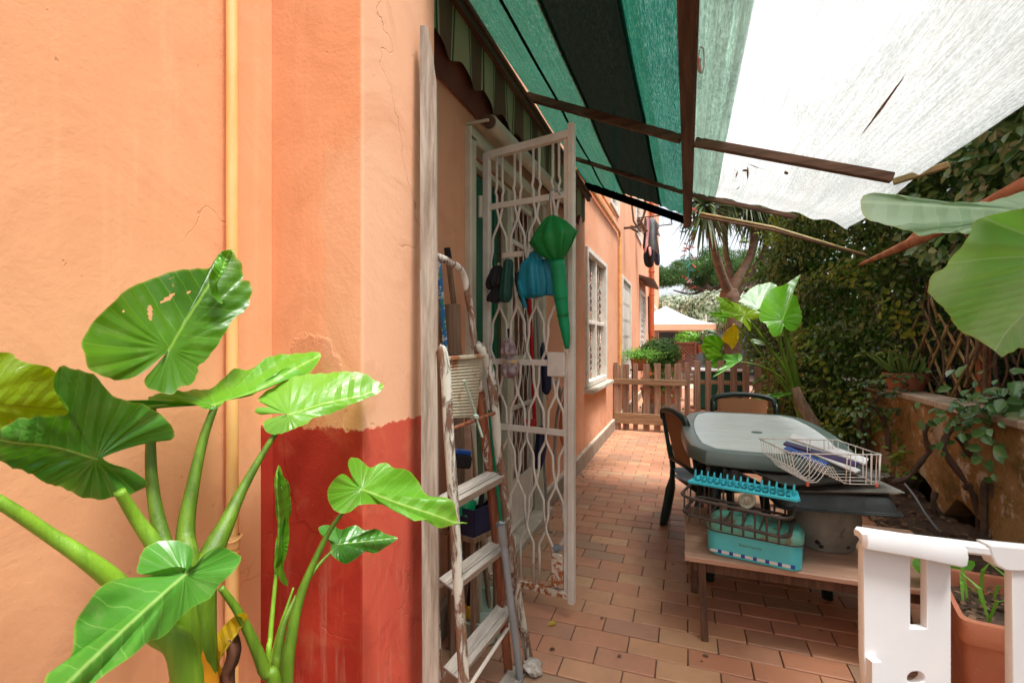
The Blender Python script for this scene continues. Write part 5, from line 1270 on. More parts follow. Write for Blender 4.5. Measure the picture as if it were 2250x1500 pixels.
# ---- terracotta trough beside it
tz = .452
tp = thing('terracotta_trough', (.83, 1.8, 0), 'large terracotta trough of dark soil behind the white plastic rack', 'planter')
cA, cB, cC, cD = Vector((.69, 1.63, 0)), Vector((.93, 1.60, 0)), Vector((1.02, 1.97, 0)), Vector((.775, 2.0, 0))
ctr = (cA+cB+cC+cD)/4
def quadring(k, z, r=.03, n=4):
    q = [ctr+(c-ctr)*k for c in (cA, cB, cC, cD)]; out = []
    for i in range(4):
        p, a, b = q[i], q[i-1], q[(i+1) % 4]; u = (a-p).normalized()*r; v = (b-p).normalized()*r
        for j in range(n+1):
            t = j/n; w = (1-t)**2*(p+u)+2*t*(1-t)*p+t*t*(p+v); out.append(Vector((w.x, w.y, z)))
    return out
def ql(layers, cap0=True, cap1=False):
    outs = [quadring(k, z) for k, z in layers]; mb = MB(); n = len(outs[0])
    mb.add([p for o_ in outs for p in o_], [(i*n+k, i*n+(k+1) % n, (i+1)*n+(k+1) % n, (i+1)*n+k) for i in range(len(outs)-1) for k in range(n)]+([tuple(reversed(range(n)))] if cap0 else [])+([tuple((len(outs)-1)*n+k for k in range(n))] if cap1 else []))
    return mb
obj('trough_body', ql([(.74, 0), (.92, .385), (.925, .40), (.86, .40), (.84, .38)]), M_TERRA, tp, smooth='auto')
obj('rim', ql([(.93, .388), (1.0, .392), (1.01, .40), (1.01, .445), (1.0, .452), (.90, .452), (.885, .445), (.875, .38)], False), M_TERRA, tp, smooth='auto')
mb = MB(); mb.sheet(16, 16, lambda u, v: (lambda p: Vector((p.x, p.y, .40+.02*noise.noise(p*22)+.008*noise.noise(p*70))))(ctr+((cA.lerp(cB, u)).lerp(cD.lerp(cC, u), v)-ctr)*.9)); obj('soil', mb, M_SOIL, tp, smooth=True)
mb = MB(); mb.lathe((.55, 1.62, 0), [(.001, .30), (.10, .30), (.115, .31), (.12, .0)], 24)
mb = MB(); mb.lathe((1.33, 2.62, 0), [(.11, 0), (.13, .12), (.135, .125), (.133, .14), (.05, .15), (.001, .152)], 28); single('lidded_tub', mb, M_CREAMFR, 'round pale lidded tub on the soil behind the white rack', 'tub', smooth='auto')

# ---- pot with succulent on the ledge, trellis, posts
def potpr(c, r, h, mat, name, label, cat, seg=28):
    t = thing(name, tuple(c), label, cat)
    mb = MB(); mb.lathe(c, [(.001, 0), (r*.68, 0), (r*.72, .005), (r*.92, h*.78), (r*.97, h*.79), (r*1.0, h*.98), (r*.99, h), (r*.93, h), (r*.88, h*.8)], seg); obj('pot_body', mb, mat, t, smooth='auto')
    mb = MB(); mb.lathe(c, [(.001, h*.86), (r*.89, h*.84)], seg); obj('soil', mb, M_SOIL, t)
    return t
sp_ = Vector((1.70, 4.86, .80)); t = potpr(sp_, .165, .14, M_TERRA, 'succulent_pot', 'wide terracotta pot of upright green succulent on the stone ledge', 'potted plant')
random.seed(31)
for k in range(26):
    a = random.uniform(0, 6.28); q = random.uniform(0, .11); c = sp_+Vector((q*math.cos(a), q*math.sin(a), .11)); L = random.uniform(.12, .26); ln = random.uniform(.1, .5) if k > 4 else 1.2
    if k < 5: a = math.pi+random.uniform(-.6, .3); 
    pts = [c+Vector((math.cos(a)*ln*L*s, math.sin(a)*ln*L*s, L*s*(1 if k > 4 else .5+.4*s))) for s in (0, .4, .8, 1)]
    mb = MB(); mb.tube(pts, [.012, .013, .010, .003], 6); obj('stem', mb, M_SUCC, t, smooth=True)
tl = thing('bamboo_trellis', (1.84, 4.4, .75), 'leaning expanded bamboo trellis behind the stone ledge', 'trellis')
can = [((2005, 735), (2056, 884)), ((2026, 725), (2086, 868)), ((2012, 640), (2112, 862)), ((2062, 690), (2150, 848)), ((1996, 790), (2022, 870)), ((2088, 680), (2165, 800)), ((2030, 610), (2060, 700)),
       ((2082, 715), (2012, 880)), ((2112, 745), (2052, 870)), ((2142, 765), (2090, 872)), ((2045, 705), (2000, 820)), ((2150, 660), (2080, 800)), ((2165, 720), (2120, 850)), ((2020, 690), (1990, 760))]
for k, (a, b) in enumerate(can):
    x = 1.80+(.016 if k < 7 else 0); mb = MB(); mb.tube([PX(a[0], a[1], x), PX((a[0]+b[0])/2, (a[1]+b[1])/2, x+.004), PX(b[0], b[1], x)], .0095, 6); obj('cane', mb, M_BAMBOO, tl, smooth=True)
mb = MB(); a = PX(2160, 870, 1.86); mb.bar((a.x, a.y, .7), (a.x, a.y, 1.35), .06, .06, up=(0, 1, 0)); single('garden_post', mb, M_LOG, 'short orange brown wooden post behind the bamboo trellis', 'post')
mb = MB(); a = PX(1925, 860, 1.95); mb.bar((a.x, a.y, .7), (a.x, a.y, 1.6), .05, .05, up=(0, 1, 0)); single('garden_post', mb, M_OLDBOARD, 'thin brown stake behind the succulent pot', 'post')

# crumbs and fallen bits on the paving
random.seed(99)
ps = np.stack([rng.uniform(-.93, 1.1, 420), rng.uniform(1.5, 6.5, 420)**1.0, np.full(420, .006)], 1); ps[:200, 0] = -.93+np.abs(rng.normal(0, .10, 200)); ps[200:330, 0] = 1.1-np.abs(rng.normal(0, .22, 130))
V, Fq = leafcloud(ps, np.tile([0, 0, 1.], (420, 1)), rng.uniform(.006, .026, 420), 900, .15)
setp(npobj('paving_litter', V, Fq, M_LITTER), 'scattered crumbs and dry leaf bits on the clay paving', 'leaf litter', kind='stuff')

# ================================================================== PLANTS
def big_leaf(parent, outline, attach, tip, t0, gx=0.0, gy=0.0, mat='mid', rings=13, N=84, corr=.006, wave=.012, cup=.0, nw=7, seed=0, fold=0.0, tipdrop=0.0, holes=()):
    """one blade: margin surveyed from the place, then given real slope, folds, corrugation and waves"""
    ol = cr([(x, y, 0) for x, y in outline], 6, closed=True)
    L = [0]
    for a, b in zip(ol, ol[1:]+ol[:1]): L.append(L[-1]+(b-a).length)
    pts = []; j = 0
    for k in range(N):
        s = L[-1]*k/N
        while L[j+1] < s: j += 1
        f = (s-L[j])/max(1e-6, L[j+1]-L[j]); pts.append(ol[j].lerp(ol[(j+1) % len(ol)], f))
    dep = lambda x, y: t0+gx*(x-attach[0])/100+gy*(y-attach[1])/100
    W_ = lambda x, y: P(x, y, dep(x, y))
    A = W_(*attach); T = W_(*tip); mid = (T-A); LL = mid.length; mid.normalize()
    q1 = W_(attach[0]+50, attach[1]); q2 = W_(attach[0], attach[1]-50)
    nn = (q1-A).cross(q2-A).normalized()
    if nn.dot(A-O) > 0: nn = -nn
    side = nn.cross(mid).normalized()
    vs = [A]; uv = [(0, 0)]; rim = [0]
    for r in range(1, rings+1):
        f = (r/rings)**.85
        for k, p in enumerate(pts):
            x = attach[0]+(p.x-attach[0])*f; y = attach[1]+(p.y-attach[1])*f
            w = W_(x, y); d = w-A; a = d.dot(mid)/LL; b = d.dot(side)/LL
            ph = (a-.62*abs(b))*7.0; ang = math.atan2(abs(b), a)
            sel = min(1, max(0, (ang-.95)/.2))
            tri = abs((ph % 1)-.5)*(1-sel)+abs((ang*3.2 % 1)-.5)*sel
            h = -corr*(tri*2)*min(1, f*3)*min(1, abs(b)*9)
            h += wave*f**2.5*math.sin(2*math.pi*k/N*nw+seed)*(.6+.8*noise.noise(Vector((k*.15, seed, 1))))
            h += cup*b*b*LL*4 - fold*abs(b)*LL + .02*noise.noise(Vector((a*2+seed, b*2, seed)))*f - tipdrop*max(0, a)**2*LL
            vs.append(w+nn*h); uv.append((a, b)); rim.append(f)
    fs = [(0, 1+k, 1+(k+1) % N) for k in range(N)]
    for r in range(rings-1):
        o = 1+r*N; fs += [(o+k, o+N+k, o+N+(k+1) % N, o+(k+1) % N) for k in range(N)]
    if holes:
        def inside(f):
            c = sum((Vector(vs[i]) for i in f), Vector())/len(f)-O; dd = -SY*c.x+CYW*c.y; px = CX+F*(CYW*c.x+SY*c.y)/dd; py = CY-F*c.z/dd
            for hx_, hy_, ra, rb, an in holes:
                dx, dy = px-hx_, py-hy_; u_ = dx*math.cos(an)+dy*math.sin(an); v_ = -dx*math.sin(an)+dy*math.cos(an)
                if (u_/ra)**2+(v_/rb)**2 < 1: return True
            return False
        fs = [f for f in fs if not inside(f)]
    mb = MB(); mb.add(vs, fs); mb.uv = uv; mb.rim = rim
    return obj('leaf', mb, LF[mat], parent, smooth=True)
def stalk(parent, pts, r, mat=M_STALK, name='stalk', n=6, flat=1.0):
    q = cr([P(*p) if len(p) == 3 and not isinstance(p, Vector) else p for p in pts], n)
    rs = r if not isinstance(r, (list, tuple)) else [np.interp(i/(len(q)-1), np.linspace(0, 1, len(r)), r) for i in range(len(q))]
    mb = MB(); mb.tube(q, list(map(float, rs)) if isinstance(rs, list) else rs, 10, flat=flat, flatn=None if flat == 1 else (SY, -CYW, 0)); return obj(name, mb, mat, parent, smooth=True)

e1 = thing('elephant_ear', (-.76, .575, 0), 'big elephant ear plant with six wide leaves in front of the pale orange wall', 'plant', 'elephant ear plants')
G1 = Vector((-.76, .575, 0))
big_leaf(e1, [(358, 780), (333, 803), (307, 822), (277, 830), (240, 830), (213, 825), (187, 808), (180, 787), (180, 753), (193, 727), (213, 697), (240, 670), (263, 647), (293, 628), (320, 617), (353, 605), (380, 597), (428, 590), (445, 587), (466, 585), (478, 568), (486, 553), (500, 548), (511, 550), (518, 567), (531, 585), (536, 604), (532, 615), (543, 616), (552, 620), (553, 643), (546, 667), (533, 687), (513, 700), (493, 733), (480, 757), (453, 793), (440, 800), (433, 823), (417, 846), (393, 851), (380, 866), (366, 862), (337, 850), (325, 833), (330, 820), (347, 806), (358, 788)],
         (372, 767), (505, 560), .85, .075, -.03, 'dark', corr=.005, wave=.008, seed=1, N=240, rings=34, fold=-.08, holes=((330, 688, 18, 5, 1.5), (368, 656, 17, 4.5, -.6), (415, 642, 4, 3, 0), (270, 684, 4, 3, 0)))
big_leaf(e1, [(458, 610), (466, 590), (478, 568), (488, 552), (503, 549), (512, 556), (505, 575), (495, 592), (482, 612), (478, 625), (482, 640), (488, 655), (490, 668), (478, 660), (468, 648), (462, 635), (460, 622)], (475, 618), (505, 552), .925, .05, 0, 'mid', wave=.003, corr=.001, seed=4, rings=6, N=40)
big_leaf(e1, [(225, 1002), (290, 995), (345, 985), (385, 962), (372, 930), (330, 904), (300, 895), (262, 882), (240, 866), (215, 836), (178, 824), (140, 818), (122, 835), (120, 860), (140, 880), (150, 905), (90, 922), (40, 928), (0, 942), (-40, 955), (-48, 985), (0, 1024), (60, 1040), (125, 1072), (160, 1092), (205, 1099), (240, 1090), (262, 1077), (283, 1081), (305, 1080), (326, 1062), (300, 1042), (240, 1012), (228, 1006)],
         (210, 1008), (-40, 955), .76, .05, .03, 'deep', corr=.008, wave=.010, seed=2, N=120, tipdrop=.0, fold=.1)
big_leaf(e1, [(-90, 790), (-40, 776), (0, 775), (45, 775), (62, 795), (92, 803), (118, 815), (133, 832), (130, 848), (150, 862), (170, 880), (172, 893), (163, 912), (120, 922), (60, 930), (0, 942), (-60, 958), (-100, 920)], (-90, 880), (170, 900), .60, .05, .0, 'yel', corr=.003, wave=.006, seed=3, fold=.05)
big_leaf(e1, [(225, 898), (243, 882), (262, 886), (290, 884), (312, 890), (318, 878), (350, 866), (400, 862), (430, 850), (470, 849), (485, 836), (510, 812), (528, 806), (552, 808), (590, 790), (640, 778), (690, 776), (705, 784), (690, 808), (672, 822), (645, 814), (620, 818), (605, 828), (590, 834), (560, 855), (530, 858), (505, 872), (480, 892), (466, 896), (440, 896), (400, 892), (340, 890), (318, 892), (300, 903), (262, 906), (240, 908)],
         (470, 888), (705, 782), .93, .06, -.12, 'mid', corr=.004, wave=.008, seed=5, N=120, nw=9)
big_leaf(e1, [(578, 921), (590, 914), (612, 916), (630, 913), (612, 905), (598, 901), (572, 899), (558, 895), (572, 889), (590, 892), (580, 884), (567, 876), (575, 860), (600, 845), (640, 832), (680, 822), (720, 818), (770, 819), (800, 822), (830, 835), (845, 845), (833, 857), (800, 870), (760, 890), (720, 908), (690, 918), (670, 932), (640, 937), (610, 940), (585, 934)],
         (634, 910), (845, 845), 1.02, .035, -.10, 'bright', corr=.004, wave=.008, seed=6, N=110, nw=6)
big_leaf(e1, [(404, 1252), (388, 1250), (360, 1252), (325, 1256), (308, 1255), (318, 1215), (335, 1190), (360, 1180), (385, 1183), (408, 1195), (414, 1218), (408, 1245), (412, 1254), (432, 1235), (455, 1212), (480, 1202), (520, 1203), (541, 1212), (540, 1226), (520, 1250), (490, 1280), (475, 1305), (440, 1322), (415, 1345), (385, 1380), (340, 1400), (290, 1440), (240, 1475), (195, 1512), (150, 1545), (95, 1560), (112, 1490), (128, 1462), (170, 1435), (178, 1405), (175, 1370), (190, 1330), (220, 1290), (262, 1264), (300, 1258), (360, 1256)],
         (406, 1262), (105, 1550), .70, .05, -.035, 'deep', corr=.004, wave=.014, seed=7, N=120, nw=6, fold=.18, tipdrop=.05)
base = (440, 1560, .78)
stalk(e1, [(335, 872, .90), (331, 1000, .87), (339, 1100, .85), (362, 1200, .83), (400, 1330, .80), G1+Vector((0, 0, .3)), G1], [0.0064, 0.0088, 0.0104, 0.0128, 0.016, 0.024, 0.028])
stalk(e1, [(472, 893, .93), (448, 960, .91), (425, 1060, .88), (408, 1170, .85), (420, 1300, .82), G1+Vector((.01, .01, .3)), G1+Vector((.01, .01, 0))], [0.006, 0.008, 0.0104, 0.0144, 0.0176, 0.024, 0.024])
stalk(e1, [(613, 940, 1.01), (575, 1000, .98), (530, 1080, .94), (497, 1150, .90), (462, 1225, .86), (440, 1330, .82), G1+Vector((.02, 0, .3)), G1], [0.0048, 0.0064, 0.0096, 0.0144, 0.0208, 0.024, 0.024, 0.024])
stalk(e1, [(262, 1078, .75), (300, 1140, .77), (345, 1205, .78), (400, 1310, .78), G1+Vector((-.01, 0, .3)), G1], [.008, .010, .013, .02, .03, .03], M_STALKB)
stalk(e1, [(-60, 1070, .60), (20, 1115, .62), (110, 1175, .65), (190, 1228, .67), (265, 1290, .70), (340, 1380, .73), (410, 1480, .75), G1+Vector((0, -.02, .3)), G1], [.0075, .008, .009, .0115, .0145, .018, .022, .026, .03], M_STALKB)
stalk(e1, [(485, 1290, .83), (520, 1338, .84), (552, 1400, .85), (580, 1470, .86), (602, 1560, .87), Vector((-.73, .66, .0))], [.0055, .007, .009, .011, .014, .02], M_STALK)
mb = MB(); mb.tube([G1+Vector((.0, .02, 0)), G1+Vector((0, .01, .35)), P(425, 1500, .80), P(418, 1400, .81), P(425, 1320, .82)], [.05, .048, .044, .030, .016], 16, flat=.8, pleat=.04, npl=5); obj('trunk', mb, M_STALKB, e1, smooth=True)
big_leaf(e1, [(545, 1352), (535, 1368), (515, 1385), (500, 1410), (490, 1450), (482, 1500), (478, 1560), (440, 1560), (448, 1500), (458, 1440), (472, 1400), (490, 1375), (515, 1355), (535, 1345)], (470, 1470), (540, 1350), .83, 0, 0, 'gold', corr=0, wave=.003, rings=6, N=50)
for o_ in list(e1.children)[-1:]: o_.data.materials[0] = M_ORLEAF; o_['label'] = 'withered orange leaf curling at the base'
mb = MB(); mb.tube(cr([P(505, 1400, .84), P(512, 1430, .84), P(506, 1460, .84), P(498, 1480, .84), P(500, 1540, .84)], 4), .010, 7, pleat=.4, npl=3); obj('dry_sheath', mb, M_DRY, e1, smooth=True)

e2 = thing('elephant_ear', (-.72, .70, 0), 'smaller elephant ear plant with three leaves in front of the red painted wall foot', 'plant', 'elephant ear plants')
G2 = Vector((-.72, .70, 0))
big_leaf(e2, [(768, 1008), (790, 1010), (806, 1022), (820, 1025), (835, 1016), (852, 1015), (868, 1028), (890, 1028), (915, 1040), (932, 1060), (940, 1085), (960, 1092), (978, 1096), (992, 1115), (1005, 1145), (985, 1155), (965, 1158), (945, 1145), (930, 1143), (905, 1146), (893, 1128), (865, 1112), (845, 1104), (820, 1105), (790, 1108), (775, 1120), (755, 1122), (735, 1105), (721, 1080), (728, 1058), (748, 1045), (765, 1050), (780, 1064), (790, 1072), (778, 1055), (765, 1035), (761, 1018)],
         (795, 1074), (1007, 1150), .98, .06, -.05, 'bright', corr=.003, wave=.011, seed=8, N=110, nw=6, fold=.08)
mb = MB(); mb.tube([P(1000, 1150, 1.105), P(1015, 1148, 1.11), P(1026, 1149, 1.115)], [.0035, .002, .001], 6); obj('leaf_tip', mb, M_STALKB, e2)
big_leaf(e2, [(700, 1160), (712, 1152), (735, 1155), (748, 1165), (765, 1157), (785, 1152), (800, 1165), (830, 1162), (850, 1170), (873, 1181), (865, 1190), (850, 1200), (825, 1214), (805, 1210), (780, 1228), (760, 1237), (740, 1230), (728, 1215), (730, 1195), (722, 1183), (706, 1175)],
         (744, 1195), (873, 1181), 1.06, .05, -.05, 'deep', corr=.002, wave=.010, seed=9, N=70, rings=9, nw=6, fold=.1)
big_leaf(e2, [(611, 1021), (628, 1040), (644, 1062), (643, 1110), (641, 1150), (642, 1200), (634, 1235), (643, 1275), (630, 1274), (615, 1255), (607, 1245), (606, 1150), (608, 1080)], (612, 1200), (611, 1021), 1.0, .0, 0, 'mid', corr=.001, wave=.004, seed=10, N=60, rings=8, fold=-.5)
big_leaf(e2, [(616, 1030), (632, 1044), (645, 1064), (643, 1110), (640, 1135), (630, 1160), (622, 1240), (614, 1246), (620, 1180), (628, 1120), (622, 1070)], (628, 1130), (614, 1026), .995, .15, 0, 'dark', corr=.001, wave=.003, seed=11, N=50, rings=6, fold=.3)
stalk(e2, [(755, 1122, .99), (722, 1170, .97), (690, 1235, .95), (660, 1310, .93), (640, 1400, .91), (628, 1540, .90), G2], [0.0041, 0.0054, 0.0068, 0.0088, 0.0109, 0.0122, 0.0150])
stalk(e2, [(728, 1212, 1.05), (705, 1235, 1.03), (685, 1262, 1.0), (672, 1285, .96)], [0.0027, 0.0034, 0.0034, 0.0034])
stalk(e2, [(652, 1308, .98), (625, 1365, .95), (611, 1430, .93), (606, 1540, .92), G2+Vector((-.02, 0, 0))], [0.0041, 0.0061, 0.0088, 0.0109, 0.0122])
stalk(e2, [(608, 1245, 1.0), (602, 1310, .98), (594, 1400, .95), (590, 1500, .93), G2+Vector((-.03, .01, 0))], [0.0037, 0.0041, 0.0048, 0.0054, 0.0068], M_STALKB)
stalk(e2, [(645, 1290, .99), (615, 1380, .95), (600, 1440, .93), (592, 1500, .92)], [0.0020, 0.0034, 0.0041, 0.0041], M_STALKB)

# two great leaves reaching in at the right
e3 = thing('elephant_ear', (1.25, 1.55, 0), 'elephant ear plant whose two great blurred leaves reach in at the right edge', 'plant', 'elephant ear plants')
big_leaf(e3, [(1898, 428), (1950, 430), (2010, 444), (2040, 450), (2065, 448), (2120, 446), (2160, 440), (2200, 430), (2260, 416), (2350, 405), (2450, 430), (2440, 520), (2330, 535), (2230, 500), (2190, 492), (2160, 504), (2140, 512), (2118, 515), (2100, 508), (2085, 513), (2060, 507), (2030, 510), (2010, 504), (1985, 503), (1965, 496), (1948, 496), (1930, 488), (1912, 475), (1898, 452)],
         (2360, 470), (1898, 440), 1.02, .02, -.10, 'pale', corr=.006, wave=.010, seed=12, N=120, nw=8)
big_leaf(e3, [(2260, 464), (2210, 470), (2178, 480), (2148, 494), (2135, 512), (2112, 530), (2096, 560), (2092, 592), (2068, 615), (2062, 650), (2078, 672), (2094, 690), (2108, 718), (2135, 742), (2160, 752), (2185, 770), (2205, 786), (2225, 772), (2260, 765), (2350, 750), (2440, 690), (2470, 600), (2440, 500), (2350, 460)],
         (2370, 560), (2180, 780), .90, .02, .06, 'lush', corr=.008, wave=.008, seed=13, N=120, nw=7, fold=.05)
stalk(e3, [(2360, 560, .93), (2400, 800, 1.0), Vector((1.25, 1.5, .5)), Vector((1.25, 1.55, 0))], [.012, .015, .02, .03])
stalk(e3, [(2360, 470, 1.05), (2420, 700, 1.1), Vector((1.27, 1.55, .5)), Vector((1.26, 1.57, 0))], [.012, .015, .02, .03])

# middle elephant ear beyond the table
e4 = thing('elephant_ear', (1.02, 4.9, 0), 'tall elephant ear plant with a yellow leaf growing beyond the table by the ivy', 'plant', 'elephant ear plants')
D4 = 4.35
k4 = dict(rings=8, N=64)
big_leaf(e4, [(1758, 604), (1750, 618), (1745, 630), (1732, 645), (1748, 649), (1757, 660), (1763, 685), (1761, 707), (1752, 722), (1740, 726), (1728, 724), (1721, 716), (1717, 732), (1700, 740), (1688, 724), (1682, 708), (1671, 702), (1669, 685), (1673, 668), (1684, 649), (1696, 634), (1718, 628), (1738, 616)], (1719, 703), (1758, 604), D4, .03, -.2, 'mid', corr=.015, wave=.02, seed=14, **k4)
big_leaf(e4, [(1622, 664), (1635, 649), (1648, 634), (1662, 626), (1688, 620), (1709, 629), (1690, 643), (1677, 660), (1668, 680), (1652, 677), (1640, 668)], (1667, 678), (1690, 622), D4+.12, 0, -.3, 'pale', corr=.015, wave=.01, seed=15, **k4)
big_leaf(e4, [(1574, 650), (1588, 652), (1603, 661), (1622, 664), (1645, 676), (1664, 680), (1669, 695), (1655, 701), (1645, 698), (1652, 726), (1638, 720), (1628, 706), (1609, 694), (1590, 684), (1581, 666)], (1636, 692), (1574, 650), D4-.1, .1, -.2, 'yel', corr=.012, wave=.02, seed=16, **k4)
big_leaf(e4, [(1556, 688), (1580, 686), (1600, 688), (1610, 696), (1598, 699), (1570, 697)], (1608, 696), (1556, 690), D4, 0, 0, 'bright', corr=.003, wave=.008, seed=17, rings=5, N=32)
big_leaf(e4, [(1613, 711), (1603, 722), (1588, 736), (1587, 749), (1600, 756), (1609, 767), (1617, 757), (1623, 748), (1624, 732), (1618, 716)], (1615, 714), (1609, 767), D4, 0, .1, 'gold', corr=.008, wave=.012, seed=18, rings=6, N=44)
big_leaf(e4, [(1588, 781), (1609, 777), (1630, 777), (1630, 790), (1618, 799), (1600, 811), (1568, 827), (1579, 812), (1596, 795)], (1623, 794), (1568, 827), D4-.1, .1, -.2, 'deep', corr=.008, wave=.016, seed=19, rings=6, N=44)
big_leaf(e4, [(1648, 746), (1665, 745), (1682, 752), (1700, 753), (1680, 759), (1660, 755)], (1690, 754), (1648, 746), D4, 0, 0, 'pale', corr=.002, wave=.006, seed=20, rings=4, N=28)
big_leaf(e4, [(1655, 880), (1680, 868), (1715, 862), (1745, 862), (1720, 872), (1690, 877)], (1735, 864), (1655, 880), D4-.2, 0, 0, 'deep', corr=.002, wave=.008, seed=21, rings=4, N=28)
S4 = Vector((1.02, 4.9, 0))
for pts, r in (([(1719, 703), (1730, 755), (1744, 810), (1756, 880), (1766, 930)], [.010, .02, .03, .04, .05]), ([(1640, 696), (1665, 728), (1695, 770), (1725, 815), (1750, 880), (1766, 930)], [.008, .011, .014, .02, .03, .04]),
               ([(1711, 738), (1718, 770), (1732, 820), (1752, 890)], [.014, .016, .02, .03]), ([(1626, 795), (1665, 802), (1700, 818), (1725, 840), (1745, 872)], [.006, .008, .009, .012, .016]),
               ([(1616, 712), (1645, 745), (1680, 790), (1716, 840), (1750, 890)], [.005, .006, .007, .009, .012])):
    stalk(e4, [P(x, y, D4) for x, y in pts], r)
mb = MB(); mb.tube([P(1745, 850, D4), P(1758, 885, D4), P(1785, 930, D4-.05), Vector((1.12, 4.75, .0))], [.045, .055, .06, .065], 10, pleat=.05, npl=5); obj('trunk', mb, M_OLDBOARD, e4, smooth=True)
e5 = thing('fan_leaf_plant', (.30, 7.4, 0), 'bright green broad leaved plant behind the picket fence beside the yucca trunk', 'plant')
D5 = 7.2
for ol_, at, tp_, m_ in (([(1545, 745), (1556, 737), (1572, 736), (1586, 744), (1592, 758), (1582, 770), (1565, 768), (1549, 760)], (1580, 762), (1546, 745), 'mid'), ([(1548, 772), (1562, 764), (1582, 774), (1592, 786), (1575, 796), (1558, 790)], (1585, 780), (1550, 776), 'bright'),
                     ([(1562, 795), (1578, 783), (1598, 780), (1590, 798), (1574, 812), (1566, 806)], (1592, 784), (1566, 810), 'mid'), ([(1540, 762), (1548, 755), (1556, 766), (1550, 778)], (1556, 765), (1541, 764), 'bright')):
    big_leaf(e5, ol_, at, tp_, D5, .1, .1, m_, corr=.01, wave=.02, rings=5, N=36)
stalk(e5, [P(1585, 765, D5), P(1590, 800, D5), Vector((.30, 7.4, .0))], .012)
small = thing('spiky_seedling', tuple(P(1572, 700, 5.2)), 'small tuft of pale spiky leaves beside the yucca trunk', 'plant')
for k in range(18):
    a = R(100+k*11); c = P(1592, 690, 5.3); L = .16
    mb = MB(); dx = ex*math.cos(a)+Vector((0, 0, 1))*math.sin(a); nn = Vector((0, -1, 0))*random.uniform(-.2, .2)
    p1 = c+dx*L*.5+nn*L; p2 = c+(dx+Vector((0, 0, -.15)))*L; s_ = dx.cross(Vector((0, 1, 0)))*.006
    mb.add([c-s_, c+s_, p1+s_, p1-s_, p2], [(0, 1, 2, 3), (3, 2, 4)]); obj('blade', mb, M_PARS, small)

# ---- ivy covering the right side
def xs(y, z):
    s = min(1, max(0, (y-3.9)/2.0)); s = s*s*(3-2*s)
    x = 1.98+(1.12-1.98)*s
    if z > 1.6: x -= .25*min(1, (z-1.6)/.9)*(1-s)
    if y > 6.2: x -= .22*min(1, (y-6.2))
    return x+.16*noise.noise(Vector((y*1.1, z*1.1, 3)))+.07*noise.noise(Vector((y*3.5, z*3.5, 9)))
ivy = thing('ivy_hedge', (2.0, 4, 0), 'dense dark ivy with yellowing clumps covering the right side of the patio', 'ivy')
def scatter(n, y0, y1, z0, z1, size, seed, layers=(0, .45), cond=None, gapth=-.14):
    r = np.random.default_rng(seed); ps = []; ns = []; sz = []
    while len(ps) < n:
        y = r.uniform(y0, y1); z = r.uniform(z0, z1)
        if cond and not cond(y, z, r.random()): continue
        g_ = noise.noise(Vector((y*2.3, z*2.3, 20)))
        d = layers[0]+(layers[1]-layers[0])*r.random()**1.6
        if g_ < gapth and d < .3: continue
        ps.append((xs(y, z)+d-.10*g_, y, z)); ns.append((-1, -.35, .25)); sz.append(size(y, z) if callable(size) else size)
    return np.array(ps), np.array(ns), np.array(sz)
def c_main(y, z, q):
    top = 3.6
    if y > 6: top = 3.6-(y-6)*.85
    if z > top+.3*noise.noise(Vector((y*2, 0, 0))): return False
    if y < 5.3 and z < .80: return False
    if y < 1.2: return q < .35
    if y < 4.9 and z < 1.62: return q < (.16 if y > 4.0 else .30)
    return True
ps, ns, sz = scatter(46000, -2.0, 7.6, 0.02, 3.7, lambda y, z: .058 if y > 4 else .070, 11, cond=c_main)
ps2, ns2, sz2 = scatter(16000, 4.2, 8.6, .02, 3.9, .075, 31, layers=(.35, .95), cond=lambda y, z, q: z < 3.9-(max(0, y-6.2))*.8, gapth=-9)
ps = np.concatenate([ps, ps2]); ns = np.concatenate([ns, ns2]); sz = np.concatenate([sz, sz2])
V, Fq = leafcloud(ps, ns, sz, 21, 1.0, .10, .62); npobj('foliage', V, Fq, M_IVY, ivy, kind='stuff')
ps, ns, sz = scatter(5200, 1.2, 4.6, 1.55, 3.3, .095, 12, layers=(-.12, .12), cond=lambda y, z, q: True)
V, Fq = leafcloud(ps, ns, sz, 22, .9, .08, .55); npobj('glossy_foliage', V, Fq, M_GLOSSY, ivy, kind='stuff', label='larger glossy creeper leaves above the trellis')
ps, ns, sz = scatter(1500, 4.6, 7.6, .1, 3.0, .06, 13, layers=(-.14, .02), cond=lambda y, z, q: noise.noise(Vector((y*1.7, z*1.7, 55))) > .12 and z < 3.6-(y-5)*.4)
V, Fq = leafcloud(ps, ns, sz, 23, 1.0, .10, .6); npobj('yellowing_foliage', V, Fq, M_IVYY, ivy, kind='stuff', label='yellow green ivy clumps at the front of the hedge')
random.seed(52)
# sprays sticking out low behind the table
def spray(parent, pts, n, L, mat, seed, r=.006, tmat=M_TWIG, name='shoot'):
    q = cr(pts, 8); mb = MB(); mb.tube(q, [r*(1-.6*i/len(q)) for i in range(len(q))], 6); o = obj(name, mb, tmat, parent, smooth=True)
    rr_ = np.random.default_rng(seed); idx = rr_.integers(2, len(q), n); ps = np.array([tuple(q[i]) for i in idx])+rr_.normal(0, .02, (n, 3))
    V, Fq = leafcloud(ps, np.tile([-.4, -.5, .9], (n, 1)), L, seed, .9); npobj('shoot_leaves', V, Fq, mat, o, kind='stuff')
for k in range(26):
    y = random.uniform(4.4, 6.4); z = random.uniform(.2, 1.1); x = xs(y, z)
    spray(ivy, [Vector((x, y, z)), Vector((x-.15, y-.05, z+.06)), Vector((x-.33-random.random()*.1, y-.1, z+random.uniform(-.05, .05)))], 26, .05, M_IVYY if k % 3 else M_IVY, 300+k)
random.seed(51)
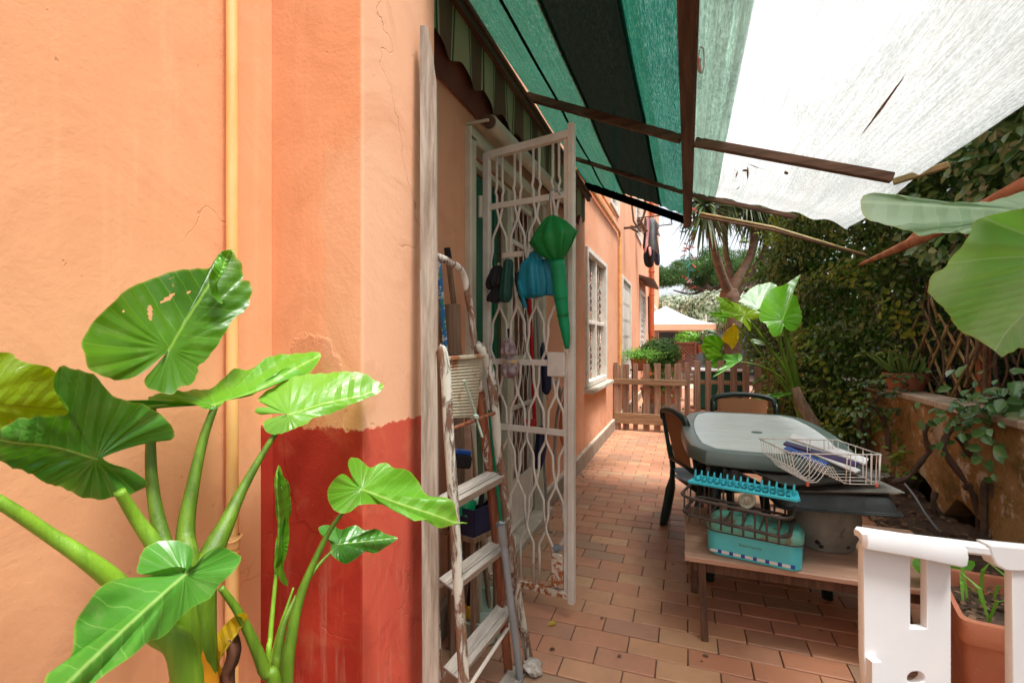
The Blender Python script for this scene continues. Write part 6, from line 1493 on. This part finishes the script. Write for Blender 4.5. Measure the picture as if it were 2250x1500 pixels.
# hanging bare twigs in the dark gap above the ledge
for k in range(34):
    y = random.uniform(3.2, 5.4); x = 1.75+random.uniform(-.1, .25); z0 = random.uniform(1.5, 2.1); z1 = random.uniform(.78, 1.1)
    pts = [Vector((x+random.uniform(-.06, .06), y+random.uniform(-.14, .14), z0+(z1-z0)*s)) for s in (0, .25, .5, .75, 1)]
    mb = MB(); mb.tube(cr(pts, 5), random.choice([.005, .007, .011]), 5); obj('twig', mb, M_TWIG if k % 2 else M_VINE, ivy, smooth=True)
# bark branch crossing
br = thing('bare_branch', tuple(P(2060, 512, 2.6)), 'thick orange brown bare branch crossing in front of the ivy at the right', 'branch')
mb = MB(); mb.tube(cr([P(1888, 582, 3.2), P(1950, 556, 3.0), P(2010, 530, 2.8), P(2060, 508, 2.65), P(2150, 462, 2.45), P(2255, 405, 2.3), P(2400, 330, 2.2), Vector((2.2, 1.6, 2.6))], 5), [float(np.interp(i, [0, 8, 20, 36], [.008, .026, .034, .042])) for i in range(36)], 12, pleat=.06, npl=3); obj('limb', mb, M_LOG, br, smooth=True)
mb = MB(); mb.tube(cr([P(1990, 535, 2.85), P(2030, 500, 2.9), P(2070, 495, 2.95)], 4), .014, 8); obj('side_limb', mb, M_LOG, br, smooth=True)

# ---- twisted vines on the retaining wall
vines = [[(1960, 1060), (1998, 1046), (2026, 1010), (2041, 990), (2034, 962), (2036, 935), (2060, 928), (2086, 932)],
         [(2152, 1230), (2150, 1150), (2144, 1100), (2112, 1045), (2077, 992), (2078, 962), (2098, 938), (2110, 925)],
         [(2160, 1230), (2163, 1130), (2166, 1062), (2195, 1042), (2214, 1018), (2221, 985), (2213, 940), (2214, 880)],
         [(2166, 1062), (2148, 1020), (2125, 990), (2100, 960)],
         [(2182, 1230), (2190, 1150), (2186, 1085), (2168, 1052)],
         [(1895, 1010), (1898, 970), (1888, 930), (1905, 895), (1940, 868), (1955, 850)],
         [(1952, 990), (1948, 940), (1930, 905), (1898, 884)],
         [(2120, 1072), (2150, 1062), (2180, 1060)], [(2055, 1080), (2050, 1110), (2065, 1160), (2075, 1200)]]
vt = [3.35, 2.85, 2.75, 2.9, 2.7, 4.2, 3.9, 2.9, 3.2]
vn = thing('climbing_vine', (1.5, 3.3, 0), 'twisted dark bare vine stems climbing the stained ochre wall', 'vine')
for (v, t) in zip(vines, vt):
    w = [P(x, y, t) for x, y in v]
    for p in w:
        if p.z < 0: p.z = 0
    q = cr(w, 6); mb = MB(); mb.tube(q, [.016*(1+.25*math.sin(i*.7)+.15*noise.noise(Vector((i*.4, t, 0))))*(1 if i < len(q)*.7 else .8) for i in range(len(q))], 8, pleat=.12, npl=3, twist=.3); obj('stem', mb, M_VINE, vn, smooth=True)
for (px, py, t, n, s) in ((2110, 910, 2.8, 34, .06), (2140, 880, 2.8, 22, .07), (2200, 870, 2.6, 44, .08), (2215, 930, 2.6, 26, .07), (1880, 905, 4.2, 30, .06), (2215, 990, 2.6, 22, .07), (1915, 850, 4.6, 18, .06), (2100, 950, 2.8, 30, .05), (1885, 965, 4.0, 14, .05)):
    c = P(px, py, t); n_ = np.random.default_rng(px)
    V, Fq = leafcloud(np.array(c)+n_.normal(0, .075, (n, 3)), np.tile([-.6, -.6, .6], (n, 1)), s, px, .8); npobj('leaf_tuft', V, Fq, M_GLOSSY, vn, kind='stuff')
mb = MB(); mb.tube(cr([P(1988, 1062, 3.2), P(2010, 1090, 3.1), P(2035, 1130, 3.0), P(2072, 1178, 2.9)], 6), .006, 6); single('black_cable', mb, M_GREYPVC, 'thin dark cable hanging down over the hollows in the ochre wall', 'cable', smooth=True)
# seedlings in the trough and leaf behind the white rack
big_leaf(tp, [(2008, 1222), (2030, 1226), (2075, 1228), (2120, 1225), (2143, 1238), (2130, 1255), (2100, 1266), (2040, 1262), (2010, 1256)], (2090, 1250), (2008, 1240), 1.7, 0, -.2, 'mid', corr=.004, wave=.006, rings=6, N=40)
for k in range(9):
    c = ctr+Vector((random.uniform(-.08, .08), random.uniform(-.14, .1), .41)); L = random.uniform(.06, .16); a = random.uniform(0, 6.28)
    mb = MB(); p1 = c+Vector((math.cos(a)*.02, math.sin(a)*.02, L*.7)); p2 = c+Vector((math.cos(a)*.07, math.sin(a)*.07, L)); mb.add([c+Vector((-.003, 0, 0)), c+Vector((.003, 0, 0)), p1+Vector((.005, 0, 0)), p1-Vector((.005, 0, 0)), p2], [(0, 1, 2, 3), (3, 2, 4)]); obj('seedling', mb, M_PARS, tp)
ps = np.array(ctr)+rng.normal(0, 1, (90, 3))*[.07, .10, .006]+[0, 0, .425]
V, Fq = leafcloud(ps, np.tile([0, 0, 1.], (90, 1)), .022, 77, .7); npobj('soil_litter', V, Fq, M_LITTER, tp, kind='stuff')

# ---- yucca behind the fence
yc = thing('yucca_tree', (.62, 7.5, 0), 'branching yucca tree with spiky crowns rising behind the picket fence', 'tree')
Dy = 7.2
def limb(pts, rs, nm='limb'):
    mb = MB(); q = cr([P(x, y, Dy+dd) for x, y, dd in pts], 5); rr_ = [float(np.interp(i/(len(q)-1), np.linspace(0, 1, len(rs)), rs)) for i in range(len(q))]
    for p in q: p.z = max(0, p.z)
    mb.tube(q, rr_, 12, pleat=.07, npl=5, twist=.4); obj(nm, mb, M_BARK, yc, smooth=True)
limb([(1612, 945, 0), (1612, 850, 0), (1610, 760, 0), (1607, 690, 0), (1604, 652, 0), (1603, 635, 0)], [.17, .14, .13, .125, .14, .11], 'trunk')
limb([(1606, 655, 0), (1590, 615, -.1), (1576, 570, -.2), (1566, 530, -.3), (1550, 455, -.3)], [.085, .065, .055, .05, .045])
limb([(1606, 650, 0), (1622, 612, 0), (1640, 580, .1), (1655, 540, .1), (1662, 455, .1)], [.085, .07, .06, .06, .05])
limb([(1605, 640, .1), (1603, 590, .3), (1595, 550, .4), (1592, 455, .4)], [.06, .045, .04, .04])
limb([(1612, 660, .1), (1650, 600, .3), (1675, 560, .4), (1695, 500, .5)], [.05, .045, .04, .04])
limb([(1640, 640, .2), (1665, 610, .4), (1690, 560, .6)], [.04, .035, .03])
def rosette(c, n, L, seed, hang=.6):
    r = random.Random(seed); vs = []; fs = []
    for k in range(n):
        az = r.uniform(0, 6.28); el = r.uniform(-1.1, 1.2); l = L*r.uniform(.7, 1.1); w = .020*r.uniform(.7, 1.2)
        d = Vector((math.cos(az)*math.cos(el), math.sin(az)*math.cos(el), math.sin(el))); s_ = d.cross(Vector((0, 0, 1))).normalized()*w
        hg = hang*max(0, .9-el)*.35; o = len(vs); p = c+d*.04
        for q_, ww in ((0, .6), (.3, 1), (.65, .8), (1, 0)):
            pp = p+d*l*q_+Vector((0, 0, -hg*l*q_*q_)); 
            if ww: vs += [pp-s_*ww, pp+s_*ww+Vector((0, 0, .004))]
            else: vs.append(pp)
        fs += [(o, o+1, o+3, o+2), (o+2, o+3, o+5, o+4), (o+4, o+5, o+6)]
    mb = MB(); mb.add(vs, fs); return obj('leaf_rosette', mb, M_YUCCA, yc, kind='stuff')
for k, (px, py, dd, n, L) in enumerate(((1550, 452, -.3, 150, .52), (1600, 430, 0, 130, .5), (1660, 450, .1, 150, .55), (1700, 470, .4, 120, .52), (1592, 452, .4, 110, .42), (1640, 415, .0, 120, .5), (1735, 450, .6, 100, .55), (1525, 440, 0, 90, .42), (1692, 545, .8, 50, .4))):
    rosette(P(px, py, Dy+dd), n, L, k, .9)

# ================================================================== FENCE AND THE GARDEN BEYOND
YF = 6.66
def fx(px): return PY(px, 800, YF).x
zof = 5.625
gate_f = thing('picket_gate', (fx(1350), YF, 0), 'low weathered brown picket gate next to the orange wall across the passage', 'gate')
fence = thing('picket_fence', (fx(1510), YF, 0), 'brown picket fence to the right of the gate, mostly behind the garden table', 'fence')
def picket(par, px0, px1, ytop, zb=.02, dy=0, jag=.008):
    a, b = fx(px0), fx(px1); c = (a+b)/2; w = b-a; zt = PY((px0+px1)/2, ytop, YF).z
    n = 5; top = [(a+w*i/n, zt-jag*abs(noise.noise(Vector((px0+i*3, 1, 0))))*3) for i in range(n+1)]
    Mf = Matrix(((1, 0, 0, 0), (0, 0, 1, YF+dy), (0, 1, 0, 0), (0, 0, 0, 1)))
    obj('picket', plate([[(a, zb), (b, zb)]+top[::-1]], .018, Mf, .002), M_FENCE, par)
for x0, x1, yt in ((70, 135, 565), (165, 235, 560), (290, 345, 552), (415, 490, 560), (550, 625, 552), (685, 750, 560), (800, 875, 556)):
    picket(gate_f, 1340+x0/zof, 1340+x1/zof, 700+yt/zof, .015)
for x0, x1, yt in ((925, 988, 540), (1045, 1118, 522), (1180, 1252, 520), (1335, 1408, 515), (1490, 1570, 520), (1640, 1722, 525), (1795, 1878, 520), (1960, 2045, 515), (2120, 2200, 520), (2290, 2370, 520), (2450, 2530, 520)):
    picket(fence, 1340+x0/zof, 1340+x1/zof, 700+yt/zof, .03)
def railx(par, pxa, pxb, ya, yb, dy=-.022, th=.022, mat=M_FENCEX, nm='rail'):
    za = PY(pxa, ya, YF).z; zb = PY(pxa, yb, YF).z; zc2 = PY(pxb, (ya+yb)/2, YF).z
    mb = MB(); mb.bar((fx(pxa), YF+dy, (za+zb)/2), (fx(pxb), YF+dy, (za+zb)/2+.0), th, abs(za-zb), e=.004); obj(nm, mb, mat, par)
railx(gate_f, 1348, 1510, 831, 843); railx(gate_f, 1350, 1506, 905, 928, nm='kick_board')
railx(fence, 1510, 1790, 834, 843, .02); railx(fence, 1510, 1790, 905, 918, .02)
mb = MB(); mb.cbox((WX+.04, YF, .46), (.06, .05, .92), .004); obj('gate_post', mb, M_FENCE, gate_f)

# objects beyond
def blob_plant(name, c, rx, ry, rz, n, L, mat, label, cat, seed, stem=True, pot=None, hollow=.55, droop=.3, aspect=.62):
    t = thing(name, (c[0], c[1], 0), label, cat)
    r = np.random.default_rng(seed); d = r.normal(0, 1, (n, 3)); d /= np.linalg.norm(d, axis=1)[:, None]
    k = 1+.22*np.array([noise.noise(Vector(q)*2.2+Vector((seed, 0, 0))) for q in d])+.12*np.array([noise.noise(Vector(q)*5+Vector((seed, 0, 0))) for q in d])
    rad = (hollow+(1-hollow)*r.random(n)**.6)*k
    ps = np.array(c)+d*rad[:, None]*[rx, ry, rz]
    V, Fq = leafcloud(ps, d, L, seed, .8, .1, aspect, droop); npobj('foliage', V, Fq, mat, t, kind='stuff')
    return t
t = blob_plant('round_shrub', (-.42, 8.1, 1.0), .34, .30, .26, 2600, .05, M_SHRUB, 'round white flecked shrub in a terracotta trough behind the picket gate', 'shrub', 3)
V, Fq = leafcloud(np.array([-.40, 8.0, .62])+rng.normal(0, 1, (700, 3))*[.12, .12, .2], np.tile([0, -1., .3], (700, 1)), .045, 4, .9); npobj('trailing_foliage', V, Fq, M_SHRUB, t, kind='stuff')
mb = MB(); mb.tube([(-.42, 8.1, .45), (-.42, 8.1, .9)], .03, 8); obj('stem', mb, M_TWIG, t)
def trough(c, sx, sy, h, mat, label, nm='planter_trough'):
    t = thing(nm, tuple(c), label, 'planter'); c = Vector(c); I = Matrix.Identity(3)
    obj('trough_body', loft2(c, I, [(sx*.42, sy*.42, .02, 0), (sx*.48, sy*.48, .02, h*.86), (sx*.5, sy*.5, .02, h*.87), (sx*.5, sy*.5, .02, h), (sx*.45, sy*.45, .02, h), (sx*.44, sy*.44, .02, h*.85)]), mat, t, smooth='auto')
    mb = MB(); mb.box(c+Vector((0, 0, h*.88)), (sx*.86, sy*.86, .01)); obj('soil', mb, M_SOIL, t); return t
trough((-.40, 8.1, .22), .62, .34, .24, M_TERRA, 'terracotta trough holding the round shrub behind the gate')
mb = MB(); mb.cbox((-.40, 8.1, .135), (.56, .30, .17), .01); mb.box((-.40, 7.96, .02), (.5, .02, .05)); single('concrete_block', mb, M_CONC, 'grey block under the terracotta trough behind the gate', 'block')
trough((-.68, 7.55, .78), .26, .22, .17, M_TERRA, 'terracotta pot of bright parsley beside the orange wall behind the gate', 'hanging_pot')
t = thing('parsley', (-.68, 7.55, .93), 'bright green feathery parsley in the pot next to the second window', 'herb')
V, Fq = leafcloud(np.array([-.66, 7.5, 1.0])+rng.normal(0, 1, (1500, 3))*[.12, .09, .042], np.tile([0, -.4, 1.], (1500, 1)), .030, 41, .9); npobj('foliage', V, Fq, M_PARS, t, kind='stuff')
mb = MB(); 
for x, y in ((-.78, 7.47), (-.58, 7.47), (-.78, 7.63), (-.58, 7.63)): mb.box((x, y, .385), (.02, .02, .77))
mb.box((-.68, 7.55, .77), (.26, .24, .018)); single('plant_stand', mb, M_BENCHD, 'thin dark stand carrying the parsley pot', 'stand')
# lattice planter
lt = thing('lattice_planter', (.0, 10.2, 0), 'brown lattice sided planter box with flowers further down the garden', 'planter')
La, Lb = PY(1472, 790, 10.2), PY(1516, 750, 10.2); x0, x1 = La.x, Lb.x+.1; z0, z1 = .62, 1.17
for a, b in (((x0, 10.2, z1), (x1, 10.2, z1)), ((x0, 10.2, z0), (x1, 10.2, z0))):
    mb = MB(); mb.bar(a, b, .03, .04); obj('rail', mb, M_LATT, lt)
for x in (x0, x1):
    mb = MB(); mb.bar((x, 10.2, 0), (x, 10.2, z1+.03), .04, .04, up=(0, 1, 0)); obj('post', mb, M_LATT, lt)
n = 7; Wl = x1-x0; Hl = z1-z0
for k in range(-n, n*2):
    for sg in (1, -1):
        a = x0+k*Wl/n; 
        pts = [(a, z0), (a+Hl, z1)] if sg > 0 else [(a+Hl, z0), (a, z1)]
        (xa, za), (xb, zb_) = pts
        def cl(xa, za, xb, zb_):
            t0, t1 = 0, 1
            for lo, hi in ((x0, x1),):
                dx = xb-xa; tA, tB = (lo-xa)/dx, (hi-xa)/dx
                if tA > tB: tA, tB = tB, tA
                t0, t1 = max(t0, tA), min(t1, tB)
            return t0, t1
        t0, t1 = cl(xa, za, xb, zb_)
        if t1-t0 < .05: continue
        mb = MB(); mb.bar((xa+(xb-xa)*t0, 10.2+.006*sg, za+(zb_-za)*t0), (xa+(xb-xa)*t1, 10.2+.006*sg, za+(zb_-za)*t1), .010, .022, up=(0, 0, 1)); obj('lath', mb, M_LATT, lt)
trough((.0, 10.45, .95), .5, .3, .22, M_TERRA, 'terracotta trough standing behind the brown lattice')
trough((.32, 10.3, .98), .26, .26, .16, M_TERRA, 'small terracotta pot right of the brown lattice', 'flower_pot')
blob_plant('lattice_flowers', (.02, 10.4, 1.28), .30, .2, .14, 500, .05, M_PARS, 'thin green plants growing over the brown lattice planter', 'plant', 51)
blob_plant('grey_succulent', (.40, 10.3, 1.28), .16, .16, .16, 260, .10, M_VARIEG, 'grey blue spiky succulent in the small pot right of the lattice', 'plant', 52)
blob_plant('low_bush', (.48, 9.4, .9), .22, .2, .30, 1300, .05, M_SHRUB, 'loose green bush behind the fence below the gazebo', 'bush', 53)
blob_plant('yellow_bush', (.42, 8.6, .95), .12, .12, .26, 420, .045, M_IVYY, 'small yellowish bush right of the lattice planter', 'bush', 54)
# dark planters left under the gazebo
for k, (x, y, z) in enumerate(((-.45, 11.2, 1.15), (-.30, 11.0, .9))):
    mb = MB(); mb.cbox((x, y, z), (.5, .3, .18), .02); single('stacked_planter', mb, M_DARK if k == 0 else M_TERRA, ('black planter box stacked near the red downpipe', 'terracotta planter box below the black one near the red downpipe')[k], 'planter')
mb = MB(); mb.cbox((-.38, 11.1, .4), (.55, .4, .8), .02); single('potting_cabinet', mb, M_OLDBOARD, 'brown cabinet carrying planters near the red downpipe', 'cabinet')
# green storage box behind the fence
gb = thing('storage_box', (.42, 7.9, 0), 'dark green storage box with a white lid seen between the fence pickets', 'box')
mb = MB(); mb.cbox((.42, 7.95, .47), (.66, .45, .56), .02); obj('box_body', mb, M_BIN, gb)
mb = MB(); mb.cbox((.42, 7.95, .775), (.72, .5, .04), .012); obj('lid', mb, M_WHITEPL, gb)
mb = MB(); mb.cbox((.42, 7.95, .13), (.75, .5, .10), .012); obj('plinth', mb, M_TERRA, gb)
# gazebo
gz = thing('gazebo', tuple(Vector((.0, 14.4, 0))), 'small white roofed gazebo with peach valance at the end of the garden', 'gazebo')
ap = P(1463, 672, 15.2); ev = P(1560, 714, 14.6); c = Vector((ap.x, ap.y, 0)); hw = 1.42
cs = [Vector((c.x+sx*hw, c.y+sy*hw, ev.z)) for sx, sy in ((-1, -1), (1, -1), (1, 1), (-1, 1))]
mb = MB()
for i in range(4):
    a, b = cs[i], cs[(i+1) % 4]
    mb.sheet(12, 10, lambda u, v, a=a, b=b: (lambda e: Vector((e.x, e.y, ev.z+(ap.z-ev.z)*(v**1.25)*1.0-.05*math.sin(math.pi*v))))(a.lerp(b, u).lerp(Vector((c.x, c.y, 0)), v)))
M_GZ = mk('gazebo_white_cloth', (.84, .82, .80), (.80, .78, .76), 3, .8, .05)
obj('roof', mb, M_GZ, gz, smooth='auto')
M_PEACH = mk('peach_valance', (.78, .52, .34), (.72, .46, .30), 3, .8, .05)
for i in range(4):
    a, b = cs[i], cs[(i+1) % 4]; mb = MB(); mb.sheet(16, 2, lambda u, v, a=a, b=b: a.lerp(b, u)+Vector((0, 0, -.005-.17*v))); obj('valance', mb, M_PEACH, gz)
    mb = MB(); mb.tube([Vector((a.x, a.y, 0)), a], .03, 8); obj('post', mb, M_BENCHD, gz)
mb = MB(); mb.tube([P(1551, 735, 13.6)*1, P(1551, 690, 13.6)], .02, 6); single('white_pole', mb, M_WHITEFR, 'thin white pole beside the right corner of the gazebo', 'pole')
# back wall, hedges and trees
mb = MB(); mb.box2((-6, 19.0, -.5), (9, 19.3, 1.95)); single('back_wall', mb, M_BWALL, 'blue grey rendered wall closing the end of the garden', 'wall')
mb = MB(); mb.box2((2.4, 9.02, 0), (2.7, 19, 2.4)); single('side_wall', mb, M_GREYW, 'grey boundary wall coloured dark as in shade along the right of the far garden', 'wall')
blob_plant('variegated_bush', (1.15, 17.6, 2.2), 1.5, .9, .75, 5200, .14, M_VARIEG, 'broad pale variegated bush behind the gazebo', 'bush', 61, hollow=.4)
blob_plant('variegated_bush', (-.4, 18.4, 2.35), 1.2, .9, .55, 3000, .13, M_VARIEG, 'lower hazy grey bush at the left behind the gazebo roof', 'bush', 62, hollow=.4)
blob_plant('far_bush', (4.0, 17.5, 2.6), 1.8, 1.0, 1.3, 4200, .13, M_SHRUB, 'dark green bush hidden behind the yucca at the end of the garden', 'bush', 63, hollow=.4)
pine = thing('pine_tree', (1.2, 30, 0), 'umbrella pine with layered green crown behind the garden end', 'tree')
def pl(pts, rs, nm): 
    mb = MB(); q = cr([Vector(p) for p in pts], 5); mb.tube(q, [float(np.interp(i/(len(q)-1), np.linspace(0, 1, len(rs)), rs)) for i in range(len(q))], 8, pleat=.08, npl=3); obj(nm, mb, M_PINEB, pine, smooth=True)
pl([(2.0, 30, -.3), (1.7, 30, 2), (1.3, 30, 3.6), (1.0, 30, 4.4)], [.4, .34, .3, .22], 'trunk')
pl([(1.1, 30, 4.1), (.0, 29.8, 4.5), (-1.2, 29.8, 5.0)], [.16, .11, .05], 'limb'); pl([(1.2, 30, 4.0), (2.4, 30, 4.7), (4.0, 30, 5.2)], [.16, .12, .05], 'limb'); pl([(1.0, 30, 4.3), (1.1, 30.5, 5.0), (1.2, 31, 5.6)], [.15, .1, .05], 'limb'); pl([(1.1, 30, 4.2), (.2, 30.5, 4.0), (-.8, 30.8, 4.3)], [.10, .07, .03], 'limb')
r = np.random.default_rng(5); ps = []; ns = []
for k in range(120):
    a = r.uniform(0, 6.28); q = r.random()**.5; c = np.array([1.3+4.6*q*math.cos(a), 30+3.2*q*math.sin(a), 5.1+1.1*(1-q*q)*r.random()+r.uniform(-.75, .35)-.2*q])
    s = r.uniform(.45, .85); m = 620; d = r.normal(0, 1, (m, 3)); d /= np.linalg.norm(d, axis=1)[:, None]
    ps.append(c+d*(r.uniform(.5, 1, (m, 1)))*[s, s, s*.5]); ns.append(d)
V, Fq = leafcloud(np.concatenate(ps), np.concatenate(ns), .16, 71, .9, .05, .18, -.4); npobj('crown', V, Fq, M_PINE, pine, kind='stuff')
# ---- drying rack with washing outside the upper window
dr = thing('drying_rack', (-.9, 10.2, 3.6), 'metal drying frame sticking out of the orange wall above the garden', 'drying rack')
ya, yb, z = 9.75, 10.6, 3.62
for a, b in ((( -.95, ya, z), (-.30, ya, z+.02)), ((-.95, yb, z), (-.30, yb, z+.02)), ((-.30, ya, z+.02), (-.30, yb, z+.02)), ((-.95, ya, z), (-.95, yb, z)), ((-.95, ya, z), (-.75, ya, z-.35)), ((-.95, yb, z), (-.75, yb, z-.35))):
    mb = MB(); mb.tube([a, b], .012, 6); obj('frame_tube', mb, M_BENCHD, dr)
for x in (-.85, -.72, -.59, -.46):
    mb = MB(); mb.tube([(x, ya, z+.01), (x, yb, z+.01)], .004, 5); obj('line', mb, M_ALU, dr)
mb = MB(); mb.bar(P(1402, 482, 9.3), P(1420, 510, 9.2), .03, .08); obj('bracket', mb, M_BENCHD, dr)
def garment(pts_px, y, mat, label, seed, th=.02):
    pts = [PY(px, py, y) for px, py in pts_px]; cx_ = sum(p.x for p in pts)/len(pts); cz_ = sum(p.z for p in pts)/len(pts)
    ol_ = cr(pts, 3, closed=True); n = len(ol_); vs = []
    for s in (1, -1):
        for f in (1, .7, .35, 0):
            for i, p in enumerate(ol_):
                x = cx_+(p.x-cx_)*f; zz = cz_+(p.z-cz_)*f; e = 0 if f == 1 else 1
                vs.append((x, y-s*th*e+.03*math.sin(x*45+seed+zz*2), zz))
    fs = [(k*n+i, k*n+(i+1) % n, (k+1)*n+(i+1) % n, (k+1)*n+i) for k in (0, 1, 2) for i in range(n)]+[(k*n+i, (k+1)*n+i, (k+1)*n+(i+1) % n, k*n+(i+1) % n) for k in (4, 5, 6) for i in range(n)]
    mb = MB(); mb.add(vs, fs); single('garment', mb, mat, label, 'clothing', 'washing on the drying rack', smooth=True)
garment([(1416, 482), (1421, 483), (1420, 520), (1416, 545), (1412, 543), (1415, 510)], 9.7, M_BLACK, 'narrow black garment at the left end of the washing', 1)
garment([(1420, 481), (1427, 482), (1425, 520), (1420, 552), (1414, 552), (1417, 515)], 9.8, M_PINK, 'dusty pink garment hanging next to the wall', 2)
garment([(1428, 482), (1436, 479), (1446, 492), (1450, 497), (1446, 505), (1451, 517), (1448, 519), (1443, 508), (1446, 530), (1449, 556), (1440, 552), (1424, 538), (1426, 510)], 9.9, M_GREYC, 'grey hooded top in the middle of the washing', 3)
garment([(1422, 540), (1436, 542), (1438, 560), (1434, 586), (1418, 584), (1414, 560)], 10.0, M_BLACK, 'black trousers hanging below the grey top', 4)
garment([(1438, 545), (1449, 556), (1449, 582), (1439, 580), (1436, 560)], 10.1, M_NAVY, 'dark navy trousers at the right end of the washing', 5)
garment([(1425, 545), (1430, 543), (1431, 558), (1427, 562)], 9.75, M_PINK, 'small dark pink garment peeping between the black ones', 6)
